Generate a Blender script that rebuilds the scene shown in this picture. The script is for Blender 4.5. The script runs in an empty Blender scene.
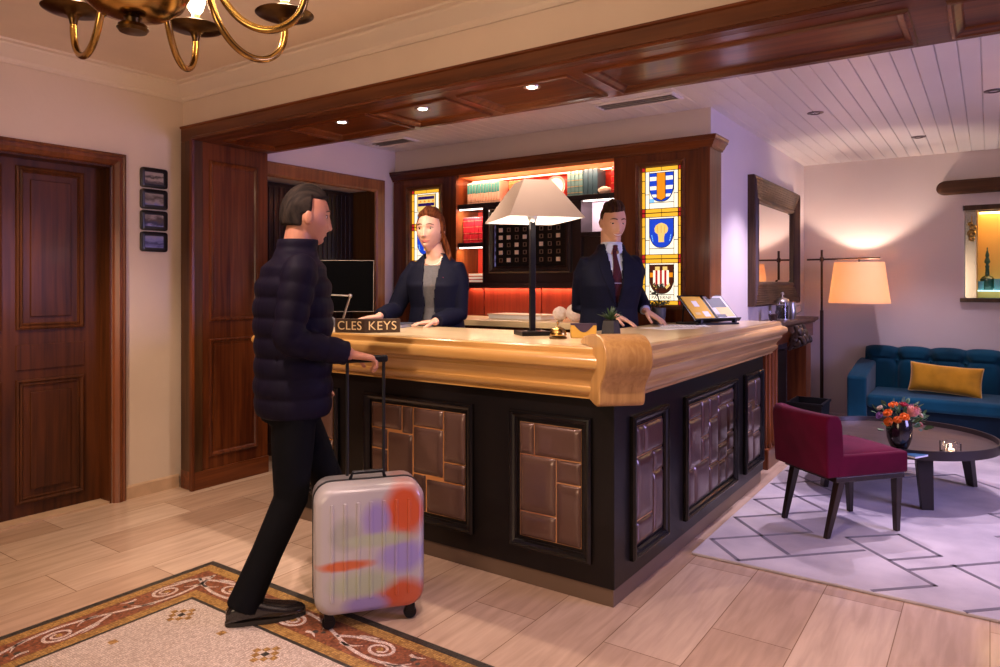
import bpy, bmesh, math, random
import numpy as np
from mathutils import Vector, Matrix, Euler
random.seed(7)
C = bpy.context.scene.collection
PI = math.pi
# ---------------------------------------------------------------- camera, world, exposure
ANG = math.atan(490 / 708.)
cam = bpy.data.cameras.new('camera'); cam_ob = bpy.data.objects.new('camera', cam); C.objects.link(cam_ob)
cam.sensor_width = 36.0; cam.lens = 36.0 * 708 / 1000.; cam.shift_y = -0.0495; cam.clip_start = 0.05
cam_ob.location = (0, 0, 1.35); cam_ob.rotation_euler = (PI / 2, 0, ANG)
sc = bpy.context.scene; sc.camera = cam_ob
sc.view_settings.view_transform = 'Standard'; sc.view_settings.look = 'None'
sc.view_settings.gamma = 1.0; sc.view_settings.use_curve_mapping = False
sc.view_settings.exposure = 0.20
W = bpy.data.worlds.new('dusk_world'); sc.world = W; W.use_nodes = True
nt = W.node_tree; bg = nt.nodes['Background']
tc = nt.nodes.new('ShaderNodeTexCoord'); sx = nt.nodes.new('ShaderNodeSeparateXYZ'); nt.links.new(tc.outputs['Generated'], sx.inputs[0])
cr = nt.nodes.new('ShaderNodeValToRGB'); nt.links.new(sx.outputs['X'], cr.inputs[0])
cr.color_ramp.elements[0].position = 0.15; cr.color_ramp.elements[0].color = (0.60, 0.43, 0.32, 1)
cr.color_ramp.elements[1].position = 0.85; cr.color_ramp.elements[1].color = (0.34, 0.27, 0.52, 1)
nt.links.new(cr.outputs[0], bg.inputs[0]); bg.inputs[1].default_value = 0.13

# ---------------------------------------------------------------- lights (the spots sit in fittings built further down)
def lamp(kind, name, loc, power, col, size=0.03, target=None, angle=60, blend=0.4):
    L = bpy.data.lights.new(name, kind); L.energy = power; L.color = col
    o = bpy.data.objects.new(name, L); C.objects.link(o); o.location = loc
    if kind == 'SPOT':
        L.spot_size = math.radians(angle); L.spot_blend = blend; L.shadow_soft_size = size
    elif kind == 'POINT': L.shadow_soft_size = size
    elif kind == 'AREA':
        L.shape = 'RECTANGLE'; L.size = size[0]; L.size_y = size[1]; L.spread = math.radians(angle if angle != 60 else 180)
    if target is not None:
        d = Vector(target) - Vector(loc); o.rotation_euler = d.to_track_quat('-Z', 'Y').to_euler()
    return o
WARM = (1.0, 0.70, 0.46); PINK = (1.0, 0.74, 0.66); LAV = (0.50, 0.42, 1.0)
SOFFIT_SPOTS = [(-3.14, 2.90), (-2.54, 2.93), (-1.824, 2.907)]
FAR_SPOTS = [(-0.99, 5.25), (-0.47, 6.58), (0.02, 5.27)]
ASSUMED_SPOTS = [(-2.3, 1.15), (-0.9, 1.2), (-3.6, 1.1), (0.6, 1.4)]  # assumed lobby spots, all out of view
for p, w in zip(SOFFIT_SPOTS, (46, 40, 30)): lamp('SPOT', 'soffit_spot_light', (p[0], p[1], 2.285), w, (1.0, 0.78, 0.62), 0.02, (p[0], p[1] + .5, 0), 105, 0.7)
for p, w in zip(FAR_SPOTS, (130, 60, 150)): lamp('SPOT', 'far_spot_light', (p[0], p[1], 2.50), w, (0.88, 0.74, 1.0), 0.02, (p[0], p[1], 0), 86, 0.6)
lamp('SPOT', 'lobby_spot_light', (-2.3, 1.15, 2.655), 115, PINK, 0.03, (-2.1, 2.5, 0), 80, 0.5)  # this and the next three: assumed unseen spots lighting floor and desk front
lamp('SPOT', 'lobby_spot_light', (-0.9, 1.2, 2.655), 125, PINK, 0.03, (-1.1, 2.4, 0), 70, 0.5)
lamp('SPOT', 'lobby_spot_light', (-3.6, 1.1, 2.655), 110, WARM, 0.03, (-3.9, 1.6, 0), 90, 0.6)
lamp('SPOT', 'lobby_spot_light', (0.6, 1.4, 2.655), 55, PINK, 0.03, (0.3, 1.9, 0), 80, 0.5)
lamp('AREA', 'evening_window_light', (2.9, 4.2, 1.5), 38, LAV, (1.6, 1.6), (-1.3, 4.2, 0.6), 100)  # assumed lavender light from out of view on the right; no window is built
lamp('AREA', 'lobby_wall_light', (-1.2, -1.3, 1.3), 33, WARM, (1.6, 1.2), (-2.2, 2.4, 0.6))  # unseen fill added behind the camera to brighten desk front and kickboard

# ---------------------------------------------------------------- materials
MATS = {}
def _n(nt, t, **k):
    n = nt.nodes.new(t)
    for a, b in k.items(): setattr(n, a, b)
    return n
def mat(name, col, rough=0.5, metal=0.0, coat=0.0, emit=None, es=1.0, bump=0.0, bscale=60.0, var=0.0, vscale=6.0, trans=0.0, ior=1.45, sheen=0.0, spec=None, alpha=None):
    if name in MATS: return MATS[name]
    m = bpy.data.materials.new(name); m.use_nodes = True; nt = m.node_tree; b = nt.nodes['Principled BSDF']
    b.inputs['Base Color'].default_value = (*col, 1); b.inputs['Roughness'].default_value = rough; b.inputs['Metallic'].default_value = metal
    b.inputs['Coat Weight'].default_value = coat; b.inputs['Coat Roughness'].default_value = 0.12
    b.inputs['Transmission Weight'].default_value = trans; b.inputs['IOR'].default_value = ior
    b.inputs['Sheen Weight'].default_value = sheen
    if spec is not None: b.inputs['Specular IOR Level'].default_value = spec
    if emit: b.inputs['Emission Color'].default_value = (*emit, 1); b.inputs['Emission Strength'].default_value = es
    t = _n(nt, 'ShaderNodeTexCoord')
    if var > 0:
        no = _n(nt, 'ShaderNodeTexNoise'); no.inputs['Scale'].default_value = vscale; no.inputs['Detail'].default_value = 4
        nt.links.new(t.outputs['Object'], no.inputs['Vector'])
        r = _n(nt, 'ShaderNodeValToRGB'); r.color_ramp.elements[0].position = .3; r.color_ramp.elements[1].position = .7
        r.color_ramp.elements[0].color = tuple(c * (1 - var) for c in col) + (1,); r.color_ramp.elements[1].color = tuple(min(1, c * (1 + var)) for c in col) + (1,)
        nt.links.new(no.outputs['Fac'], r.inputs[0]); nt.links.new(r.outputs[0], b.inputs['Base Color'])
    if bump > 0:
        no = _n(nt, 'ShaderNodeTexNoise'); no.inputs['Scale'].default_value = bscale; nt.links.new(t.outputs['Object'], no.inputs['Vector'])
        bu = _n(nt, 'ShaderNodeBump'); bu.inputs['Strength'].default_value = bump; bu.inputs['Distance'].default_value = 0.01
        nt.links.new(no.outputs['Fac'], bu.inputs['Height']); nt.links.new(bu.outputs[0], b.inputs['Normal'])
    MATS[name] = m; return m
def wood(name, c1, c2, rough=0.35, coat=0.3, axis='Z', scale=1.0, fine=34.0):
    """grain runs along the given world axis; noise stretched along it"""
    if name in MATS: return MATS[name]
    m = bpy.data.materials.new(name); m.use_nodes = True; nt = m.node_tree; b = nt.nodes['Principled BSDF']
    b.inputs['Roughness'].default_value = rough; b.inputs['Coat Weight'].default_value = coat; b.inputs['Coat Roughness'].default_value = 0.15
    t = _n(nt, 'ShaderNodeNewGeometry'); mp = _n(nt, 'ShaderNodeMapping'); nt.links.new(t.outputs['Position'], mp.inputs[0])
    s = [fine * scale] * 3; s['XYZ'.index(axis)] = 1.6 * scale; mp.inputs['Scale'].default_value = s
    no = _n(nt, 'ShaderNodeTexNoise'); no.inputs['Scale'].default_value = 1; no.inputs['Detail'].default_value = 6; no.inputs['Distortion'].default_value = 0.6
    nt.links.new(mp.outputs[0], no.inputs['Vector'])
    mp2 = _n(nt, 'ShaderNodeMapping'); nt.links.new(t.outputs['Position'], mp2.inputs[0])
    s2 = [6.0 * scale] * 3; s2['XYZ'.index(axis)] = 0.8; mp2.inputs['Scale'].default_value = s2
    n2 = _n(nt, 'ShaderNodeTexNoise'); n2.inputs['Scale'].default_value = 1; n2.inputs['Detail'].default_value = 2; nt.links.new(mp2.outputs[0], n2.inputs['Vector'])
    ad = _n(nt, 'ShaderNodeMath', operation='ADD'); nt.links.new(no.outputs['Fac'], ad.inputs[0]); nt.links.new(n2.outputs['Fac'], ad.inputs[1])
    r = _n(nt, 'ShaderNodeValToRGB'); nt.links.new(ad.outputs[0], r.inputs[0])
    mu = _n(nt, 'ShaderNodeMath', operation='MULTIPLY'); mu.inputs[1].default_value = 0.5; nt.links.new(ad.outputs[0], mu.inputs[0]); nt.links.new(mu.outputs[0], r.inputs[0])
    if c2[0] < .22: b.inputs['Specular IOR Level'].default_value = .22
    r.color_ramp.elements[0].position = .36; r.color_ramp.elements[0].color = (*c1, 1); r.color_ramp.elements[1].position = .64; r.color_ramp.elements[1].color = (*c2, 1)
    nt.links.new(r.outputs[0], b.inputs['Base Color'])
    bu = _n(nt, 'ShaderNodeBump'); bu.inputs['Strength'].default_value = 0.08; bu.inputs['Distance'].default_value = 0.004
    nt.links.new(no.outputs['Fac'], bu.inputs['Height']); nt.links.new(bu.outputs[0], b.inputs['Normal'])
    MATS[name] = m; return m

MAH1, MAH2 = (0.060, 0.013, 0.005), (0.20, 0.054, 0.014)
M_mahz = wood('mahogany_vertical', MAH1, MAH2, .32, .35, 'Z')
M_mahx = wood('mahogany_lengthwise', MAH1, MAH2, .30, .28, 'X')
M_mahy = wood('mahogany_crosswise', MAH1, MAH2, .30, .4, 'Y')
M_doorz = wood('door_wood', (0.036, 0.012, 0.005), (0.12, 0.036, 0.011), .45, .06, 'Z')
M_dooredge = wood('door_casing_wood', (0.10, 0.024, 0.008), (0.26, 0.075, 0.022), .4, .3, 'Z')
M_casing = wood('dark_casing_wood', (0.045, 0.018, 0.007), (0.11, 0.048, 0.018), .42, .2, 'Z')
M_casingx = wood('dark_casing_wood_lengthwise', (0.075, 0.022, 0.008), (0.17, 0.055, 0.018), .42, .2, 'X')
M_orangewood = wood('amber_casing_wood', (0.16, 0.05, 0.014), (0.33, 0.12, 0.035), .4, .3, 'Z')
M_oakx = wood('oak_lengthwise', (0.40, 0.19, 0.045), (0.60, 0.34, 0.10), .28, .5, 'X')
M_oaky = wood('oak_crosswise', (0.42, 0.22, 0.07), (0.62, 0.38, 0.14), .28, .5, 'Y')
M_oakz = wood('oak_vertical', (0.34, 0.165, 0.045), (0.54, 0.30, 0.10), .35, .4, 'Z', 1.0, 60)
M_top = wood('pale_oak_top', (0.60, 0.43, 0.23), (0.78, 0.60, 0.36), .3, .4, 'X')
M_mirrorwood = wood('carved_walnut', (0.028, 0.012, 0.006), (0.105, 0.052, 0.026), .45, .2, 'Z')
M_beam = wood('old_beam_wood', (0.035, 0.013, 0.006), (0.10, 0.042, 0.018), .6, .0, 'X')
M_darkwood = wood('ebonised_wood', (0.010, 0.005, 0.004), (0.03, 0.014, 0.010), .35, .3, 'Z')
M_black = mat('black_lacquer', (0.005, 0.0035, 0.0035), .38, 0, .12, spec=.3)
M_bead = mat('black_gloss_moulding', (0.004, 0.003, 0.003), .26, 0, .0, spec=.6)
M_wall = mat('cream_plaster', (0.74, 0.61, 0.51), .85, bump=.05, bscale=45, var=.03, vscale=3)
M_wallfar = mat('pale_plaster', (0.70, 0.61, 0.58), .85, bump=.05, bscale=45, var=.02, vscale=3)
M_ceil = mat('ceiling_plaster', (0.82, 0.68, 0.57), .85, var=.02)
M_crown = mat('cornice_paint', (0.80, 0.68, 0.58), .6)
M_plank = mat('white_painted_boards', (0.82, 0.76, 0.73), .42, 0, .25, var=.03, vscale=2)
M_brass = mat('aged_brass', (0.50, 0.30, 0.085), .2, 1.0, var=.25, vscale=12)
M_brassd = mat('dark_brass', (0.11, 0.062, 0.022), .28, 1.0, var=.3, vscale=20)
M_gold = mat('gold_line', (0.95, 0.58, 0.28), .28, 1.0)
M_leather = mat('bronze_leather', (0.115, 0.060, 0.045), .28, .3, .45, bump=.06, bscale=90, var=.10, vscale=5)
M_steel = mat('brushed_steel', (0.6, 0.58, 0.56), .3, 1.0)
M_blackm = mat('black_metal', (0.012, 0.011, 0.013), .4, .6)
M_white = mat('white_plastic', (0.8, 0.78, 0.74), .4)
M_glass = mat('clear_glass', (1, 1, 1), .02, trans=1.0)
M_stone = mat('limestone_skirting', (0.58, 0.40, 0.27), .45, var=.12, vscale=9)
M_paper = mat('paper', (0.82, 0.80, 0.80), .7)

# ---------------------------------------------------------------- mesh builder
class MB:
    def __init__(s): s.v = []; s.f = []; s.m = []; s.cur = 0; s.T = None
    def add(s, vs, fs):
        o = len(s.v)
        for p in vs:
            p = Vector(p)
            if s.T is not None: p = s.T @ p
            s.v.append(tuple(p))
        for f in fs: s.f.append([i + o for i in f]); s.m.append(s.cur)
        return s
    def box(s, x0, x1, y0, y1, z0, z1):
        vs = [(x, y, z) for z in (z0, z1) for y in (y0, y1) for x in (x0, x1)]
        return s.add(vs, [(0, 2, 3, 1), (4, 5, 7, 6), (0, 1, 5, 4), (2, 6, 7, 3), (0, 4, 6, 2), (1, 3, 7, 5)])
    def obox(s, c, size, rot=(0, 0, 0)):
        M = Matrix.Translation(Vector(c)) @ Euler(rot).to_matrix().to_4x4()
        a, b, d = (q / 2 for q in size)
        vs = [M @ Vector((x, y, z)) for z in (-d, d) for y in (-b, b) for x in (-a, a)]
        return s.add(vs, [(0, 2, 3, 1), (4, 5, 7, 6), (0, 1, 5, 4), (2, 6, 7, 3), (0, 4, 6, 2), (1, 3, 7, 5)])
    def loft(s, rings, closed=True, cap=True):
        n = len(rings[0]); vs = [p for r in rings for p in r]; fs = []
        for i in range(len(rings) - 1):
            for j in range(n if closed else n - 1):
                k = (j + 1) % n; fs.append((i * n + j, i * n + k, (i + 1) * n + k, (i + 1) * n + j))
        if cap and closed: fs.append(tuple(range(n - 1, -1, -1))); fs.append(tuple((len(rings) - 1) * n + j for j in range(n)))
        return s.add(vs, fs)
    def lathe(s, prof, c=(0, 0, 0), seg=32, M=None):
        rings = []
        for r, z in prof:
            ring = [Vector((r * math.cos(2 * PI * k / seg), r * math.sin(2 * PI * k / seg), z)) for k in range(seg)]
            if M is not None: ring = [M @ p for p in ring]
            rings.append([tuple(p + Vector(c)) for p in ring])
        return s.loft(rings)
    def sphere(s, c, r, seg=24, ring=16):
        if not hasattr(r, '__len__'): r = (r, r, r)
        rings = []
        for i in range(ring + 1):
            a = -PI / 2 + PI * (0.001 + .998 * i / ring)
            rings.append([(c[0] + r[0] * math.cos(a) * math.cos(2 * PI * k / seg), c[1] + r[1] * math.cos(a) * math.sin(2 * PI * k / seg), c[2] + r[2] * math.sin(a)) for k in range(seg)])
        return s.loft(rings)
    def tube(s, pts, rad, seg=12, flat=None, round_end=False):
        pts = [Vector(p) for p in pts]; n = len(pts)
        if not hasattr(rad, '__len__'): rad = [rad] * n
        rad = list(rad)
        if round_end:
            for e in (0, -1):
                q = pts[1] if e == 0 else pts[-2]; p = pts[e]; d = (p - q).normalized(); r = rad[e]
                if e == 0:
                    pts = [p + d * r * .95, p + d * r * .75, p + d * r * .4] + pts; rad = [r * .3, r * .66, r * .92] + rad
                else:
                    pts = pts + [p + d * r * .4, p + d * r * .75, p + d * r * .95]; rad = rad + [r * .92, r * .66, r * .3]
            n = len(pts)
        up = None; rings = []
        for i in range(n):
            d = (pts[min(i + 1, n - 1)] - pts[max(i - 1, 0)]).normalized()
            if up is None:
                up = Vector((0, 0, 1)) if abs(d.z) < .9 else Vector((0, 1, 0))
            a = d.cross(up)
            if a.length < 1e-5: a = d.cross(Vector((1, 0, 0)))
            a.normalize(); b = a.cross(d).normalized(); up = b
            fl = 1 if flat is None else flat
            rings.append([tuple(pts[i] + a * rad[i] * math.cos(2 * PI * k / seg) + b * rad[i] * fl * math.sin(2 * PI * k / seg)) for k in range(seg)])
        return s.loft(rings)
    def sweep(s, prof, path, closed_path=False):
        """prof: list of (d, z) closed polygon; path: list of (x,y,nx,ny): offset direction; miter handled by caller"""
        rings = [[(x + nx * d, y + ny * d, z) for d, z in prof] for x, y, nx, ny in path]
        if closed_path:
            rings.append(rings[0]); return s.loft(rings, cap=False)
        return s.loft(rings)
    def prism(s, poly, fn, d0, d1):
        """poly in 2d, fn(u,v,d)->xyz"""
        n = len(poly); vs = [fn(u, v, d0) for u, v in poly] + [fn(u, v, d1) for u, v in poly]
        fs = [tuple(range(n - 1, -1, -1)), tuple(range(n, 2 * n))] + [(i, (i + 1) % n, n + (i + 1) % n, n + i) for i in range(n)]
        return s.add(vs, fs)
    def build(s, name, mats, parent=None, bevel=0, seg=2, smooth=False, world=True, sub=0, angle=35):
        if not isinstance(mats, (list, tuple)): mats = [mats]
        me = bpy.data.meshes.new(name); vs = np.array(s.v, dtype=float).reshape(-1, 3)
        off = np.zeros(3)
        if world:
            if parent is not None:
                r = parent; off = np.zeros(3)
                while r is not None: off += np.array(r.location); r = r.parent
            else:
                mn, mx = vs.min(0), vs.max(0); off = np.array([(mn[0] + mx[0]) / 2, (mn[1] + mx[1]) / 2, mn[2]])
        me.from_pydata([tuple(p) for p in (vs - off)], [], s.f); me.update()
        for m in mats: me.materials.append(m)
        me.polygons.foreach_set('material_index', s.m)
        bm = bmesh.new(); bm.from_mesh(me); bmesh.ops.recalc_face_normals(bm, faces=bm.faces); bm.to_mesh(me); bm.free()
        o = bpy.data.objects.new(name, me); C.objects.link(o)
        if parent is not None: o.parent = parent
        elif world: o.location = off
        if smooth or bevel: me.polygons.foreach_set('use_smooth', [True] * len(me.polygons))
        if bevel:
            b = o.modifiers.new('bevel', 'BEVEL'); b.width = bevel; b.segments = seg; b.limit_method = 'ANGLE'; b.angle_limit = math.radians(30); b.harden_normals = True
        elif smooth:
            me.set_sharp_from_angle(angle=math.radians(angle))
        if sub:
            q = o.modifiers.new('sub', 'SUBSURF'); q.levels = sub; q.render_levels = sub
        return o
def tag(o, label=None, cat=None, group=None, kind=None):
    if label: o['label'] = label
    if cat: o['category'] = cat
    if group: o['group'] = group
    if kind: o['kind'] = kind
    return o
def empty(name, loc, label=None, cat=None, group=None, rz=0):
    o = bpy.data.objects.new(name, None); C.objects.link(o); o.location = loc; o.rotation_euler = (0, 0, rz); o.empty_display_size = .1
    return tag(o, label, cat, group)
def structure(o): o['kind'] = 'structure'; return o
def heading(dx, dy): return math.atan2(-dx, dy)
def copy_tree(o, parent=None):
    c = o.copy(); C.objects.link(c)
    if parent is not None: c.parent = parent
    for ch in [q for q in bpy.data.objects if q.parent == o]: copy_tree(ch, c)
    return c
def text_mesh(name, body, size, depth, m, parent, M, align='CENTER', space=1.0):
    cu = bpy.data.curves.new('txt', 'FONT'); cu.body = body; cu.size = size; cu.extrude = depth; cu.align_x = align; cu.align_y = 'CENTER'; cu.space_character = space
    to = bpy.data.objects.new('txt', cu); C.objects.link(to)
    dg = bpy.context.evaluated_depsgraph_get(); me = bpy.data.meshes.new_from_object(to.evaluated_get(dg))
    bpy.data.objects.remove(to); bpy.data.curves.remove(cu)
    me.transform(M); me.materials.clear(); me.materials.append(m); me.name = name
    o = bpy.data.objects.new(name, me); C.objects.link(o); o.parent = parent
    return o
def framed(mb, fn, u0, u1, v0, v1, prof):
    """picture-frame moulding: prof list of (inset, height); fn(u,v,h)->xyz"""
    rings = []
    for ins, h in prof:
        rings.append([fn(u0 + ins, v0 + ins, h), fn(u1 - ins, v0 + ins, h), fn(u1 - ins, v1 - ins, h), fn(u0 + ins, v1 - ins, h)])
    n = len(rings); vs = [p for r in rings for p in r]; fs = []
    for i in range(n):
        for j in range(4):
            k = (j + 1) % 4; i2 = (i + 1) % n; fs.append((i * 4 + j, i * 4 + k, i2 * 4 + k, i2 * 4 + j))
    mb.add(vs, fs); return mb
# ================================================================ THE SETTING
XL, YF, YB, ZS = -4.45, 2.672, 3.235, 2.29       # left wall, beam face, beam back, soffit height
XI, YC, XM, ZF, YW, ZM = -4.38, 4.65, -1.53, 2.53, 7.55, 2.68
def floor_mat():
    m = bpy.data.materials.new('travertine_boards'); m.use_nodes = True; nt = m.node_tree; b = nt.nodes['Principled BSDF']
    g = _n(nt, 'ShaderNodeNewGeometry'); sp = _n(nt, 'ShaderNodeSeparateXYZ'); nt.links.new(g.outputs['Position'], sp.inputs[0])
    cb = _n(nt, 'ShaderNodeCombineXYZ'); nt.links.new(sp.outputs['Y'], cb.inputs['X']); nt.links.new(sp.outputs['X'], cb.inputs['Y'])
    br = _n(nt, 'ShaderNodeTexBrick'); nt.links.new(cb.outputs[0], br.inputs['Vector'])
    br.inputs['Scale'].default_value = 1; br.inputs['Brick Width'].default_value = 0.92; br.inputs['Row Height'].default_value = 0.30; br.inputs['Mortar Size'].default_value = 0.0022
    br.inputs['Mortar Smooth'].default_value = 0.3; br.offset = 0.37; br.inputs['Bias'].default_value = 0.0
    br.inputs['Color1'].default_value = (0.66, 0.49, 0.38, 1); br.inputs['Color2'].default_value = (0.50, 0.335, 0.24, 1); br.inputs['Mortar'].default_value = (0.27, 0.17, 0.11, 1)
    mp = _n(nt, 'ShaderNodeMapping'); mp.inputs['Scale'].default_value = (30, 3.0, 1); nt.links.new(g.outputs['Position'], mp.inputs[0])
    no = _n(nt, 'ShaderNodeTexNoise'); no.inputs['Scale'].default_value = 1; no.inputs['Detail'].default_value = 6; no.inputs['Distortion'].default_value = .5; nt.links.new(mp.outputs[0], no.inputs['Vector'])
    r = _n(nt, 'ShaderNodeValToRGB'); r.color_ramp.elements[0].position = .32; r.color_ramp.elements[0].color = (.84, .82, .80, 1); r.color_ramp.elements[1].position = .66; r.color_ramp.elements[1].color = (1.06, 1.05, 1.04, 1)
    nt.links.new(no.outputs['Fac'], r.inputs[0])
    mx = _n(nt, 'ShaderNodeMix', data_type='RGBA', blend_type='MULTIPLY'); mx.inputs[0].default_value = 1
    nt.links.new(br.outputs['Color'], mx.inputs[6]); nt.links.new(r.outputs[0], mx.inputs[7]); nt.links.new(mx.outputs[2], b.inputs['Base Color'])
    b.inputs['Roughness'].default_value = .20; b.inputs['Coat Weight'].default_value = .25; b.inputs['Coat Roughness'].default_value = .1
    bu = _n(nt, 'ShaderNodeBump'); bu.inputs['Strength'].default_value = .15; bu.inputs['Distance'].default_value = .002; bu.invert = True
    nt.links.new(br.outputs['Fac'], bu.inputs['Height']); nt.links.new(bu.outputs[0], b.inputs['Normal'])
    return m
structure(MB().box(-4.75, 3.4, -2.6, 7.8, -.12, 0).build('floor', floor_mat()))
structure(MB().box(-4.75, 3.4, -2.6, YF + .02, ZM, ZM + .1).build('ceiling', M_ceil))
# boarded ceiling beyond the beam: long boards with fine V joints
mb = MB(); x = -4.55
while x < 3.4:
    mb.prism([(x + .0012, ZF + .04), (x + .0012, ZF + .004), (x + .005, ZF), (x + .091, ZF), (x + .0948, ZF + .004), (x + .0948, ZF + .04)], lambda u, v, d: (u, d, v), YB - .02, YW + .15)
    x += .096
mb.box(-4.6, 3.4, YB - .02, YW + .2, ZF + .035, ZF + .1)
structure(mb.build('ceiling_boards', M_plank))
# left wall with the recessed double door
mb = MB(); DY0, DY1, DZ = .35, 2.225, 2.08
mb.box(XL - .25, XL, -2.6, DY0, 0, ZM + .02).box(XL - .25, XL, DY1, YF + .3, 0, ZM + .02).box(XL - .25, XL, DY0, DY1, DZ, ZM + .02)
structure(mb.build('wall_left', M_wall))
# wall over the beam, stretching across the room
structure(MB().box(XL - .1, 3.4, YF + .02, YB, ZS + .10, ZM + .06).build('wall_over_beam', M_wall))
mb = MB().box(XI - .6, XI - .42, YB - .1, YC + .5, 0, ZF + .06)
mb.box(XI - .42, XI, YB + .01, 3.30, 0, ZF + .06).box(XI - .42, XI - .04, YF + .35, YB + .01, 0, ZF + .06).box(XI - .42, XI, 4.43, YC + .5, 0, ZF + .06).box(XI - .42, XI, 3.30, 4.43, 2.16, ZF + .06)
structure(mb.build('wall_inner_left', M_wallfar))
mb = MB().box(XI - .1, XM, YC + .03, YC + .5, 2.30, ZF + .06).box(XI - .1, XM, YC + .36, YC + .5, 0, 2.31)
structure(mb.build('wall_back', M_wallfar))
structure(MB().box(XM - .2, XM, YC + .10, YW + .1, 0, ZF + .06).build('wall_mirror_side', M_wallfar))
NX0, NX1, NZ0, NZ1 = -.20, 1.15, 1.225, 2.05
mb = MB().box(XM - .2, NX0, YW, YW + .5, 0, ZF + .06).box(NX1, 3.4, YW, YW + .5, 0, ZF + .06).box(NX0, NX1, YW, YW + .5, 0, NZ0).box(NX0, NX1, YW, YW + .5, NZ1, ZF + .06)
structure(mb.build('wall_far', M_wallfar))
# cornice round the lobby ceiling
CP = [(0, 2.565), (.012, 2.565), (.020, 2.578), (.020, 2.592), (.028, 2.600), (.045, 2.618), (.062, 2.640), (.072, 2.650), (.072, 2.662), (.095, 2.668), (.095, 2.682), (0, 2.682)]
mb = MB().sweep(CP, [(XL, -2.6, 1, 0), (XL, YF + .02, 1, -1), (3.4, YF + .02, 0, -1)])
structure(mb.build('trim_cornice', M_crown, smooth=True, angle=25))
structure(MB().prism([(XL, 0), (XL + .014, 0), (XL + .014, .075), (XL + .008, .085), (XL, .085)], lambda u, v, d: (u, d, v), 2.30, 2.66).build('baseboard_left', M_stone))
structure(MB().prism([(YW, 0), (YW - .014, 0), (YW - .014, .085), (YW, .095)], lambda u, v, d: (d, u, v), XM, 3.3).build('baseboard_far', M_wallfar))
# ---------------------------------------------------------------- big timber portal and coffered soffit
b = empty('panelled_beam', (-2.5, 2.95, ZS), 'long mahogany panelled beam with coffered underside spanning the lobby above the reception desk', 'beam')
mb = MB().box(-4.41, 3.3, YF - .018, YF + .02, ZS, ZS + .10)
mb.build('fascia', M_casingx, b, bevel=.004)
mb = MB().prism([(YF - .018, ZS - .0), (YF - .034, ZS), (YF - .030, ZS + .014), (YF - .018, ZS + .022)], lambda u, v, d: (d, u, v), -4.27, 3.3)
mb.prism([(YF - .018, ZS + .085), (YF - .026, ZS + .09), (YF - .026, ZS + .10), (YF - .018, ZS + .10)], lambda u, v, d: (d, u, v), -4.41, 3.3)
mb.build('fascia_bead', M_mahx, b)
PAN = [(-4.12, -3.50), (-3.44, -2.84), (-2.78, -2.27), (-2.18, -1.57), (-1.47, -.24), (-.11, 1.12), (1.25, 2.5)]
PY0, PY1 = 2.79, 3.185
mb = MB().box(-4.41, 3.3, YF + .02, PY0, ZS, ZS + .09).box(-4.41, 3.3, PY1, YB, ZS, ZS + .26)
xs = [-4.41] + [q for p in PAN for q in p] + [3.3]
for i in range(0, len(xs), 2): mb.box(xs[i], xs[i + 1], PY0, PY1, ZS, ZS + .09)
mb.build('soffit_frame', M_mahx, b)
for p0, p1 in PAN:
    mb = MB(); framed(mb, lambda u, v, h: (u, v, ZS + .0 - h), p0 - .012, p1 + .012, PY0 - .012, PY1 + .012, [(0, 0), (.004, .010), (.014, .012), (.022, .005), (.030, .001), (.042, -.006), (.050, -.016), (.0, -.016)])
    mb.build('panel_moulding', M_mahx, b)
    MB().box(p0, p1, PY0, PY1, ZS + .014, ZS + .05).build('soffit_panel', M_mahx, b)
mb = MB().prism([(YB, ZS), (YB + .02, ZS), (YB + .02, ZS + .02), (YB + .01, ZS + .03), (YB, ZS + .03)], lambda u, v, d: (d, u, v), -4.38, 3.3)
mb.build('edge_bead', M_mahx, b)
# pilaster at the left end
p = empty('panelled_pilaster', (-4.3, 2.95, 0), 'dark wooden pilaster with two panels standing at the left end of the long beam', 'pilaster')
MB().box(-4.41, -4.265, YF - .018, YF + .05, 0, ZS).build('casing', M_casing, p, bevel=.004)
MB().prism([(-4.285, YF - .018), (-4.285, YF - .034), (-4.262, YF - .030), (-4.258, YF - .014)], lambda u, v, d: (u, v, d), 0, ZS).build('casing_bead', M_mahz, p)
MB().box(-4.415, -4.272, YF + .05, YB, 0.03, ZS - .001).build('reveal', M_mahz, p)
MB().box(-4.41, -4.262, YF - .02, YB + .005, 0, .12).build('foot_block', M_mahy, p, bevel=.004)
for z0, z1 in ((1.10, 2.175), (.20, .985)):
    mb = MB(); framed(mb, lambda u, v, h: (-4.272 + h, u, v), 2.77, 3.15, z0, z1, [(0, -.002), (.002, .010), (.010, .014), (.020, .008), (.030, -.001)])
    mb.build('panel_moulding', M_mahz, p)
    MB().box(-4.273, -4.270, 2.815, 3.105, z0 + .045, z1 - .045).build('raised_panel', M_mahz, p, bevel=.002)
mb = MB(); mb.lathe([(.0, 0), (.032, 0), (.032, .006), (.012, .010), (.010, .03), (.022, .036), (.026, .048), (.018, .058), (0, .06)], (-4.272, 3.155, 1.03), 24, Matrix.Rotation(PI / 2, 3, 'Y'))
mb.build('door_knob', M_brass, p, smooth=True)
# ---------------------------------------------------------------- left double door (structure)
d = empty('door_1', (XL - .1, 1.27, 0)); d['kind'] = 'structure'
mb = MB(); CS = [(0, 0), (.0, .022), (.010, .028), (.020, .022), (.026, .030), (.045, .034), (.056, .026), (.068, .018), (.075, .006), (.075, 0)]
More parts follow.
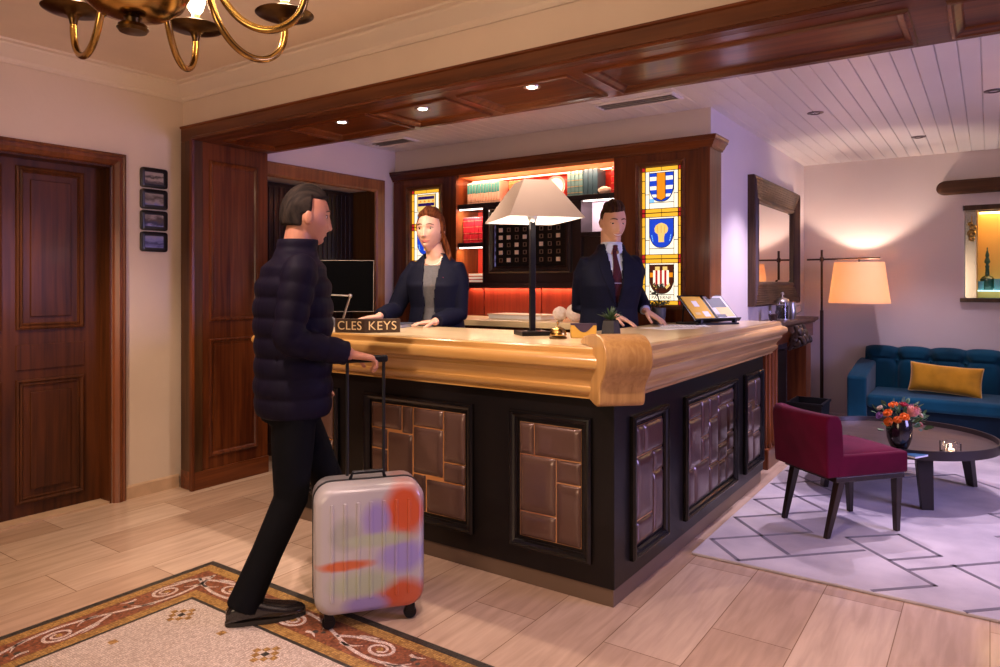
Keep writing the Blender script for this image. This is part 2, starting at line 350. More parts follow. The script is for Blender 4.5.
# casing profile: inset 0 at outer edge
y0, y1, zt = DY0 - .075, DY1 + .078, DZ + .075
rings = []
for ins, h in CS: rings.append([(XL + h, y0 + ins, 0), (XL + h, y0 + ins, zt - ins), (XL + h, y1 - ins, zt - ins), (XL + h, y1 - ins, 0)])
n = len(CS); vs = [q for r in rings for q in r]; fs = [(i * 4 + j, i * 4 + j + 1, ((i + 1) % n) * 4 + j + 1, ((i + 1) % n) * 4 + j) for i in range(n) for j in range(3)]
mb.add(vs, fs).build('door_casing', M_dooredge, d, smooth=True, angle=20)
MB().box(XL - .2, XL + .002, DY1 - .012, DY1 - .0005, 0, DZ - .001).box(XL - .2, XL + .002, DY0 + .0005, DY0 + .012, 0, DZ - .001).box(XL - .2, XL + .002, DY0, DY1, DZ - .012, DZ - .0005).build('door_lining', M_doorz, d)
MB().box(XL - .2, XL, DY0, DY1, 0.001, .012).build('threshold', M_stone, d)
XD = XL - .115
def door_leaf(ya, yb):
    lf = MB().box(XD - .04, XD, ya, yb, .012, DZ - .01).build('door_leaf', M_doorz, d)
    for pa, pb in ((ya + .045, ya + .40), (yb - .475, yb - .105)):
        for z0, z1 in ((1.085, 2.03), (.085, .80)):
            mb = MB(); framed(mb, lambda u, v, h: (XD + h, u, v), pa, pb, z0, z1, [(0, -.002), (.002, .012), (.012, .016), (.022, .006), (.032, .010), (.040, -.001)])
            mb.build('panel_moulding', M_doorz, lf)
            MB().box(XD, XD + .010, pa + .075, pb - .075, z0 + .075, z1 - .075).build('raised_panel', M_doorz, lf, bevel=.008)
        MB().box(XD, XD + .008, pa, pb, .855, 1.0).build('lock_rail_panel', M_doorz, lf, bevel=.006)
    return lf
door_leaf(1.275, DY1 - .005); door_leaf(DY0 + .005, 1.265)
# inner doorway behind the desk (dark, ajar) with amber casing
d = empty('door_2', (XI, 3.86, 0)); d['kind'] = 'structure'
y0, y1, zt = 3.20, 4.53, 2.255
CS2 = [(0, 0), (0, .018), (.010, .026), (.030, .022), (.090, .022), (.104, .014), (.112, 0)]
rings = [[(XI + h, y0 + ins, 0), (XI + h, y0 + ins, zt - ins), (XI + h, y1 - ins, zt - ins), (XI + h, y1 - ins, 0)] for ins, h in CS2]
n = len(CS2); vs = [q for r in rings for q in r]; fs = [(i * 4 + j, i * 4 + j + 1, ((i + 1) % n) * 4 + j + 1, ((i + 1) % n) * 4 + j) for i in range(n) for j in range(3)]
MB().add(vs, fs).build('door_casing', M_orangewood, d, smooth=True, angle=20)
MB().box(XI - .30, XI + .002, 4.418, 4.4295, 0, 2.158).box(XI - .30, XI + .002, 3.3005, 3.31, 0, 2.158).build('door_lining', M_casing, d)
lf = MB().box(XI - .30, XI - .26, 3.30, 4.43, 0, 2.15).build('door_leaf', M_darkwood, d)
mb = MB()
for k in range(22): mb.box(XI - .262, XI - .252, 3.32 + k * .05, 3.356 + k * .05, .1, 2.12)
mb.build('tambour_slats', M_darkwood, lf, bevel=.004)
# ---------------------------------------------------------------- small fittings in the ceilings
M_lens = mat('spot_lens', (1, 1, 1), emit=(1.0, .86, .72), es=26)
M_trim = mat('nickel_trim', (.62, .55, .50), .3, 1.0)
def downlight(x, y, z, label, group, r=.035, glow=True):
    e = empty('downlight', (x, y, z - .004), label, 'ceiling light', group)
    MB().lathe([(r * .72, .02), (r * .72, .0), (r * .9, -.004), (r * 1.2, -.003), (r * 1.25, .004), (r * 1.1, .004), (r * .8, .02)], (x, y, z), 28).build('trim_ring', M_trim, e, smooth=True)
    MB().lathe([(0, -.0022), (r * .68, -.0022), (r * .68, .0), (0, .0)], (x, y, z), 24).build('lens', M_lens, e)
    return e
SL = ['leftmost glowing spotlight set in the dark coffered beam', 'middle glowing spotlight of the three set in the coffered beam', 'glowing spotlight set in the coffer above the table lamp']
for (x, y), l in zip(SOFFIT_SPOTS, SL): downlight(x, y, ZS + .0135, l, 'spotlights in the coffered beam')
M_lensoff = mat('far_spot_lens', (.8, .8, .8), emit=(.9, .75, 1.0), es=3)
FL = ['small recessed ceiling spotlight on the white boards nearest the beam', 'small recessed ceiling spotlight nearest the far wall', 'recessed ceiling spotlight at the right edge of the boarded ceiling']
for (x, y), l in zip(FAR_SPOTS, FL):
    e = empty('recessed_spotlight', (x, y, ZF - .01), l, 'ceiling light', 'spotlights in the boarded ceiling')
    MB().lathe([(.030, .02), (.030, -.006), (.034, -.008), (.052, -.004), (.055, .004), (.045, .006), (.032, .02)], (x, y, ZF), 28).build('trim_ring', mat('smoked_trim', (.16, .12, .12), .35, .8), e, smooth=True)
    MB().lathe([(0, .004), (.029, .004), (.029, .008), (0, .008)], (x, y, ZF), 24).build('lens', M_lensoff, e)
for (x, y), l in zip(ASSUMED_SPOTS, ['lobby ceiling spotlight just right of the brass chandelier', 'lobby ceiling spotlight opposite the desk corner', 'lobby ceiling spotlight nearest the double door', 'lobby ceiling spotlight farthest from the double door']):
    e = empty('downlight', (x, y, ZM - .01), l, 'ceiling light', 'lobby ceiling spotlights')  # assumed fitting for an unseen lobby spot
    MB().lathe([(.030, .012), (.030, -.006), (.05, -.004), (.052, .004), (.032, .012)], (x, y, ZM), 24).build('trim_ring', M_trim, e, smooth=True)
def vent(x0, x1, y0, y1, label):
    e = empty('ceiling_vent', ((x0 + x1) / 2, (y0 + y1) / 2, ZF - .012), label, 'air vent', 'slotted air vents in the boarded ceiling')
    mb = MB(); framed(mb, lambda u, v, h: (u, v, ZF - h), x0, x1, y0, y1, [(0, 0), (0, .006), (.016, .012), (.022, .004), (.022, -.004)]); mb.build('vent_frame', M_plank, e)
    MB().box(x0 + .02, x1 - .02, y0 + .02, y1 - .02, ZF - .001, ZF + .002).build('vent_shadow_box', mat('vent_dark', (.22, .20, .20), .6), e)
    mb = MB()
    for k in range(4):
        yy = y0 + .035 + k * (y1 - y0 - .07) / 3
        mb.obox(((x0 + x1) / 2, yy, ZF - .004), (x1 - x0 - .044, .018, .003), (.7, 0, 0))
    mb.build('vent_louvre', mat('vent_grey', (.50, .46, .45), .5), e)
vent(-2.16, -1.60, 4.17, 4.36, 'long slotted air vent in the white boards in front of the wall above the bookcase')
vent(-4.30, -3.86, 4.22, 4.41, 'short slotted air vent in the ceiling above the dark inner doorway')
# ================================================================ RECEPTION DESK
BX, BY, EX, EY = -1.283, 2.688, -3.43, 5.03
IX, IY = -1.80, 3.35                                # inner edges of the worktop
desk = empty('reception_desk', (-2.0, 3.2, 0), 'large L-shaped black reception desk with moulded oak top and bronze leather panels', 'reception desk')
NX_, NY_ = -1.450, 4.60
L2 = [(EX, BY), (BX, BY), (BX, EY), (NX_, EY), (NX_, NY_), (IX + .04, NY_), (IX + .04, IY - .04), (EX, IY - .04)]
MB().prism(L2, lambda u, v, d: (u, v, d), .075, .90).build('body', M_black, desk, bevel=.003)
KX, KY = BX - .007, BY + .007
L3 = [(EX + .05, KY), (KX, KY), (KX, EY - .03), (NX_ + .01, EY - .03), (NX_ + .01, KY + .3), (EX + .05, KY + .3)]
def kick_mat():
    m = bpy.data.materials.new('stone_kickboard'); m.use_nodes = True; nt = m.node_tree; b = nt.nodes['Principled BSDF']
    g = _n(nt, 'ShaderNodeNewGeometry'); sp = _n(nt, 'ShaderNodeSeparateXYZ'); nt.links.new(g.outputs['Position'], sp.inputs[0])
    ad = _n(nt, 'ShaderNodeMath', operation='ADD'); nt.links.new(sp.outputs['X'], ad.inputs[0]); nt.links.new(sp.outputs['Y'], ad.inputs[1])
    cb = _n(nt, 'ShaderNodeCombineXYZ'); nt.links.new(ad.outputs[0], cb.inputs['X'])
    br = _n(nt, 'ShaderNodeTexBrick'); nt.links.new(cb.outputs[0], br.inputs['Vector']); br.inputs['Scale'].default_value = 1; br.inputs['Brick Width'].default_value = .5; br.inputs['Row Height'].default_value = 3; br.inputs['Mortar Size'].default_value = .003
    br.inputs['Color1'].default_value = (.66, .52, .44, 1); br.inputs['Color2'].default_value = (.56, .43, .35, 1); br.inputs['Mortar'].default_value = (.14, .09, .06, 1)
    nt.links.new(br.outputs['Color'], b.inputs['Base Color']); b.inputs['Roughness'].default_value = .3
    return m
MB().prism(L3, lambda u, v, d: (u, v, d), 0.0, .076).build('kickboard', kick_mat(), desk, bevel=.002)
# worktop slab and the moulded edge, swept with mitred corners
PROF = [(-.03, 1.088), (.072, 1.088), (.080, 1.082), (.082, 1.062), (.088, 1.056), (.100, 1.054), (.110, 1.046), (.116, 1.034), (.116, 1.020), (.110, 1.008), (.098, 1.000),
        (.088, .996), (.084, .986), (.086, .980), (.076, .966), (.062, .950), (.055, .935), (.054, .925), (.062, .920), (.062, .912), (.056, .900), (.044, .886), (.034, .880), (.034, .868), (-.03, .868)]
LT = [(EX - .07, BY - .04), (BX + .04, BY - .04), (BX + .04, EY + .13), (NX_, EY + .13), (NX_, NY_ + .01), (IX, NY_ + .01), (IX, IY), (EX - .07, IY)]
MB().prism(LT, lambda u, v, d: (u, v, d), 1.040, 1.0885).build('worktop', M_top, desk)
MB().sweep(PROF, [(EX, IY - .02, -1, 0), (EX, BY, -1, -1), (BX, BY, 1, -1)]).build('front_moulding', M_oakx, desk, smooth=True, angle=28)
MB().sweep(PROF, [(BX, BY, 1, -1), (BX, EY + .09, 1, 1), (NX_ + .01, EY + .09, 0, 1)]).build('side_moulding', M_oaky, desk, smooth=True, angle=28)
SC = [(-.16, 1.105), (-.12, 1.125), (-.02, 1.142), (.05, 1.146), (.105, 1.140), (.145, 1.122), (.172, 1.095), (.182, 1.060), (.178, 1.03), (.162, 1.000), (.138, .975), (.115, .952), (.102, .93), (.097, .905), (.097, .885), (.092, .868), (.08, .858), (.06, .853), (.03, .856), (-.05, .87), (-.05, 1.09), (-.16, 1.09)]
q = math.sqrt(.5)
def scf(u, v, d): return (BX + q * (u + d), BY + q * (-u + d), v)
MB().prism(SC, scf, -.098, .098).build('corner_scroll', M_oakz, desk, bevel=.007, seg=3)
mb = MB(); rim = [(a, z) for a, z in SC[1:19]]
# padded leather tiles: (u0,u1,v0,v1) from the top left
LAY = {
 'A': [(0, .46, 0, .30), (.50, 1, 0, .46), (0, .46, .32, .64), (.50, 1, .48, 1), (0, .46, .66, 1)],
 'B': [(0, .34, 0, .25), (.36, .46, 0, .27), (.48, .78, 0, .18), (.80, 1, 0, .48), (0, .18, .27, .46), (.20, .46, .29, .73), (0, .18, .48, .73), (.48, .78, .20, .64), (.80, 1, .50, .67), (0, .24, .75, 1), (.26, .46, .75, 1), (.48, .60, .66, 1), (.62, 1, .69, 1)],
 'C': [(0, .24, 0, .28), (.27, 1, 0, .28), (0, .60, .30, .78), (.63, 1, .30, .48), (.63, 1, .50, 1), (0, .60, .80, 1)],
 'D': [(0, .26, 0, .26), (.29, 1, 0, .26), (0, .60, .28, .80), (.63, 1, .28, .46), (.63, 1, .48, 1), (0, .60, .82, 1)],
 'E': [(0, .26, 0, .15), (.28, .42, 0, .38), (.44, .62, 0, .24), (.64, 1, 0, .14), (0, .26, .17, .64), (.28, .42, .40, .62), (.44, .62, .26, .72), (.64, .84, .16, .56), (.86, 1, .16, .48), (.86, 1, .50, .68), (.64, .84, .58, .74), (0, .12, .66, 1), (.14, .42, .64, 1), (.44, .62, .74, 1), (.64, .80, .76, 1), (.82, 1, .70, 1)],
 'F': [(0, .62, 0, .27), (.66, 1, 0, .36), (0, .36, .29, .62), (.40, 1, .38, .68), (0, .44, .64, 1), (.48, 1, .70, 1)]}
def panel(fn, u0, u1, z0, z1, lay, label=None):
    """fn(u,z,h): u along the face left to right, h outwards"""
    mb = MB(); framed(mb, fn, u0, u1, z0, z1, [(0, -.002), (.0, .016), (.006, .026), (.014, .028), (.020, .020), (.030, .016), (.036, .006), (.040, .006), (.040, -.002)])
    fr = mb.build('panel_frame', M_bead, desk, smooth=True, angle=30)
    a0, a1, b0, b1 = u0 + .052, u1 - .052, z0 + .052, z1 - .052
    MB().prism([(a0, b0), (a1, b0), (a1, b1), (a0, b1)], lambda u, v, d: fn(u, v, d), .0005, .003).build('brass_backing', M_gold, fr)
    for p0, p1, q0, q1 in lay:
        x0, x1 = a0 + p0 * (a1 - a0) + .002, a0 + p1 * (a1 - a0) - .001; zt, zb = b1 - q0 * (b1 - b0) - .003, b1 - q1 * (b1 - b0) + .001
        if p0 > 0: x0 -= .007
        if q0 > 0: zt += .008
        N = 9; vs = []; fs = []
        for j in range(N):
            for i in range(N):
                s, t = .5 - .5 * math.cos(PI * i / (N - 1)), .5 - .5 * math.cos(PI * j / (N - 1))
                xx, zz = x0 + s * (x1 - x0), zb + t * (zt - zb)
                e = min(xx - x0, x1 - xx, zz - zb, zt - zz); mxe = .022
                h = .003 + .012 * math.sqrt(max(0, 1 - (1 - min(e, mxe) / mxe) ** 2))
                vs.append(fn(xx, zz, h))
        vs += [fn(x0, zb, .002), fn(x1, zb, .002), fn(x1, zt, .002), fn(x0, zt, .002)]
        for j in range(N - 1):
            for i in range(N - 1): fs.append((j * N + i, j * N + i + 1, (j + 1) * N + i + 1, (j + 1) * N + i))
        MB().add(vs, fs).build('leather_tile', M_leather, fr, smooth=True, angle=80)
ff = lambda u, z, h: (u, BY - h, z)
fs_ = lambda u, z, h: (BX + h, u, z)
panel(ff, -3.217, -2.925, .165, .782, LAY['A']); panel(ff, -2.730, -2.008, .165, .782, LAY['B']); panel(ff, -1.800, -1.384, .165, .782, LAY['C'])
panel(fs_, 2.84, 3.250, .150, .775, LAY['D']); panel(fs_, 3.485, 4.37, .145, .775, LAY['E']); panel(fs_, 4.55, 4.975, .145, .775, LAY['F'])
# ================================================================ THINGS ON THE DESK
CT = 1.0887
# table lamp
t = empty('table_lamp', (-1.93, 3.08, CT), 'tall table lamp with black square-section stem and grey pyramid shade on the desk', 'lamp', rz=math.radians(50))
lm = dict(world=False)
MB().obox((0, 0, .011), (.155, .155, .022)).build('base', M_blackm, t, bevel=.003, **lm)
MB().obox((0, 0, .30), (.028, .028, .56)).build('pole', M_blackm, t, bevel=.003, **lm)
MB().lathe([(.012, .575), (.018, .585), (.026, .60), (.03, .62), (.024, .635), (.020, .66), (.026, .67), (.026, .69), (.018, .70), (.012, .72)], (0, 0, 0), 24).build('socket', M_steel, t, smooth=True, world=False)
mb = MB(); a, c_, z0, z1 = .192, .072, .585, .785
def ring(s, z): return [(-s, -s * 1.28, z), (s, -s * 1.28, z), (s, s * 1.28, z), (-s, s * 1.28, z)]
mb.loft([ring(a, z0), ring(c_, z1)], cap=False); mb.loft([ring(a - .003, z0), ring(c_ - .003, z1 - .001)], cap=False)
mb.add(ring(a, z0) + ring(a - .003, z0), [(i, (i + 1) % 4, 4 + (i + 1) % 4, 4 + i) for i in range(4)])
mb.add(ring(c_, z1) + ring(c_ - .003, z1 - .001), [(i, (i + 1) % 4, 4 + (i + 1) % 4, 4 + i) for i in range(4)])
def shade_mat(name, out, inn_trans, rough=.8):
    m = bpy.data.materials.new(name); m.use_nodes = True; nt = m.node_tree; b = nt.nodes['Principled BSDF']; o = nt.nodes['Material Output']
    b.inputs['Base Color'].default_value = (*out, 1); b.inputs['Roughness'].default_value = rough; b.inputs['Specular IOR Level'].default_value = .2
    tr = _n(nt, 'ShaderNodeBsdfTranslucent'); tr.inputs[0].default_value = (*out, 1); mx = _n(nt, 'ShaderNodeMixShader'); mx.inputs[0].default_value = inn_trans
    no = _n(nt, 'ShaderNodeTexNoise'); no.inputs['Scale'].default_value = 160; bu = _n(nt, 'ShaderNodeBump'); bu.inputs['Strength'].default_value = .15; bu.inputs['Distance'].default_value = .002
    nt.links.new(no.outputs['Fac'], bu.inputs['Height']); nt.links.new(bu.outputs[0], b.inputs['Normal'])
    nt.links.new(b.outputs[0], mx.inputs[1]); nt.links.new(tr.outputs[0], mx.inputs[2]); nt.links.new(mx.outputs[0], o.inputs[0]); return m
M_shade = shade_mat('grey_linen_shade', (.30, .225, .18), .015)
mb.build('lamp_shade', M_shade, t, world=False)
MB().loft([ring(a - .004, z0 + .001), ring(c_ - .004, z1 - .002)], cap=False).build('shade_lining', mat('white_lining', (.92, .88, .84), .7), t, world=False)
M_bulb = mat('lit_bulb', (1, 1, 1), emit=(1.0, .88, .78), es=14)
MB().sphere((0, 0, .70), .028, 16, 12).build('bulb', M_bulb, t, smooth=True, world=False)
MB().prism([(-.140, -.180), (.140, -.180), (.140, .180), (-.140, .180)], lambda u, v, d: (u, v, d), .664, .667).build('diffuser', mat('opal_diffuser', (1, .97, .92), .6, emit=(1.0, .90, .88), es=2.6), t, world=False)
lamp('POINT', 'table_lamp_light', (-1.93, 3.08, CT + .56), 5.5, (1.0, .82, .66), .07)
# desk bell
t = empty('desk_bell', (-1.70, 2.945, CT), 'round brass call bell on the oak desk top beside the lamp base', 'bell')
MB().lathe([(0, 0), (.042, 0), (.043, .006), (.036, .012), (.02, .014), (0, .014)], t.location, 32).build('base', M_brassd, t, smooth=True)
MB().lathe([(.040, .016), (.041, .020), (.038, .034), (.029, .048), (.014, .056), (0, .058)], t.location, 32).build('bell_dome', M_brass, t, smooth=True)
MB().lathe([(.004, .056), (.004, .070), (.008, .073), (.008, .080), (.0, .083)], t.location, 20).build('push_button', M_brass, t, smooth=True)
# card box
t = empty('card_box', (-1.625, 3.06, CT), 'small yellow box with a dark scooped front beside the brass bell', 'box', rz=math.radians(32))
M_yel = mat('ochre_card', (.62, .36, .05), .45, coat=.2)
MB().box(-.062, .062, -.025, .030, 0, .062).build('box_body', M_yel, t, bevel=.003, world=False)
MB().prism([(-.048, .066)] + [(-.040 + .08 * k / 10, .056 - .028 * math.sin(PI * k / 10)) for k in range(11)] + [(.048, .066)], lambda u, v, d: (u, d, v), -.0285, -.0255).build('scooped_flap', mat('plum_card', (.05, .028, .05), .5), t, world=False)
MB().box(-.062, .062, -.025, .030, .062, .070).build('lid', MATS['plum_card'], t, bevel=.002, world=False)
# pot with spiky plant
def spiky(loc, pot_r, pot_h, label, seed, leafn=26, L=.10, square=True, mpot=None):
    t = empty('potted_plant', loc, label, 'plant')
    mb = MB(); q0, q1 = pot_r, pot_r * .80
    if square: 
        rr = lambda s, z: [(loc[0] + x, loc[1] + y, loc[2] + z) for x, y in [(-s, -s), (s, -s), (s, s), (-s, s)]]
        mb.loft([rr(q0, 0), rr(q1, pot_h)]).build('pot', mpot or M_pot, t, bevel=.004)
        MB().box(loc[0] - q1 * .9, loc[0] + q1 * .9, loc[1] - q1 * .9, loc[1] + q1 * .9, loc[2] + pot_h - .002, loc[2] + pot_h + .003).build('soil', M_soil, t)
    else:
        mb.lathe([(0, 0), (q1, 0), (q0, pot_h * .6), (q0 * .95, pot_h), (q0 * .85, pot_h), (q0 * .8, pot_h * .85), (0, pot_h * .85)], loc, 28).build('pot', mpot or M_pot, t, smooth=True)
        MB().lathe([(0, pot_h * .84), (q0 * .79, pot_h * .84), (q0 * .79, pot_h * .88), (0, pot_h * .88)], loc, 20).build('soil', M_soil, t)
    rnd = random.Random(seed); mb = MB()
    for k in range(leafn):
        a = rnd.random() * 2 * PI; tilt = rnd.uniform(.15, 1.0); ln = L * rnd.uniform(.6, 1.1); w = .006 + .003 * rnd.random()
        d = Vector((math.cos(a), math.sin(a), 0)); s = Vector((-math.sin(a), math.cos(a), 0)); rows = []
        for i in range(6):
            f = i / 5; p = Vector(loc) + Vector((0, 0, pot_h)) + d * (ln * f * math.sin(tilt) * (1 + .3 * f)) + Vector((0, 0, ln * f * math.cos(tilt) * (1 - .25 * f * tilt)))
            ww = w * (1 - f) ** .6 * (.6 + 1.2 * f if f < .35 else 1) + .0004
            rows.append([tuple(p - s * ww), tuple(p + Vector((0, 0, ww * .5))), tuple(p + s * ww), tuple(p - Vector((0, 0, ww * .5)))])
        mb.loft(rows)
    mb.build('leaves', M_leaf, t, smooth=True)
    return t
M_pot = mat('dark_stone_pot', (.030, .027, .028), .6, bump=.3, bscale=50); M_soil = mat('soil', (.02, .013, .008), .9)
M_leaf = mat('dark_green_leaf', (.045, .095, .035), .45, var=.35, vscale=14)
spiky((-1.56, 3.23, CT), .038, .078, 'small dark tapered square pot of spiky green leaves on the desk corner', 3, 30, .075)
# bilingual keys sign: two angled faces
t = empty('wooden_desk_sign', (-2.78, 2.80, CT), 'dark wooden folded sign lettered CLES KEYS in gold on the front edge of the desk', 'sign')
M_signw = wood('sign_wood', (.035, .02, .012), (.075, .045, .025), .5, .1, 'X')
P0, P1, P2 = Vector((-2.915, 2.642)), Vector((-2.740, 2.690)), Vector((-2.620, 2.838))
def slab(A, B, nm, word):
    d = (B - A).normalized(); nrm = Vector((d.y, -d.x)); th = .035; A2, B2 = A - nrm * th, B - nrm * th
    MB().prism([tuple(A), tuple(B), tuple(B2), tuple(A2)], lambda u, v, k: (u, v, k), CT, CT + .074).build(nm, M_signw, t, bevel=.002)
    M = Matrix(((d.x, 0, nrm.x, (A.x + B.x) / 2 + nrm.x * .001 - t.location.x), (d.y, 0, nrm.y, (A.y + B.y) / 2 + nrm.y * .001 - t.location.y), (0, 1, 0, .036), (0, 0, 0, 1)))
    text_mesh('gold_lettering', word, .066, .0012, M_goldl, t, M, space=1.08)
M_goldl = mat('gilt_letters', (.85, .68, .36), .4, .3)
slab(P0, P1, 'left_face', 'CLES'); slab(P1, P2, 'right_face', 'KEYS')
# papers
M_print = mat('grey_print', (.35, .36, .42), .7)
def paper(loc, w, h, rz, label, nm='document'):
    t = empty(nm, loc, label, 'paper', rz=rz)
    MB().box(-w / 2, w / 2, -h / 2, h / 2, 0, .0012).build('sheet', M_paper, t, world=False)
    mb = MB()
    for k in range(9): mb.box(-w * .38, w * .38 - (k % 3) * .02, h * .38 - k * h * .085 - .004, h * .38 - k * h * .085, .0011, .0018)
    mb.build('printed_lines', M_print, t, world=False)
    return t
paper((-1.56, 4.02, CT), .21, .297, math.radians(-20), 'white printed sheet under the fingers of the person in a suit')
paper((-1.56, 4.26, CT + .0014), .21, .297, math.radians(-62), 'white printed sheet farther along the desk towards the brochure stand')
# brochure stand
t = empty('brochure_stand', (-1.51, 4.57, CT), 'low dark metal stand with a sloping rest near the right end of the desk', 'stand', rz=math.radians(60))
MB().box(-.17, .17, -.10, .12, 0, .012).box(-.15, -.13, -.10, -.07, .012, .04).box(.13, .15, -.10, -.07, .012, .04).build('foot_frame', M_blackm, t, bevel=.003, world=False)
TM = Matrix.Translation((0, -.085, .030)) @ Matrix.Rotation(math.radians(42), 4, 'X')
mb = MB(); mb.T = TM; mb.box(-.185, .185, 0, .235, -.008, 0).box(-.185, .185, -.006, 0, -.008, .022).build('sloping_rest', M_blackm, t, bevel=.002, world=False)
mb = MB().tube([(-.13, .10, .012), (-.13, .085, .15)], .006, 8).tube([(.13, .10, .012), (.13, .085, .15)], .006, 8).build('strut', M_blackm, t, world=False)
RT = Matrix.Translation(t.location) @ Matrix.Rotation(t.rotation_euler.z, 4, 'Z') @ TM
def brochure(x0, x1, m, label, art):
    o = MB(); o.T = RT; o.box(x0, x1, .002, .215, .0005, .007)
    e = o.build('brochure', m, None, bevel=.001); tag(e, label, 'brochure', 'brochures on the stand')
    for (u0, u1, v0, v1, mi) in art:
        a = MB(); a.T = RT; a.box(x0 + u0 * (x1 - x0), x0 + u1 * (x1 - x0), .002 + v0 * .213, .002 + v1 * .213, .0068, .0076 + .0002 * mi); a.build('cover_print', [mat('cover_white', (.85, .83, .78), .6), mat('cover_gold', (.75, .55, .22), .6), mat('cover_slate', (.04, .042, .055), .5)][mi], e)
brochure(-.170, -.012, mat('yellow_cover', (.80, .46, .05), .6, spec=.2), 'yellow brochure with white patches on the stand, left of the black one', [(.35, .62, .55, .8, 0), (.55, .85, .12, .34, 0), (.15, .4, .2, .3, 1)])
brochure(.012, .170, mat('white_cover', (.70, .68, .66), .6, spec=.2), 'white brochure with a black block on the stand, right of the yellow one', [(.06, .86, .50, .93, 2), (.25, .95, .10, .52, 1), (.02, .5, .08, .2, 2)])
# bonsai in front of the stained glass
loc = (-1.99, 4.62, CT + .0); 
t = empty('potted_bonsai', (-1.765, 4.35, CT), 'small dark-leaved bonsai in a round grey pot on the desk beside the brochure stand', 'plant')
bx, by, bz = -1.765, 4.35, CT
MB().lathe([(0, 0), (.034, 0), (.046, .05), (.049, .10), (.047, .108), (.042, .108), (.040, .1), (0, .1)], (bx, by, bz), 28).build('pot', mat('grey_pot', (.06, .06, .065), .6), t, smooth=True)
MB().lathe([(0, .098), (.039, .098), (.039, .103), (0, .103)], (bx, by, bz), 20).build('soil', M_soil, t)
MB().tube([(bx, by, bz + .1), (bx + .006, by, bz + .15), (bx - .006, by, bz + .19), (bx + .004, by, bz + .235)], [.006, .005, .004, .003], 8).tube([(bx - .004, by, bz + .18), (bx - .03, by, bz + .20)], .003, 6).build('trunk', mat('bark', (.05, .03, .02), .8), t, smooth=True)
rnd = random.Random(5); mb = MB()
for cx, cz, r, n in ((0, .25, .035, 60), (-.035, .205, .022, 30), (-.03, .135, .045, 60), (.04, .14, .035, 50)):
    for k in range(n):
        a, b2, rr = rnd.random() * 2 * PI, rnd.uniform(-1, 1), r * rnd.random() ** .4; p = Vector((bx + cx + rr * math.cos(a), by + rr * math.sin(a), bz + cz + rr * .5 * b2)); s = rnd.uniform(.005, .009)
        mb.obox(p, (s * 1.6, s, .001), (rnd.random() * 3, rnd.random() * 3, rnd.random() * 3))
mb.build('foliage', mat('bonsai_leaf', (.05, .07, .03), .5, var=.3), t)
# ================================================================ BUILT-IN BOOKCASE
RX0, RX1, YR = -3.665, -2.222, 4.97                  # recess
bk = empty('built_in_bookcase', (-2.9, 4.8, 0), 'wide mahogany built-in bookcase with a lit red recess and stained glass in both side piers', 'bookcase')
WZ0, WZ1 = 1.205, 2.165
M_redback = mat('red_leather_back', (.55, .035, .018), .5, coat=.15, var=.10, vscale=3)
M_redz = wood('red_stained_wood', (.20, .018, .008), (.36, .045, .018), .35, .35, 'Z')
mb = MB()
def pier(x0, x1, wx0, wx1):
    m = MB(); m.box(x0, wx0, YC, YR, 0, 2.265).box(wx1, x1, YC, YR, 0, 2.265).box(wx0, wx1, YC, YR, 0, WZ0).box(wx0, wx1, YC, YR, WZ1, 2.265).box(wx0, wx1, YC + .06, YR, WZ0, WZ1)
    return m
pr = pier(RX1, -1.600, -2.018, -1.728); pr.build('pier', M_mahz, bk)
pl = pier(-4.37, RX0, -4.178, -3.84); pl.build('pier', M_mahz, bk)
MB().box(-1.600, -1.522, YC - .012, YC + .095, 0, 2.265).box(-1.5285, -1.522, YC + .09, YC + .23, 0, 2.265).build('corner_post', M_mahz, bk, bevel=.006)
for wx0, wx1 in ((-2.018, -1.728), (-4.178, -3.84)):
    m = MB(); framed(m, lambda u, v, h: (u, YC - h, v), wx0 - .035, wx1 + .035, WZ0 - .035, WZ1 + .035, [(0, -.002), (0, .014), (.010, .020), (.022, .012), (.030, .010), (.036, -.01), (.036, -.03)])
    m.build('window_moulding', M_casingx, bk)
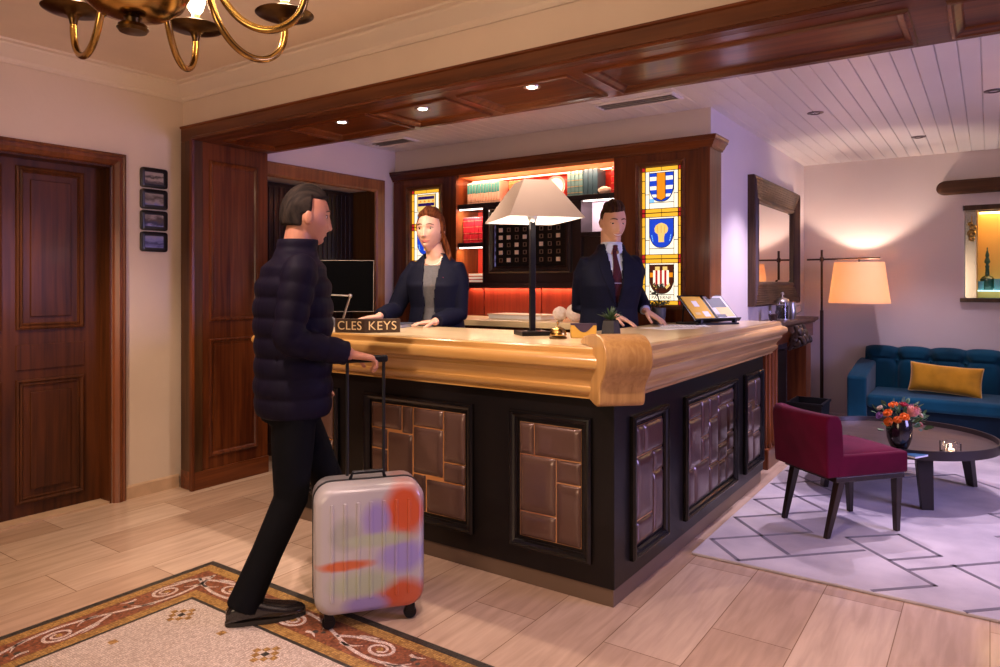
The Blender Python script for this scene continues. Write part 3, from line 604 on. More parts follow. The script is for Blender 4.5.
# stained glass
GL = {}
def gm(n, c, e=1.0):
    if n not in GL: GL[n] = mat('glass_' + n, tuple(q * .3 for q in c), .25, emit=c, es=e)
    return GL[n]
names = [('amber', (1.0, .50, .035), .95), ('white', (1.0, .86, .66), 1.15), ('blue', (.012, .06, .62), .9), ('lead', (.01, .01, .01), 0), ('red', (.55, .02, .02), .8), ('orange', (.95, .30, .01), .85), ('gold', (.95, .62, .18), .9), ('umber', (.10, .02, .01), .6), ('navy', (.03, .01, .14), .6), ('cyan', (.25, .62, 1.0), .9)]
GM = [gm(*q) for q in names]; GI = {q[0]: i for i, q in enumerate(names)}
def stained(wx0, wx1, kinds, words):
    root = MB(); g = root; Wd = wx1 - wx0; mh = (WZ1 - WZ0) / 3
    y = YC + .030
    def rect(u0, u1, v0, v1, c, lay=0): g.cur = GI[c]; g.box(wx0 + u0 * Wd, wx0 + u1 * Wd, y - .004 - lay * .002, y, v0, v1)
    def poly(pts, c, lay=1): g.cur = GI[c]; g.prism([(wx0 + a * Wd, b) for a, b in pts], lambda u, v, d: (u, d, v), y - .004 - lay * .002, y)
    L = .008
    for k in range(3):
        zb = WZ1 - (k + 1) * mh; zt = zb + mh; Z = lambda f: zb + f * mh
        rect(0, 1, zb, zt, 'lead')
        for (u0, u1) in ((.0, .085), (.915, 1.0)):
            for f0, f1 in ((.10, .44), (.455, .70), (.715, .90)): rect(u0 + .01, u1 - .01, Z(f0) , Z(f1), 'amber', 1)
            rect(u0 + .01, u1 - .01, Z(.01), Z(.085), 'red', 1); rect(u0 + .01, u1 - .01, Z(.915), Z(.99), 'red', 1)
        for f0, f1 in ((.01, .085), (.915, .99)):
            rect(.10, .495, Z(f0), Z(f1), 'amber', 1); rect(.51, .90, Z(f0), Z(f1), 'amber', 1)
        for u0, u1 in ((.10, .185), (.815, .90)):
            for f0, f1 in ((.10, .40), (.415, .90)): rect(u0, u1, Z(f0), Z(f1), 'white', 1)
        rect(.20, .80, Z(.10), Z(.215), 'white', 1); rect(.20, .80, Z(.23), Z(.90), 'white', 1)
        rect(.20, .32, Z(.23), Z(.31), 'cyan', 1.2) if k == 0 else None
        # shield
        def shield(s=1.0, top=.86, bot=.25, hw=.295):
            pts = [(.5 - hw * s, Z(top))]; n = 10
            for i in range(n + 1):
                a = i / n; pts.append((.5 - hw * s * math.cos(a * PI / 2) ** .8 if a < 1 else .5, Z(.58 - (.58 - bot) * math.sin(a * PI / 2) ** 1.1)))
            mir = [(1 - u, v) for u, v in pts[:-1]][::-1]
            return pts + mir
        def half(v, hw=.295, bot=.25):       # half width of the shield at height fraction v
            if v >= .58: return hw
            sn = min(1, ((.58 - v) / (.58 - bot))) ** (1 / 1.1); return hw * math.cos(math.asin(sn)) ** .8 if sn < 1 else .0
        poly(shield(1.06, .875, .235), 'lead', 2)
        kd = kinds[k]
        if kd == 'bars':
            poly(shield(), 'blue', 3)
            for f0, f1 in ((.70, .785), (.50, .58), (.34, .40)):
                h0 = min(half(f0), half(f1)) - .01; poly([(.5 - half(f0) + .008, Z(f0)), (.5 + half(f0) - .008, Z(f0)), (.5 + half(f1) - .008, Z(f1)), (.5 - half(f1) + .008, Z(f1))], 'white', 4)
            poly([(.385, Z(.86)), (.385, Z(.31)), (.5, Z(.255)), (.615, Z(.31)), (.615, Z(.86))], 'lead', 5); poly([(.40, Z(.86)), (.40, Z(.318)), (.5, Z(.27)), (.6, Z(.318)), (.6, Z(.86))], 'orange', 6)
        elif kd == 'sheaf':
            poly(shield(), 'blue', 3)
            poly([(.33, Z(.66)), (.34, Z(.59)), (.38, Z(.55)), (.41, Z(.54)), (.43, Z(.46)), (.43, Z(.36)), (.57, Z(.36)), (.57, Z(.46)), (.59, Z(.54)), (.62, Z(.55)), (.66, Z(.59)), (.67, Z(.66)), (.63, Z(.73)), (.56, Z(.765)), (.5, Z(.78)), (.44, Z(.765)), (.37, Z(.73))], 'gold', 4)
            for dx in (-.08, 0, .08): poly([(.495 + dx, Z(.56)), (.505 + dx, Z(.56)), (.505 + dx * 1.2, Z(.72)), (.495 + dx * 1.2, Z(.72))], 'orange', 5)
            for sg in (-1, 1):
                for q_ in range(3): poly([(.5 + sg * (.2 + .012 * q_), Z(.38 + .05 * q_)), (.5 + sg * (.215 + .012 * q_), Z(.38 + .05 * q_)), (.5 + sg * (.225 + .012 * q_), Z(.42 + .05 * q_)), (.5 + sg * (.21 + .012 * q_), Z(.42 + .05 * q_))], 'cyan', 4)
        elif kd == 'pales':
            poly(shield(), 'umber', 3)
            for sg in (-1, 1): poly([(.5 + sg * .13, Z(.34)), (.5 + sg * .22, Z(.42)), (.5 + sg * .20, Z(.48)), (.5 + sg * .10, Z(.39))], 'gold', 4); poly([(.5 + sg * .19, Z(.60)), (.5 + sg * .285, Z(.60)), (.5 + sg * .285, Z(.70)), (.5 + sg * .19, Z(.70))], 'orange', 4)
            for j, u in enumerate((.30, .356, .412, .468, .524, .580, .636)): 
                lo = .36 + abs(u + .028 - .5) * .5; poly([(u, Z(lo)), (u + .052, Z(lo)), (u + .052, Z(.75)), (u, Z(.75))], 'white' if j % 2 == 0 else 'red', 5)
            for sg in (-1, 1): poly([(.5 + sg * .04, Z(.75)), (.5 + sg * .15, Z(.75)), (.5 + sg * .15, Z(.83)), (.5 + sg * .04, Z(.83))], 'gold', 5)
        else:
            poly(shield(), 'gold', 3); 
            for f0 in (.74, .56): poly([(.23, Z(f0)), (.77, Z(f0)), (.77, Z(f0 + .08)), (.23, Z(f0 + .08))], 'navy', 4)
            for u in (.28, .42, .56, .70): poly([(u, Z(.665)), (u + .07, Z(.665)), (u + .035, Z(.72))], 'orange', 5)
    o = g.build('stained_glass', GM, bk)
    for k, w in enumerate(words):
        if w:
            zc = WZ1 - (k + 1) * mh + .155 * mh
            text_mesh('lettering', w, .034, .0006, mat('dim_letter', (.10, .06, .05), .6), o, Matrix.Translation(((wx0 + wx1) / 2 - bk.location.x, y - .0075 - bk.location.y, zc)) @ Matrix.Rotation(PI / 2, 4, 'X'), space=1.05)
stained(-2.018, -1.728, ('bars', 'sheaf', 'pales'), (None, None, 'PAYERNE'))
stained(-4.178, -3.84, ('eagles', 'sheaf', 'pales'), (None, None, None))
# cornice and frieze
CPB = [(0, 2.255), (.010, 2.255), (.014, 2.268), (.022, 2.274), (.030, 2.290), (.040, 2.302), (.046, 2.304), (.046, 2.318), (.052, 2.324), (.052, 2.335), (0, 2.335)]
MB().sweep(CPB, [(-4.375, YC, 0, -1), (-1.522, YC, 1, -1), (-1.522, YC + .23, 1, 0)]).build('cornice', M_mahx, bk, smooth=True, angle=30)
MB().box(-4.375, -1.524, YC, YC + .028, 2.262, 2.335).build('top_board', M_mahx, bk)
# recess
MB().box(RX0, RX1, YR - .01, YR + .02, 1.09, 2.262).build('recess_back', M_redback, bk)
MB().box(RX0, RX1, YC + .04, YR - .01, 2.238, 2.262).build('recess_soffit', mat('amber_soffit', (.80, .28, .09), .5), bk)  # LED glow on the wood put into its orange colour
M_shelf = mat('dark_shelf', (.022, .010, .012), .35, coat=.2)
MB().box(RX0, RX1, YC + .02, YR - .01, 1.972, 2.012).build('shelf', M_shelf, bk, bevel=.002)
MB().box(RX0, -3.40, YC + .02, YR - .01, 1.655, 1.690).build('shelf', M_shelf, bk, bevel=.002)
MB().box(RX0, RX1, YC + .02, YR - .01, 1.325, 1.362).build('shelf', M_shelf, bk, bevel=.002)
MB().box(-2.50, RX1, YC + .02, YR - .01, 1.70, 1.735).build('shelf', M_shelf, bk, bevel=.002)
MB().box(-2.50, RX1, YC + .20, YC + .21, 1.735, 1.972).build('light_cubby_back', mat('pale_cubby', (.62, .50, .56), .6), bk)
MB().box(-2.50, RX1, YC + .06, YC + .075, 1.362, 1.70).build('cubby_door', M_shelf, bk, bevel=.003)
for xd in (-3.405, -2.515): MB().box(xd, xd + .015, YC + .02, YR - .01, 1.362, 1.972).build('divider', M_shelf, bk)
MB().box(-3.389, -2.516, YC + .03, YC + .10, 1.362, 1.972).build('centre_panel', M_shelf, bk, bevel=.003)
mb = MB()
for a, c_ in ((RX0 + .0, RX0 + .25), (RX0 + .255, RX0 + .80), (-2.86, -2.23)): mb.box(a + .004, c_ - .004, YC + .05, YC + .075, 1.095, 1.322)
mb.build('red_splashback', M_redz, bk, bevel=.004)
MB().box(RX0, RX1, YC + .075, YR - .01, 1.085, 1.325).build('splash_carcass', M_redback, bk)
# sideboard below
MB().box(-3.60, -2.25, 4.13, YC + .05, 1.045, 1.09).build('ledge', M_top, bk, bevel=.006)
MB().box(-3.57, -2.28, 4.17, YC - .001, 0, 1.045).build('lower_cabinet', M_mahz, bk)
for k in range(3):
    m = MB(); framed(m, lambda u, v, h: (u, 4.17 - h, v), -3.55 + k * .42, -3.15 + k * .42, .12, .98, [(0, -.002), (0, .014), (.06, .014), (.07, .004), (.09, .004), (.09, -.002)]); m.build('cabinet_door', M_mahz, bk)
# LED strips (real lamps under the shelves)
M_led = mat('warm_led_strip', (1, 1, 1), emit=(1.0, .55, .32), es=3)
M_ledw = mat('white_led_strip', (1, 1, 1), emit=(1.0, .80, .72), es=5)
MB().box(RX0 + .02, RX1 - .02, YC + .20, YC + .212, 2.216, 2.226).build('led_strip', M_led, bk)
MB().box(RX0 + .01, -3.41, YC + .035, YC + .045, 1.963, 1.971).build('led_strip', M_ledw, bk)
MB().box(RX0 + .01, -3.41, YC + .035, YC + .045, 1.646, 1.654).build('led_strip', M_ledw, bk)
MB().box(-2.49, RX1 - .01, YC + .035, YC + .045, 1.963, 1.971).build('led_strip', M_ledw, bk)
lamp('AREA', 'shelf_strip_light', ((RX0 + RX1) / 2, YC + .03, 2.225), 7, (1.0, .50, .30), (1.4, .02), ((RX0 + RX1) / 2, YC + .22, 2.0))
lamp('AREA', 'shelf_strip_light', ((RX0 + RX1) / 2, YC + .18, 2.205), .4, (1.0, .42, .20), (1.4, .02), ((RX0 + RX1) / 2, YC + .10, 2.3))
lamp('AREA', 'cubby_strip_light', (-3.53, YC + .028, 1.960), 2.2, (1.0, .8, .72), (.22, .01), (-3.53, YC + .15, 1.7))
lamp('AREA', 'cubby_strip_light', (-3.53, YC + .028, 1.640), 1.6, (1.0, .7, .5), (.22, .01), (-3.53, YC + .2, 1.4))
lamp('AREA', 'cubby_strip_light', (-2.36, YC + .05, 1.960), 1.3, (1.0, .82, .86), (.22, .01), (-2.36, YC + .2, 1.75))
lamp('AREA', 'splash_strip_light', (-2.95, YC + .035, 1.32), 3.0, (1.0, .62, .42), (1.2, .01), (-2.95, YC - .02, 1.1))
# ---------------------------------------------------------------- key rack
kr = empty('key_rack', (-2.95, YC + .02, 1.44), 'dark framed key rack of small square pigeonholes hanging behind the table lamp', 'key rack')
KX0, KX1, KZ0, KZ1 = -3.33, -2.58, 1.435, 1.955
m = MB(); framed(m, lambda u, v, h: (u, YC + .03 - h, v), KX0, KX1, KZ0, KZ1, [(0, 0), (0, .030), (.012, .038), (.026, .030), (.038, .022), (.052, .020), (.060, .006), (.060, -.0)])
m.build('frame', M_darkwood, kr, smooth=True, angle=25)
MB().box(KX0 + .05, KX1 - .05, YC + .02, YC + .030, KZ0 + .05, KZ1 - .05).build('back_board', M_black, kr)
M_slotL = mat('worn_brass_tag', (.95, .78, .64), .4, .2); M_slotD = mat('dull_brass_ring', (.30, .20, .15), .4, .6)
cols, rows = 8, 7
on = {(0, 0), (1, 0), (2, 2), (3, 0), (7, 0), (0, 1), (2, 1), (4, 1), (0, 2), (4, 2), (1, 3), (7, 3), (0, 4), (3, 4), (5, 5), (6, 4), (2, 5), (5, 1)}
for j in range(rows):
    for i in range(cols):
        cx, cz = KX0 + .110 + i * .0755, KZ0 + .105 + j * .060; jj = rows - 1 - j
        if ((i, 3 - j) in on) or (j > 3 and (i * 7 + j * 5) % 4 == 0):
            MB().obox((cx, YC + .014, cz), (.030, .012, .032)).build('key_tag', M_slotL, kr)
        else:
            m = MB(); framed(m, lambda u, v, h: (u, YC + .02 - h, v), cx - .015, cx + .015, cz - .016, cz + .016, [(0, 0), (0, .008), (.004, .008), (.004, 0)]); m.build('pigeonhole_ring', M_slotD, kr)
# ---------------------------------------------------------------- books
def book(x, z, w, h, dep, m, label, group, y=YC + .085, lay=False, bands=2, mb2=None, tilt=0, stripe=None):
    """spine faces -Y"""
    e = empty('book', (x + w / 2, y + dep / 2, z), label, 'book', group)
    if not lay:
        o = MB(); o.box(x, x + w, y, y + dep, z, z + h).build('cover', m, e, bevel=min(.004, w * .2))
        MB().box(x + .003, x + w - .003, y + .006, y + dep - .004, z + h, z + h + .0012).build('page_block', M_paper, e)
        if stripe:
            MB().box(x + .0005, x + w - .0005, y - .0012, y + .002, z + h * stripe[0], z + h * stripe[1]).build('title_label', stripe[2], e)
        b_ = MB()
        for k in range(bands):
            zz = z + h * (.14 + .72 * k / max(1, bands - 1)); b_.box(x + .001, x + w - .001, y - .0022, y + .002, zz, zz + h * .018)
        if bands: b_.build('gilt_band', M_goldb, e)
    else:
        MB().box(x, x + h, y, y + dep, z, z + w).build('cover', m, e, bevel=.002)
        MB().box(x + .004, x + h - .004, y - .001, y + dep - .004, z + .004, z + w - .004).build('page_block', M_paper, e)
    return e
M_goldb = mat('gilt_band', (.85, .55, .25), .3, .8)
M_cream = mat('cream_cloth', (.66, .46, .36), .6); M_teal = mat('teal_cloth', (.04, .22, .22), .5); M_redbk = mat('red_cloth', (.52, .012, .020), .4, coat=.2)
M_blue = mat('slate_blue_cloth', (.03, .09, .14), .45, coat=.2); M_bluel = mat('pale_teal_cloth', (.10, .24, .27), .45); M_orangebk = mat('orange_cloth', (.55, .16, .05), .5)
TS = 2.0125
LB = ['first', 'second', 'third', 'fourth', 'fifth', 'sixth', 'seventh', 'eighth', 'ninth', 'tenth', 'eleventh', 'twelfth']
for k in range(12):
    book(-3.610 + k * .0275, TS, .0238, .178 + .004 * (k % 3), .13, M_cream, 'cream volume with teal spine label, %s from the left of the row' % LB[k], 'cream and teal volumes on the top shelf', bands=1, stripe=(.50, .93, M_teal))
for k in range(5):
    book(-3.195 + k * .036, TS, .034, .165, .13, M_orangebk, 'orange-bound volume with white bands left of the lamp shade, %s in its row' % LB[k], 'orange volumes on the top shelf', bands=4)
for k in range(4):
    book(-2.655 + k * .034, TS, .032, .195, .14, M_bluel, 'pale teal volume right of the lamp shade, %s in its row' % LB[k], 'teal volumes on the top shelf', bands=4)
for k in range(3):
    book(-2.515 + k * .040, TS, .038, .198, .14, M_blue, 'thick slate-blue volume beside the pale teal ones, %s in its row' % LB[k], 'slate-blue volumes on the top shelf', bands=0)
for k in range(2):
    book(-2.285 + k * .030, TS, .028, .20, .14, M_redbk, ('left' if k == 0 else 'right') + ' of two red volumes at the right end of the top shelf', 'red volumes on the top shelf', bands=4)
for k in range(6):
    book(-3.655 + k * .040, 1.6905, .038, .215, .15, M_redbk, 'red gilt-banded volume in the lit left cubbyhole, %s from the left' % LB[k], 'red volumes in the cubbyhole', bands=4)
for k in range(3):
    book(-3.60, 1.3625 + k * .026, .025, .185 - .01 * k, .14, [M_redbk, M_redbk, M_orangebk][k], ['bottom', 'middle', 'topmost'][k] + ' book of the flat stack in the lower left cubbyhole', 'flat stack of books in the lower cubbyhole', lay=True)
# ornaments on the top shelf
t = empty('ceramic_plate', (-2.80, YC + .17, TS), 'round pink and white plate propped on the top shelf, half behind the lamp shade', 'plate')
Mp = Matrix.Rotation(PI / 2 - .15, 3, 'X')
MB().lathe([(0, 0), (.05, 0), (.055, .006), (.092, .016), (.093, .020), (.055, .011), (.0, .006)], (-2.80, YC + .17, TS + .094), 32, Mp).build('plate_dish', mat('pink_glaze', (.45, .22, .23), .25, coat=.4), t, smooth=True)
MB().lathe([(.060, .0125), (.072, .0165), (.072, .0185), (.060, .0145)], (-2.80, YC + .17, TS + .094), 32, Mp).build('painted_band', M_paper, t, smooth=True)
t = empty('carved_shell', (-2.345, YC + .10, TS), 'white carved shell lying between the blue and red volumes', 'ornament')
mb = MB(); R = []
for i in range(15):
    f = i / 14; r = .030 * math.sin(PI * (.08 + .84 * f)) ** .6 * (1 + .10 * math.sin(i * 2.2)); R.append([(-2.395 + f * .10, YC + .10 + r * math.cos(a) * (1 + .07 * math.cos(5 * a)), TS + .031 + r * math.sin(a) * .98) for a in [2 * PI * k / 20 for k in range(20)]])
mb.loft(R).build('shell_body', mat('ivory', (.78, .70, .62), .5, bump=.5, bscale=80), t, smooth=True, angle=80)
# ornaments on the ledge
def ball(x, y, r, label):
    t = empty('decorative_ball', (x, y, 1.0905), label, 'ornament', 'white woven balls on the ledge')
    m = mat('woven_white', (.86, .74, .66), .7, bump=.9, bscale=55)
    MB().sphere((x, y, 1.0905 + r), r, 36, 24).build('ball_body', m, t, smooth=True)
    mb = MB(); rnd = random.Random(int(r * 1e4))
    for k in range(26):
        n = Vector((rnd.gauss(0, 1), rnd.gauss(0, 1), rnd.gauss(0, 1))).normalized(); a = n.orthogonal().normalized(); b2 = n.cross(a); s = rnd.uniform(.2, .6) ; c0 = math.sqrt(1 - s * s)
        pts = [Vector((x, y, 1.0905 + r)) + (n * c0 + (a * math.cos(q) + b2 * math.sin(q)) * s) * r * 1.01 for q in [2 * PI * j / 16 for j in range(17)]]
        pts = [Vector((p.x, p.y, max(p.z, 1.0925))) for p in pts]
        mb.tube(pts, .0016, 5)
    mb.build('woven_strand', m, t, smooth=True)
ball(-2.485, 4.33, .050, 'smaller white woven ball on the ledge, left of the two'); ball(-2.375, 4.345, .060, 'larger white woven ball on the ledge beside the person in a suit')
t = empty('book', (-2.83, 4.38, 1.0905), 'large pale flat book lying on the ledge behind the lamp stem', 'book')
MB().box(-3.07, -2.60, 4.27, 4.52, 1.0905, 1.097).box(-3.07, -2.60, 4.27, 4.52, 1.123, 1.129).box(-3.07, -2.60, 4.512, 4.52, 1.0905, 1.129).build('cover', mat('pale_cover', (.74, .62, .48), .5), t)
MB().box(-3.062, -2.608, 4.275, 4.512, 1.097, 1.123).build('page_block', M_paper, t)
# ================================================================ LOUNGE
def cloth(name, col, sheen=.6, rough=.75, bump=.15, var=.18, vs=5):
    return mat(name, col, rough, sheen=sheen, bump=bump, bscale=220, var=var, vscale=vs, spec=.12)
# rug
def rug_mat():
    m = bpy.data.materials.new('grey_lilac_rug'); m.use_nodes = True; nt = m.node_tree; b = nt.nodes['Principled BSDF']
    g = _n(nt, 'ShaderNodeNewGeometry'); no = _n(nt, 'ShaderNodeTexNoise'); no.inputs['Scale'].default_value = 3.2; no.inputs['Detail'].default_value = 5; nt.links.new(g.outputs['Position'], no.inputs['Vector'])
    r = _n(nt, 'ShaderNodeValToRGB'); r.color_ramp.elements[0].position = .35; r.color_ramp.elements[0].color = (.36, .30, .32, 1); r.color_ramp.elements[1].position = .65; r.color_ramp.elements[1].color = (.56, .48, .48, 1)
    nt.links.new(no.outputs['Fac'], r.inputs[0]); nt.links.new(r.outputs[0], b.inputs['Base Color']); b.inputs['Roughness'].default_value = .9; b.inputs['Sheen Weight'].default_value = .3
    n2 = _n(nt, 'ShaderNodeTexNoise'); n2.inputs['Scale'].default_value = 260; nt.links.new(g.outputs['Position'], n2.inputs['Vector'])
    bu = _n(nt, 'ShaderNodeBump'); bu.inputs['Strength'].default_value = .5; bu.inputs['Distance'].default_value = .004; nt.links.new(n2.outputs['Fac'], bu.inputs['Height']); nt.links.new(bu.outputs[0], b.inputs['Normal'])
    return m
rug = empty('patterned_rug', (.8, 5.0, 0), 'pale lilac-grey rug with a broken brown lattice of lines under the round table', 'rug')
MB().box(-1.225, 2.9, 3.445, 6.75, .0005, .014).build('rug_pile', rug_mat(), rug, bevel=.005)
LN = [((-1.2, 3.68), (-.79, 4.09)), ((-1.2, 3.68), (-1.0, 3.47)), ((-1.0, 3.47), (-.52, 3.96)), ((-1.2, 4.1), (-.80, 4.51)), ((-1.2, 4.1), (-.82, 3.69)), ((-1.2, 4.51), (-.8, 4.10)), ((-1.2, 4.51), (-.8, 4.92)), ((-1.2, 4.93), (-.8, 4.53)), ((-1.2, 4.93), (-.8, 5.34)), ((-1.2, 5.34), (-.8, 4.94)), ((-1.2, 5.34), (-.8, 5.75)), ((-1.2, 5.75), (-.8, 5.35)),
      ((-.62, 4.11), (-.4, 4.315)), ((-.4, 4.315), (-.2, 4.09)), ((-.4, 3.89), (-.2, 4.09)), ((-.62, 4.11), (-.2, 3.675)), ((-.2, 3.675), (-.42, 3.46)), ((-.31, 3.81), (.24, 4.36)), ((-.146, 3.99), (.10, 3.74)), ((-.08, 3.455), (.34, 3.87)), ((.24, 4.36), (.44, 4.16)), ((.34, 3.87), (.14, 4.07)), ((.44, 4.16), (.85, 4.57)), ((.85, 4.57), (.44, 4.98)), ((.44, 4.98), (.03, 4.57)), ((.2, 4.8), (.0, 5.0)), ((.0, 5.0), (.41, 5.41)), ((-.6, 5.5), (-.2, 5.9)), ((-.2, 5.9), (.2, 5.5)), ((.6, 5.2), (1.2, 5.8)), ((.9, 4.2), (1.3, 4.6)), ((.9, 4.2), (1.3, 3.8)), ((-.8, 5.75), (-.4, 6.15))]
mb = MB()
for (a, b2) in LN:
    A, B = Vector(a), Vector(b2); d = (B - A).normalized(); n = Vector((-d.y, d.x)) * .0105; A = A - d * .006; B = B + d * .006
    mb.prism([tuple(A - n), tuple(B - n), tuple(B + n), tuple(A + n)], lambda u, v, k: (u, v, k), .012, .0150)
tag(mb.build('lattice_lines', cloth('brown_rug_line', (.055, .026, .034)), rug), kind='stuff')
# fireplace with mantel
fp = empty('fireplace', (-1.42, 6.1, 0), 'wooden chimneypiece with black opening and carved bracket under its mantel shelf, beyond the desk end', 'fireplace')
FX = -1.34
MB().box(XM, FX, 5.34, 5.66, 0, 1.0).build('leg', M_mahz, fp, bevel=.004)
MB().box(XM, FX - .015, 6.78, 6.98, 0, 1.0).build('leg', M_mahz, fp, bevel=.004)
for y0, y1 in ((5.32, 5.68), (6.76, 7.0)): MB().box(XM, FX + .02, y0, y1, 0, .15).build('leg_base', M_mahz, fp, bevel=.01)
mb = MB()
for yy in (5.40, 5.50, 5.60): mb.lathe([(.022, .15), (.026, .17), (.020, .19), (.020, .90), (.028, .93)], (FX, yy, 0), 16)
mb.build('reeding', M_mahz, fp, smooth=True)
MB().box(XM, FX + .005, 5.34, 6.98, .88, 1.0).build('frieze', M_mahy, fp, bevel=.004)
mb = MB().sweep([(0, 1.0), (.02, 1.0), (.03, 1.012), (.045, 1.02), (.055, 1.03), (.055, 1.052), (0, 1.052)], [(FX - .01, 5.30, 0, -1), (FX - .01, 5.30, 1, 0), (FX - .01, 7.02, 1, 0)])
mb.box(XM, FX, 5.29, 7.03, 1.0, 1.052); mb.build('mantel_shelf', M_mirrorwood, fp)
def brick_mat():
    m = bpy.data.materials.new('sooty_brick'); m.use_nodes = True; nt = m.node_tree; b = nt.nodes['Principled BSDF']
    g = _n(nt, 'ShaderNodeNewGeometry'); sp = _n(nt, 'ShaderNodeSeparateXYZ'); nt.links.new(g.outputs['Position'], sp.inputs[0]); cb = _n(nt, 'ShaderNodeCombineXYZ'); nt.links.new(sp.outputs['Y'], cb.inputs['X']); nt.links.new(sp.outputs['Z'], cb.inputs['Y'])
    br = _n(nt, 'ShaderNodeTexBrick'); nt.links.new(cb.outputs[0], br.inputs['Vector']); br.inputs['Scale'].default_value = 1; br.inputs['Brick Width'].default_value = .20; br.inputs['Row Height'].default_value = .06; br.inputs['Mortar Size'].default_value = .006
    br.inputs['Color1'].default_value = (.035, .02, .02, 1); br.inputs['Color2'].default_value = (.02, .013, .014, 1); br.inputs['Mortar'].default_value = (.06, .05, .05, 1); nt.links.new(br.outputs['Color'], b.inputs['Base Color']); b.inputs['Roughness'].default_value = .8
    return m
MB().box(XM + .001, XM + .012, 5.66, 6.78, 0, .90).build('brick_lining', brick_mat(), fp)
MB().box(XM + .012, XM + .06, 5.95, 6.55, .03, .78).build('firebox', M_blackm, fp, bevel=.01)
# carved lion-like bracket at the far leg
mb = MB()
def spiral(c, r0, r1, turns, y0, y1, sgn=1, n=26):
    out = [];
    for i in range(n):
        f = i / (n - 1); a = 2 * PI * turns * f * sgn; r = r0 + (r1 - r0) * f; out.append((c[0] + r * math.cos(a), c[1], c[2] + r * math.sin(a)))
    return out
for yy in (6.03, 6.15, 6.27):
    mb.tube(spiral((FX + .065, yy, .885), .050, .010, 1.3, 0, 0), [.022] * 20 + [.018, .016, .014, .012, .01, .008], 10, round_end=True)
    mb.tube([(FX + .01, yy, .83), (FX + .04, yy, .88), (FX + .075, yy, .96), (FX + .06, yy, 1.0)], [.018, .026, .026, .02], 10, round_end=True)
mb.sphere((FX + .05, 6.15, .90), (.055, .15, .065)); mb.sphere((FX + .085, 6.05, .96), (.03, .05, .04)); mb.sphere((FX + .085, 6.23, .93), (.03, .05, .05))
mb.build('carved_bracket', M_darkwood, fp, smooth=True, angle=60)
# things on the mantel
MZ = 1.0525
t = empty('glass_tumbler', (-1.42, 5.87, MZ), 'small dark-filled glass tumbler on the mantel shelf left of the coffee pot', 'glass')
MB().lathe([(0, 0), (.030, 0), (.040, .085), (.037, .085), (.028, .008), (0, .008)], t.location, 28).build('glass_body', M_glass, t, smooth=True)
MB().lathe([(0, .009), (.0275, .009), (.035, .06), (0, .06)], t.location, 24).build('dark_wax', mat('dark_wax', (.06, .025, .02), .3), t, smooth=True)
t = empty('cafetiere', (-1.42, 6.18, MZ), 'glass coffee press with domed steel lid and knob on the mantel shelf', 'coffee press')
MB().lathe([(0, .006), (.052, .006), (.052, .15), (.048, .15), (.048, .010), (0, .010)], t.location, 32).build('glass_body', M_glass, t, smooth=True)
MB().lathe([(0, .011), (.047, .011), (.047, .12), (0, .12)], t.location, 28).build('coffee', mat('coffee', (.03, .02, .02), .2), t, smooth=True)
MB().lathe([(.0, 0), (.056, 0), (.056, .008), (0, .008)], t.location, 28).lathe([(.054, .148), (.056, .154), (.050, .168), (.03, .180), (.006, .184), (.005, .205), (.013, .21), (.015, .220), (.008, .23), (0, .232)], t.location, 28).build('steel_lid', M_steel, t, smooth=True)
MB().tube([(-1.42 - .052, 6.18, MZ + .14), (-1.42 - .09, 6.18, MZ + .13), (-1.42 - .09, 6.18, MZ + .05), (-1.42 - .052, 6.18, MZ + .03)], .006, 10).build('handle', M_steel, t, smooth=True)
t = empty('silver_jug', (-1.405, 6.42, MZ), 'small silver jug on the mantel shelf beside the coffee press', 'jug')
MB().lathe([(0, 0), (.035, 0), (.036, .01), (.045, .04), (.046, .08), (.036, .12), (.040, .145), (.036, .145), (.032, .12), (.042, .08), (.040, .04), (0, .01)], t.location, 28).build('jug_body', M_steel, t, smooth=True)
MB().tube([(-1.36, 6.42, MZ + .11), (-1.325, 6.42, MZ + .12), (-1.32, 6.42, MZ + .07), (-1.36, 6.42, MZ + .04)], .005, 10).build('handle', M_steel, t, smooth=True)
# coal box
t = empty('coal_box', (-1.20, 6.12, .0145), 'black metal box with flared rim standing by the fireplace behind the burgundy chair', 'box')
mb = MB(); rr = lambda a, b2, z: [(-1.20 - a, 6.12 - b2, z), (-1.20 + a, 6.12 - b2, z), (-1.20 + a, 6.12 + b2, z), (-1.20 - a, 6.12 + b2, z)]
mb.loft([rr(.105, .15, .0145), rr(.125, .17, .40), rr(.115, .16, .40), rr(.10, .145, .02)]); mb.build('box_body', M_blackm, t, bevel=.003)
MB().loft([rr(.134, .18, .395), rr(.134, .18, .412), rr(.114, .16, .412), rr(.114, .16, .395), rr(.134, .18, .395)], cap=False).build('rim', M_blackm, t)
# mirror
RS = .66
t = empty('wall_mirror', (XM, 6.30, 1.18), 'large wall mirror in a broad ridged dark wooden frame above the fireplace', 'mirror')
y0, y1, z0, z1 = 5.55, 7.12, 1.175, 2.19
RP = [(0, 0), (0, .05), (.02, .058), (.03, .052)]
for k in range(7): RP += [(.04 + k * .028, .050 - k * .003), (.05 + k * .028, .058 - k * .003), (.062 + k * .028, .050 - k * .003)]
RP += [(.245, .034), (.26, .042), (.285, .030), (.29, .010), (.29, 0)]
RP = [(a * RS, h) for a, h in RP]
m = MB(); framed(m, lambda u, v, h: (XM + h, u, v), y0, y1, z0, z1, RP); m.build('mirror_frame', M_mirrorwood, t)
M_mirr = mat('silvered_glass', (.92, .90, .90), .01, 1.0)
m = MB(); fr = lambda a, h: [(XM + h, y0 + a, z0 + a), (XM + h, y1 - a, z0 + a), (XM + h, y1 - a, z1 - a), (XM + h, y0 + a, z1 - a)]
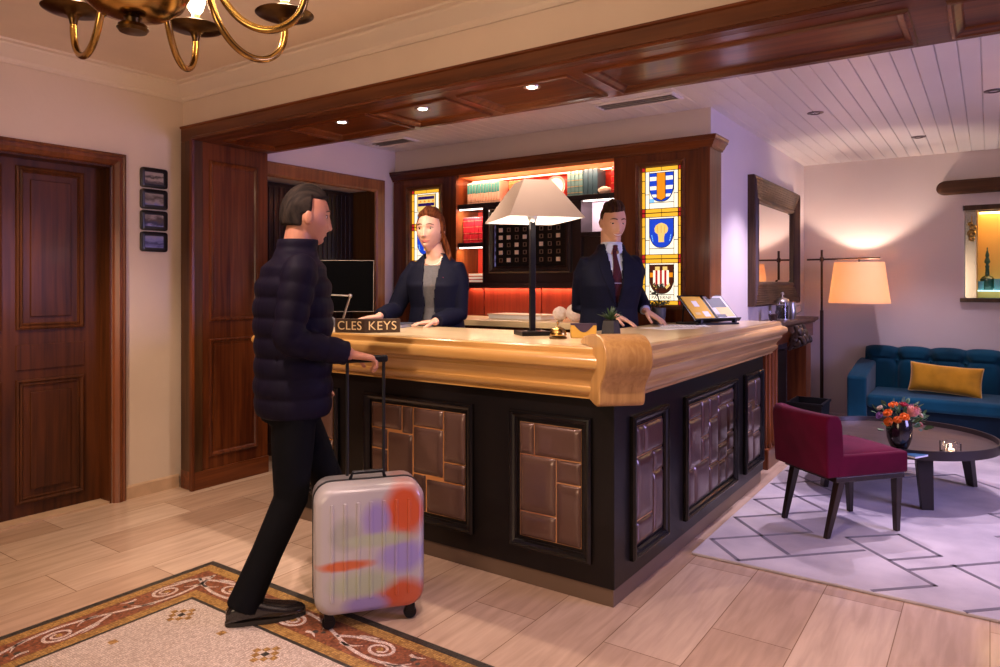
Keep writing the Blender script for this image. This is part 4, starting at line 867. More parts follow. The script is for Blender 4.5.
m.loft([fr(.186, .008), fr(.186, .013), fr(.210, .018)]).build('mirror_glass', M_mirr, t)
# floor lamp
FLX, FLY = -1.316, 7.28
t = empty('floor_lamp', (FLX, FLY, 0), 'tall thin dark floor lamp with horizontal arm and glowing amber drum shade', 'lamp')
M_bronze = mat('bronze_rod', (.06, .035, .025), .35, .9)
MB().lathe([(0, 0), (.14, 0), (.14, .012), (.02, .018), (.016, .03), (0, .03)], (FLX, FLY, 0.0), 36).build('base', M_blackm, t, smooth=True)
MB().tube([(FLX, FLY, .03), (FLX, FLY, 1.10)], .016, 16).tube([(FLX, FLY, 1.10), (FLX, FLY, 1.674)], .011, 16).build('pole', M_bronze, t, smooth=True)
ad = Vector((.33, -.08, 0)).normalized(); AZ = 1.584
pt = lambda s, z=AZ: tuple(Vector((FLX, FLY, z)) + ad * s)
MB().tube([pt(-.14, AZ), pt(.52, AZ)], .009, 14).lathe([(0, -.02), (.018, -.02), (.018, .02), (0, .02)], (FLX, FLY, AZ), 16).build('arm', M_bronze, t, smooth=True)
sc_ = Vector(pt(.34)); 
MB().tube([tuple(sc_ + Vector((0, 0, .0))), tuple(sc_ - Vector((0, 0, .05)))], .006, 10).lathe([(.012, -.11), (.02, -.10), (.02, -.05), (.008, -.04)], tuple(sc_), 16).build('shade_fitting', M_bronze, t, smooth=True)
M_ambershade = shade_mat('amber_linen_shade', (.78, .56, .36), .30)
zt, zb, rt, rb = 1.548, 1.176, .208, .256
MB().lathe([(rb, zb - sc_.z), (rt, zt - sc_.z), (rt - .003, zt - sc_.z), (rb - .003, zb - sc_.z), (rb, zb - sc_.z)], tuple(sc_), 48).build('lamp_shade', M_ambershade, t, smooth=True)
MB().sphere((sc_.x, sc_.y, 1.42), .030, 16, 12).build('bulb', M_bulb, t, smooth=True)
lamp('POINT', 'floor_lamp_light', (sc_.x, sc_.y, 1.345), 40, (1.0, .76, .62), .03)
# timber lintel and lit niche
mb = MB(); R = []
for i in range(48):
    f = (i / 47) ** 1.8; x = -.40 + 1.75 * f; e = math.sqrt(max(.01, 1 - max(0, 1 - f / .045) ** 2.2)); hz = .064 * e; hy = .05 * e; zc = 2.205 + .012 * math.sin(f * 5) 
    R.append([(x, YW - .045 + hy * math.copysign(abs(math.cos(a)) ** .6, math.cos(a)), zc + hz * (1 + .05 * math.sin(9 * f + a)) * math.copysign(abs(math.sin(a)) ** .6, math.sin(a))) for a in [2 * PI * k / 20 for k in range(20)]])
o = mb.loft(R).build('timber_lintel', M_beam, None, smooth=True, angle=80); tag(o, 'rough dark rounded timber beam on the far wall over the lit niche', 'beam')
t = empty('lit_display_niche', (.475, YW, NZ0), 'wall niche glowing amber with dark wooden frame and shelf of glassware', 'niche')
MB().box(NX0 - .02, NX1 + .02, YW - .05, YW + .30, NZ0 - .035, NZ0).build('sill', M_mirrorwood, t, bevel=.004)
MB().box(NX0, NX1, YW, YW + .02, NZ1 - .045, NZ1).build('head_rail', M_mirrorwood, t)
MB().box(NX0, NX0 + .012, YW, YW + .30, NZ0, NZ1).build('side_lining', mat('niche_white', (.78, .72, .66), .6), t)
M_amb = mat('amber_lining', (.85, .50, .14), .5)
MB().box(NX0 + .10, NX1, YW + .29, YW + .30, NZ0, NZ1 - .04).box(NX0 + .10, NX0 + .112, YW + .05, YW + .29, NZ0, NZ1 - .04).build('back_lining', M_amb, t)
MB().box(NX0 + .012, NX0 + .10, YW + .08, YW + .09, NZ0, NZ1 - .04).build('side_glass', mat('frosted_mirror', (.7, .66, .62), .15, .8), t)
MB().box(NX0 + .11, NX1, YW + .02, YW + .28, 1.285, 1.295).build('lit_shelf', mat('lit_glass_shelf', (.6, .9, .9), .2, emit=(.55, .95, 1.0), es=1.3), t)
MB().box(NX0 + .12, NX1 - .02, YW + .26, YW + .275, NZ1 - .06, NZ1 - .046).build('led_strip', mat('niche_led', (1, 1, 1), emit=(1.0, .70, .30), es=8), t)
lamp('AREA', 'niche_light', (.5, YW + .16, NZ1 - .05), 3, (1.0, .66, .26), (1.2, .2), (.5, YW + .16, 1.2))
t = empty('brass_ornament', (-.135, YW + .035, 1.74), 'small brass ornament hanging at the left side of the lit niche', 'ornament')
mb = MB(); 
for (dx, dz, r) in ((0, 0, .035), (.012, .05, .028), (-.012, .085, .02), (.0, -.045, .025)): mb.sphere((-.135 + dx, YW + .035, 1.80 + dz), (r, r * .6, r), 14, 10)
mb.tube([(-.135, YW + .035, 1.90), (-.135, YW + .035, 1.96)], .003, 6); mb.build('brass_cluster', M_brass, t, smooth=True)
def bottle(x, y, prof, nm, label, m, parts, cat):
    t = empty(nm, (x, y, 1.2955), label, cat)
    MB().lathe(prof, t.location, 28).build('glass_body', m, t, smooth=True)
    for pn, pp, pm in parts: MB().lathe(pp, t.location, 24).build(pn, pm, t, smooth=True)
M_gg = mat('dark_green_glass', (.03, .10, .07), .08, coat=.6); M_tg = mat('teal_glass', (.16, .42, .46), .1, coat=.5)
bottle(-.02, YW + .14, [(0, 0), (.045, 0), (.055, .02), (.055, .10), (.04, .12), (.018, .13), (.014, .20), (.017, .205), (.017, .22), (.0, .22)], 'decanter', 'dark green decanter with tall spire stopper standing in the niche', M_gg, [('stopper', [(.010, .218), (.012, .235), (.024, .25), (.020, .27), (.012, .29), (.016, .31), (.012, .33), (.004, .36), (.006, .375), (.0, .385)], M_gg)], 'decanter')
bottle(-.072, YW + .08, [(0, 0), (.026, 0), (.030, .08), (.027, .08), (.023, .008), (0, .008)], 'glass_tumbler', 'small clear glass left of the green decanter in the niche', M_tg, [], 'glass')
bottle(.062, YW + .09, [(0, 0), (.032, 0), (.036, .10), (.033, .10), (.028, .008), (0, .008)], 'glass_tumbler', 'pale teal glass right of the green decanter in the niche', M_tg, [], 'glass')
bottle(.14, YW + .16, [(0, 0), (.055, 0), (.06, .02), (.06, .14), (.05, .16), (.05, .165), (0, .165)], 'glass_jar', 'lidded pale teal jar at the right edge of the photo in the niche', M_tg, [('lid', [(0, .165), (.054, .165), (.056, .18), (.03, .20), (.012, .205), (.012, .22), (.018, .23), (.0, .245)], M_gg)], 'jar')
bottle(.26, YW + .13, [(0, 0), (.045, 0), (.045, .22), (.018, .26), (.016, .32), (0, .32)], 'bottle', 'green bottle deeper along the lit niche shelf', M_gg, [('cap', [(0, .32), (.019, .32), (.019, .35), (0, .35)], M_brass)], 'bottle')
# ---------------------------------------------------------------- sofa
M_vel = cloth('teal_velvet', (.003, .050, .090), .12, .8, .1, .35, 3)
M_vel_shaded = cloth('teal_velvet_base', (.0015, .010, .022), .1, .6, .1, .3, 3)  # darker copy of the velvet: shade on the sofa front put into the colour
SX0, SX1, SY0, SY1 = -1.02, 1.38, 6.74, 7.50
sf = empty('velvet_sofa', ((SX0 + SX1) / 2, 7.12, 0), 'teal blue velvet sofa with tufted back and square arms along the far wall', 'sofa')
MB().box(SX0 + .02, SX1 - .02, SY0 + .03, SY1, .12, .33).build('base', M_vel_shaded, sf, bevel=.025, seg=3)
mb = MB(); N, Mx = 60, 14; x0, x1, y0, y1 = SX0 + .15, SX1 - .15, SY0 - .01, SY1 - .16
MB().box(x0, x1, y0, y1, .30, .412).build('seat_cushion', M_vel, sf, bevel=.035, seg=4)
for xa, xb in ((SX0, SX0 + .155), (SX1 - .155, SX1)):
    MB().prism([(SY0, .12), (SY1, .12), (SY1, .655), (SY1 - .20, .645), (SY0 + .06, .575), (SY0, .55)], lambda u, v, d: (d, u, v), xa, xb).build('arm', M_vel, sf, bevel=.022, seg=4)
# tufted back
NX, NZ = 170, 40; bx0, bx1, bz0, bz1 = SX0 + .06, SX1 - .06, .40, .765; cell = .262; vs = []; fs = []
def tuft(x, z):
    u = (x - bx0) / cell; fu = abs((u % 1) - .5) * 2          # 1 at a channel
    h = .055 * (1 - fu ** 5)
    for zz in (.655,):
        d2 = ((min(u % 1, 1 - u % 1)) * cell) ** 2 + (z - zz) ** 2; h -= .045 * math.exp(-d2 / .0016)
    rowline = math.exp(-((z - .655) / .012) ** 2) * .016 * (1 - .3 * fu); return max(0.0, h - rowline)
for j in range(NZ + 1):
    for i in range(NX + 1):
        x = bx0 + (bx1 - bx0) * i / NX; z = bz0 + (bz1 - bz0) * j / NZ; f = (z - bz0) / (bz1 - bz0)
        top = .022 * (1 - (abs(((x - bx0) / cell % 1) - .5) * 2) ** 3)
        roll = .05 * max(0, (f - .86) / .14) ** 2; vs.append((x, SY1 - .14 - tuft(x, z) + .04 * f + roll, z + (top if f > .6 else top * f / .6) * f))
n1 = len(vs)
for j in range(NZ + 1):
    for i in range(NX + 1):
        v = vs[j * (NX + 1) + i]; vs.append((v[0], SY1, v[2] - (.01 if j == NZ else 0)))
W1 = NX + 1
for j in range(NZ):
    for i in range(NX):
        a = j * W1 + i; fs.append((a, a + 1, a + W1 + 1, a + W1)); fs.append((n1 + a, n1 + a + W1, n1 + a + W1 + 1, n1 + a + 1))
for i in range(NX): a = NZ * W1 + i; fs.append((a, a + 1, n1 + a + 1, n1 + a)); fs.append((i, n1 + i, n1 + i + 1, i + 1))
for j in range(NZ): a = j * W1; fs.append((a, a + W1, n1 + a + W1, n1 + a)); a += NX; fs.append((a, n1 + a, n1 + a + W1, a + W1))
MB().add(vs, fs).build('backrest', M_vel, sf, smooth=True, angle=60)
for k in range(1, 9):
    x = bx0 + cell * k
    if x < bx1 - .05: MB().sphere((x, SY1 - .125, .655), (.013, .009, .013), 14, 10).build('button', M_vel, sf, smooth=True)
for x in (SX0 + .07, SX1 - .07):
    for y in (SY0 + .07, SY1 - .07): MB().loft([[(x - .022, y - .022, 0), (x + .022, y - .022, 0), (x + .022, y + .022, 0), (x - .022, y + .022, 0)], [(x - .03, y - .03, .125), (x + .03, y - .03, .125), (x + .03, y + .03, .125), (x - .03, y + .03, .125)]]).build('leg', M_blackm, sf)
# mustard cushion
t = empty('lumbar_cushion', (-.31, 7.02, .425), 'oblong mustard yellow velvet cushion leaning on the teal sofa back', 'cushion')
M_must = cloth('mustard_velvet', (.60, .28, .015), .2, .6, .12, .22, 7)
hw, hh = .262, .125; vs = []; fs = []; N1, N2 = 36, 20
CM = Matrix.Translation((-.31, 7.06, .425 + hh - .008)) @ Matrix.Rotation(math.radians(3.5), 4, 'Y') @ Matrix.Rotation(math.radians(-18), 4, 'X')
for s in (-1, 1):
    for j in range(N2 + 1):
        for i in range(N1 + 1):
            u, v = -1 + 2 * i / N1, -1 + 2 * j / N2; th = .062 * ((1 - u ** 4) * (1 - v ** 4)) ** .55 + .003
            px = 1 - .045 * (1 - abs(v) ** 2.0) * abs(u) ** 4; pz = 1 - .10 * (1 - abs(u) ** 2.5) * abs(v) ** 4
            w = .004 * math.sin(9 * u + 3 * v) * (1 - u * u)
            vs.append(tuple(CM @ Vector((u * hw * px, s * th + w, v * hh * pz))))
n1 = (N1 + 1) * (N2 + 1)
for b2 in (0, n1):
    for j in range(N2):
        for i in range(N1): a = b2 + j * (N1 + 1) + i; fs.append((a, a + 1, a + N1 + 2, a + N1 + 1))
edge = [i for i in range(N1)] + [N1 + j * (N1 + 1) for j in range(N2)] + [N2 * (N1 + 1) + N1 - i for i in range(N1)] + [(N2 - j) * (N1 + 1) for j in range(N2)]
for k in range(len(edge)): a, b2 = edge[k], edge[(k + 1) % len(edge)]; fs.append((a, b2, n1 + b2, n1 + a))
MB().add(vs, fs).build('cushion_cover', M_must, t, smooth=True, angle=80)
pts = [vs[k] for k in edge] + [vs[edge[0]]]
MB().tube([Vector(p) + (CM.to_3x3() @ Vector((0, .003, 0))) for p in pts], .0045, 6).build('piping', mat('gold_piping', (.85, .55, .18), .6), t, smooth=True)
# ---------------------------------------------------------------- round coffee table
TX, TY, TR = -.495, 5.30, .555
t = empty('round_coffee_table', (TX, TY, .0145), 'round dark low coffee table with raised rim and blade legs on the rug', 'table')
M_tt = wood('smoked_oak_top', (.045, .028, .024), (.095, .062, .052), .28, .4, 'X'); M_rim = mat('black_brown_rim', (.022, .014, .013), .35, coat=.3)
MB().lathe([(0, .330), (TR - .02, .330), (TR - .02, .352), (0, .352)], (TX, TY, 0), 72).build('tabletop', M_tt, t, smooth=True)
MB().lathe([(TR - .03, .326), (TR, .326), (TR, .382), (TR - .012, .382), (TR - .014, .351), (TR - .03, .351), (TR - .03, .326)], (TX, TY, 0), 72).build('rim', M_rim, t, smooth=True)
for (fx, fy) in ((-.307, 4.886), (-.098, 5.63), (-.903, 5.073), (-.70, 5.80)):
    d = (Vector((fx, fy)) - Vector((TX, TY))).normalized(); s = Vector((-d.y, d.x))
    def rect(c, w, th, z): return [tuple((c + s * a * w + d * b2 * th).to_3d() + Vector((0, 0, z))) for a, b2 in ((-1, -1), (1, -1), (1, 1), (-1, 1))]
    c0 = Vector((fx, fy)); c1 = c0 - d * .05; MB().loft([rect(c0, .034, .016, .0145), rect(c1, .048, .020, .328)]).build('leg', M_rim, t, bevel=.004)
TZ = .3525
# vase with flowers
vx, vy = -.445, 4.83
t = empty('flower_vase', (vx, vy, TZ), 'round black vase of orange and purple flowers on the coffee table', 'vase of flowers')
MB().lathe([(0, 0), (.052, 0), (.056, .008), (.044, .020), (.056, .045), (.068, .085), (.071, .13), (.067, .17), (.060, .195), (.055, .195), (.062, .165), (.065, .13), (0, .04)], (vx, vy, TZ), 36).build('vase', mat('black_glass', (.012, .008, .010), .12, coat=.8), t, smooth=True)
rnd = random.Random(11)
M_or = mat('orange_petal', (.85, .20, .02), .5, var=.25, vscale=40); M_pk = mat('pink_petal', (.62, .22, .18), .6, var=.3, vscale=60); M_pu = mat('purple_petal', (.30, .12, .34), .5, var=.3); M_wh = mat('cream_petal', (.62, .50, .38), .6, var=.2)
M_lf2 = mat('bouquet_leaf', (.06, .13, .05), .45, var=.5, vscale=25); M_red2 = mat('crimson_petal', (.45, .03, .06), .5, var=.2)
R_ = Vector((.822, .569, 0)); F_ = Vector((-.569, .822, 0)); ctr = Vector((vx, vy, TZ + .175))
def at(u, w, dpt): u *= 1.15; w = w * 1.1 + .01; return ctr + R_ * u + Vector((0, 0, w)) - F_ * dpt
def flower(c, r, m, kind, nm):
    mb = MB(); up = (c - ctr + Vector((0, 0, .05))).normalized(); a = up.orthogonal().normalized(); b2 = up.cross(a)
    if kind == 'rose':
        for lay in range(4):
            rr = r * (1 - lay * .22); n = 6 - lay
            for k in range(n):
                th = 2 * PI * (k / n + lay * .13); d = a * math.cos(th) + b2 * math.sin(th); s = up.cross(d); rows = []
                for i in range(5):
                    f = i / 4; p = c + d * rr * (.25 + .75 * math.sin(f * PI * .55)) * (1 if f < .9 else .95) + up * (r * (.75 + lay * .12) * f ** 1.2 - r * .3); w = rr * .62 * math.sin(PI * (.18 + .72 * f)) + .0005
                    rows.append([p - s * w + up * 0, p - d * .0015, p + s * w, p + d * .0015])
                mb.loft(rows)
        mb.sphere(c + up * r * .1, r * .45, 10, 8)
    elif kind == 'protea':
        for lay in range(5):
            n = 16 - lay * 2
            for k in range(n):
                th = 2 * PI * (k / n + lay * .03); el = .15 + lay * .28; d = (a * math.cos(th) + b2 * math.sin(th)) * math.cos(el) + up * math.sin(el); s = up.cross(d).normalized()
                rows = []
                for i in range(4):
                    f = i / 3; p = c + d * r * (.4 + .62 * f); w = r * .12 * math.sin(PI * (.25 + .68 * f)); rows.append([p - s * w, p - up * .001, p + s * w, p + up * .001])
                mb.loft(rows)
        mb.sphere(c, r * .72, 14, 10)
    mb.build(nm, m, t, smooth=True, angle=80)
for (u, w, dp, r) in ((-.045, .085, .03, .026), (-.082, .045, .05, .026), (-.015, .030, .085, .026), (-.050, .015, .085, .022), (-.083, .0, .06, .026)): flower(at(u, w, dp), r, M_or, 'rose', 'orange_rose')
flower(at(.045, .055, .05), .044, M_pk, 'protea', 'pink_protea'); flower(at(.012, .085, .02), .024, M_red2, 'rose', 'crimson_rose')
flower(at(-.115, .03, .03), .022, M_pu, 'rose', 'purple_bloom'); flower(at(-.10, .065, .0), .018, M_wh, 'rose', 'cream_bloom'); flower(at(.095, .03, .03), .016, M_wh, 'rose', 'cream_bloom'); flower(at(.085, -.015, .05), .015, M_pk, 'rose', 'pink_bloom')
mb = MB()
for k in range(95):
    u, w = rnd.uniform(-.13, .13), rnd.uniform(-.06, .10); 
    if (u / .14) ** 2 + ((w - .02) / .10) ** 2 > 1: continue
    c = at(u, w, rnd.uniform(-.07, .07)); out = (c - (ctr - Vector((0, 0, .04)))).normalized(); ln = rnd.uniform(.025, .05); s = out.orthogonal().normalized(); s = (Matrix.Rotation(rnd.random() * 6, 3, out) @ s); n = out.cross(s); rows = []
    for i in range(5):
        f = i / 4; p = c + out * ln * (f - .3) + n * .01 * f * f; wd = ln * .26 * math.sin(PI * (.08 + .88 * f)); rows.append([p - s * wd, p - n * .0006, p + s * wd, p + n * .0006])
    mb.loft(rows)
for k in range(14):
    c = at(rnd.uniform(-.09, .12), rnd.uniform(-.03, .08), rnd.uniform(-.04, .06)); mb.tube([ctr - Vector((0, 0, .03)), (c + ctr) / 2 + Vector((0, 0, .01)), c], .0018, 5)
mb.build('foliage', M_lf2, t, smooth=True, angle=80)
# candle holder
t = empty('candle_holder', (-.19, 4.90, TZ), 'square clear glass tealight holder with a lit candle on the coffee table', 'candle', rz=.5)
mb = MB(); q1, q2 = .042, .034
rr = lambda s, z: [(-s, -s, z), (s, -s, z), (s, s, z), (-s, s, z)]
mb.loft([rr(q1, 0), rr(q1, .075), rr(q2, .075), rr(q2, .02)]).build('glass_cube', M_glass, t, bevel=.003, world=False)
MB().lathe([(0, .021), (.020, .021), (.020, .036), (0, .036)], (0, 0, 0), 20).build('tealight', mat('wax', (.9, .8, .7), .5, emit=(1.0, .55, .3), es=1.0), t, smooth=True, world=False)
MB().lathe([(0, .037), (.004, .041), (.005, .048), (.002, .058), (0, .062)], (0, 0, 0), 12).build('flame', mat('candle_flame', (1, 1, 1), emit=(1.0, .75, .45), es=30), t, smooth=True, world=False)
lamp('POINT', 'candle_light', (-.19, 4.90, TZ + .055), .25, (1.0, .6, .35), .006)
# book/brochures on the table
t = empty('booklet', (-.36, 4.745, TZ), 'blue booklet with white edge lying beside the black vase', 'book', rz=math.radians(62))
MB().box(-.06, .06, -.042, .042, 0, .010).build('page_block', M_paper, t, world=False)
MB().box(-.062, .062, -.044, .044, .010, .012).build('cover', mat('blue_cover', (.05, .16, .30), .4, coat=.3), t, world=False)
# ---------------------------------------------------------------- burgundy chair
ch = empty('slipper_chair', (-.67, 4.33, .0145), 'low-backed burgundy velvet chair with dark tapered legs on the rug beside the table', 'chair')
M_bur = cloth('burgundy_velvet', (.088, .0010, .017), .06, .9, .1, .25, 5); M_lg = M_darkwood
B1, B2, F1, F2 = Vector((-.983, 4.266)), Vector((-.699, 4.004)), Vector((-.391, 4.379)), Vector((-.667, 4.637))
cen = (B1 + B2 + F1 + F2) / 4; fw = ((F1 + F2) - (B1 + B2)).normalized(); rt_ = Vector((fw.y, -fw.x))
Z0 = .0145
MC = Matrix(((rt_.x, fw.x, 0, cen.x), (rt_.y, fw.y, 0, cen.y), (0, 0, 1, Z0), (0, 0, 0, 1)))
def chair_part(mb): mb.T = MC; return mb
hw, hd = .205, .235
for sx in (-1, 1):
    for (yb_, yt_, nm) in ((-hd + .0, -hd + .075, 'leg'), (hd - .02, hd - .025, 'leg')):
        m = chair_part(MB()); xb, xt = sx * (hw - .035), sx * (hw - .030)
        rc = lambda x, y, s, z: [(x - s, y - s, z), (x + s, y - s, z), (x + s, y + s, z), (x - s, y + s, z)]
        m.loft([rc(xb, yb_ + .0, .013, 0), rc(xt, yt_, .021, .29), rc(xt, yt_, .022, .30)]).build('leg', M_lg, ch, bevel=.003)
chair_part(MB()).box(-hw, hw, -hd + .03, hd, .295, .325).build('seat_rail', M_lg, ch, bevel=.004)
# seat cushion with crowned top
vs = []; fs = []; N = 16
m = chair_part(MB())
rings = []
for (s, z) in ((.985, .325), (1.0, .335), (1.0, .425), (.985, .440)):
    rings.append([(x * (hw + .012) * s, y0_ * s, z) for x, y0_ in ((-1, -hd + .03), (1, -hd + .03), (1, hd + .012), (-1, hd + .012))])
m.loft(rings, cap=True)
seat = m.build('seat', M_bur, ch, bevel=.018, seg=4)
m = chair_part(MB()); G = 14; vs = []; fs = []
for j in range(G + 1):
    for i in range(G + 1):
        u, v = -1 + 2 * i / G, -1 + 2 * j / G; vs.append((u * (hw + .004), -hd + .05 + (v + 1) / 2 * (2 * hd - .048), .432 + .028 * ((1 - u ** 4) * (1 - v ** 4)) ** .5))
for j in range(G):
    for i in range(G): a = j * (G + 1) + i; fs.append((a, a + 1, a + G + 2, a + G + 1))
nn = len(vs); vs += [(v[0], v[1], .425) for v in vs]; 
for j in range(G):
    for i in range(G): a = nn + j * (G + 1) + i; fs.append((a, a + G + 1, a + G + 2, a + 1))
e = [i for i in range(G)] + [G + j * (G + 1) for j in range(G)] + [G * (G + 1) + G - i for i in range(G)] + [(G - j) * (G + 1) for j in range(G)]
for k in range(len(e)): a, b2 = e[k], e[(k + 1) % len(e)]; fs.append((a, b2, nn + b2, nn + a))
m.add(vs, fs).build('seat_crown', M_bur, ch, smooth=True, angle=70)
# backrest: raked, thick, rounded top, slightly curved
m = chair_part(MB()); rings = []
for k in range(13):
    f = k / 12; z = .325 + .325 * f; rk = -hd + .03 - .055 * f; th = (.085 - .012 * f); 
    if f > .8: th *= math.sqrt(max(.05, 1 - ((f - .8) / .215) ** 2))
    w = hw + .010 + .008 * f
    ring = []
    for i in range(17): 
        u = -1 + 2 * i / 16; ring.append((u * w, rk - th * .5 - .02 + .035 * u * u * f, z))
    for i in range(17):
        u = 1 - 2 * i / 16; ring.append((u * w, rk + th * .5 + .01 + .035 * u * u * f, z))
    rings.append(ring)
m.loft(rings).build('backrest', M_bur, ch, bevel=.012, seg=3)
# ================================================================ LOBBY: mosaic, pictures, chandelier
def mosaic(name, c1, c2, scale=95, grout=(.10, .07, .05), dark=0.0):
    m = bpy.data.materials.new(name); m.use_nodes = True; nt = m.node_tree; b = nt.nodes['Principled BSDF']
    g = _n(nt, 'ShaderNodeNewGeometry'); v = _n(nt, 'ShaderNodeTexVoronoi'); v.inputs['Scale'].default_value = scale; v.inputs['Randomness'].default_value = .35; nt.links.new(g.outputs['Position'], v.inputs['Vector'])
    mz = _n(nt, 'ShaderNodeMapping'); mz.inputs['Scale'].default_value = (1, 1, 0); nt.links.new(g.outputs['Position'], mz.inputs[0]); nt.links.new(mz.outputs[0], v.inputs['Vector'])
    sp = _n(nt, 'ShaderNodeSeparateColor'); nt.links.new(v.outputs['Color'], sp.inputs[0])
    r = _n(nt, 'ShaderNodeValToRGB'); r.color_ramp.elements[0].color = (*c1, 1); r.color_ramp.elements[1].color = (*c2, 1); nt.links.new(sp.outputs[0], r.inputs[0])
    e = _n(nt, 'ShaderNodeTexVoronoi', feature='DISTANCE_TO_EDGE'); e.inputs['Scale'].default_value = scale; e.inputs['Randomness'].default_value = .35; nt.links.new(mz.outputs[0], e.inputs['Vector'])
    st = _n(nt, 'ShaderNodeMath', operation='LESS_THAN'); st.inputs[1].default_value = .055; nt.links.new(e.outputs['Distance'], st.inputs[0])
    mx = _n(nt, 'ShaderNodeMix', data_type='RGBA'); nt.links.new(st.outputs[0], mx.inputs[0]); nt.links.new(r.outputs[0], mx.inputs[6]); mx.inputs[7].default_value = (*grout, 1); nt.links.new(mx.outputs[2], b.inputs['Base Color'])
    b.inputs['Roughness'].default_value = .42; return m
T1 = mosaic('white_tesserae', (.46, .36, .31), (.74, .62, .56), 125, (.20, .14, .11)); T2 = mosaic('red_tesserae', (.13, .035, .015), (.34, .11, .05)); T3 = mosaic('ochre_tesserae', (.27, .13, .03), (.52, .30, .09)); T4 = mosaic('black_tesserae', (.012, .012, .012), (.05, .045, .04)); T5 = mosaic('pale_scroll_tesserae', (.52, .38, .34), (.80, .66, .60), 120)
mo = empty('entrance_mosaic', (-1.7, .5, 0), 'Roman-style floor mosaic with white scrolls on a red and ochre border, inlaid before the desk', 'mosaic floor')
X0, X1, Y1, Y0 = -3.11, .20, 2.04, -2.3
def lring(i0, i1):           # L-shaped band left + top between two insets
    return [(X0 + i0, Y0), (X0 + i0, Y1 - i0), (X1, Y1 - i0), (X1, Y1 - i1), (X0 + i1, Y1 - i1), (X0 + i1, Y0)]
def band(nm, i0, i1, m, z): return MB().prism(lring(i0, i1), lambda u, v, d: (u, v, d), .0002, z).build(nm, m, mo)
band('black_edge', 0, .034, T4, .0020); band('outer_ochre_band', .034, .082, T3, .0020); band('red_field', .082, .236, T2, .0020); band('inner_ochre_band', .236, .284, T3, .0020); band('inner_black_line', .284, .300, T4, .0020)
MB().box(X0 + .30, X1, Y0, Y1 - .30, .0002, .0019).build('white_field', T1, mo)
def ribbon(mb, pts, w, z0=.0018, z1=.0030):
    n = len(pts); rows = []
    for i in range(n):
        a, b2 = Vector(pts[max(0, i - 1)]), Vector(pts[min(n - 1, i + 1)]); d = (b2 - a).normalized(); nr = Vector((-d.y, d.x)); ww = w[i] if hasattr(w, '__len__') else w; p = Vector(pts[i])
        rows.append([(p.x - nr.x * ww, p.y - nr.y * ww, z0), (p.x + nr.x * ww, p.y + nr.y * ww, z0), (p.x + nr.x * ww, p.y + nr.y * ww, z1), (p.x - nr.x * ww, p.y - nr.y * ww, z1)])
    mb.loft(rows)
UL = .45
def unit(fn, s0, flip):
    """one half wave of the scroll; s in -.5..+.5, v across"""
    f = -1 if flip else 1; P = lambda s, v: fn(s0 + s * UL, v * f)
    mb = MB(); ribbon(mb, [P(-.5 + k / 20, .054 * math.cos(PI * (-.5 + k / 20))) for k in range(21)], .0075)
    sp = [P(-.47 + .30 * k / 7, .008 - .050 * math.sin(PI * .5 * k / 7)) for k in range(7)]
    for k in range(40):
        q = k / 39; a = -PI * .62 + PI * 3.1 * q; r = .050 * (1 - .66 * q); sp.append(P((r * 1.25 * math.cos(a)) / UL, -.014 + r * .93 * math.sin(a)))
    ribbon(mb, sp, [.0078 - .0032 * k / len(sp) for k in range(len(sp))])
    for (a0, v0, a1, v1, bow) in ((-.36, .030, -.16, .002, .016), (-.30, -.040, -.12, -.068, -.004), (.20, .050, .36, -.006, .014), (.26, -.050, .40, -.062, .010)):
        ribbon(mb, [P(a0 + (a1 - a0) * k / 7, v0 + (v1 - v0) * k / 7 + bow * math.sin(PI * k / 7)) for k in range(8)], [.0070, .0075, .007, .006, .005, .004, .0025, .001])
    mb.build('white_scroll', T5, mo)
    m2 = MB(); cc = P(0, -.014); m2.lathe([(0, .0018), (.013, .0018), (.013, .0027), (0, .0027)], (cc[0], cc[1], 0), 14); m2.build('ochre_boss', T3, mo)
    m3 = MB()
    for (s, v, r) in ((.33, -.030, .012), (.40, -.018, .009)): cc = P(s, v); m3.lathe([(0, .0018), (r, .0018), (r, .0026), (0, .0026)], (cc[0], cc[1], 0), 12)
    m3.build('dark_leaf', T4, mo)
for k in range(7): unit(lambda s, v: (X0 + .159 + v, Y1 - .10 - s), .22 + k * UL, k % 2 == 1)
for k in range(7): unit(lambda s, v: (X0 + .12 + s, Y1 - .159 + v), .24 + k * UL, k % 2 == 0)
def cross(x, y, s, big):
    mb = MB(); n = 5 if big else 1
    cells = [(0, 0)] if not big else [(1, 1), (-1, 1), (1, -1), (-1, -1), (2, 0), (-2, 0), (0, 2), (0, -2)]
    for i, j in cells: mb.box(x + (i - .5) * s, x + (i + .5) * s, y + (j - .5) * s, y + (j + .5) * s, .0017, .0027)
    mb.build('ochre_cross', T3, mo)
    if big: MB().box(x - s * .5, x + s * .5, y - s * .5, y + s * .5, .0017, .0028).build('black_centre', T4, mo)
for i in range(5):
    for j in range(5): cross(-2.71 + i * .54, 1.633 - j * .54, .024, True)
for i in range(5):
    for j in range(5): cross(-2.44 + i * .54, 1.636 - j * .54, .03, False); cross(-2.715 + i * .54, 1.363 - j * .54, .03, False)
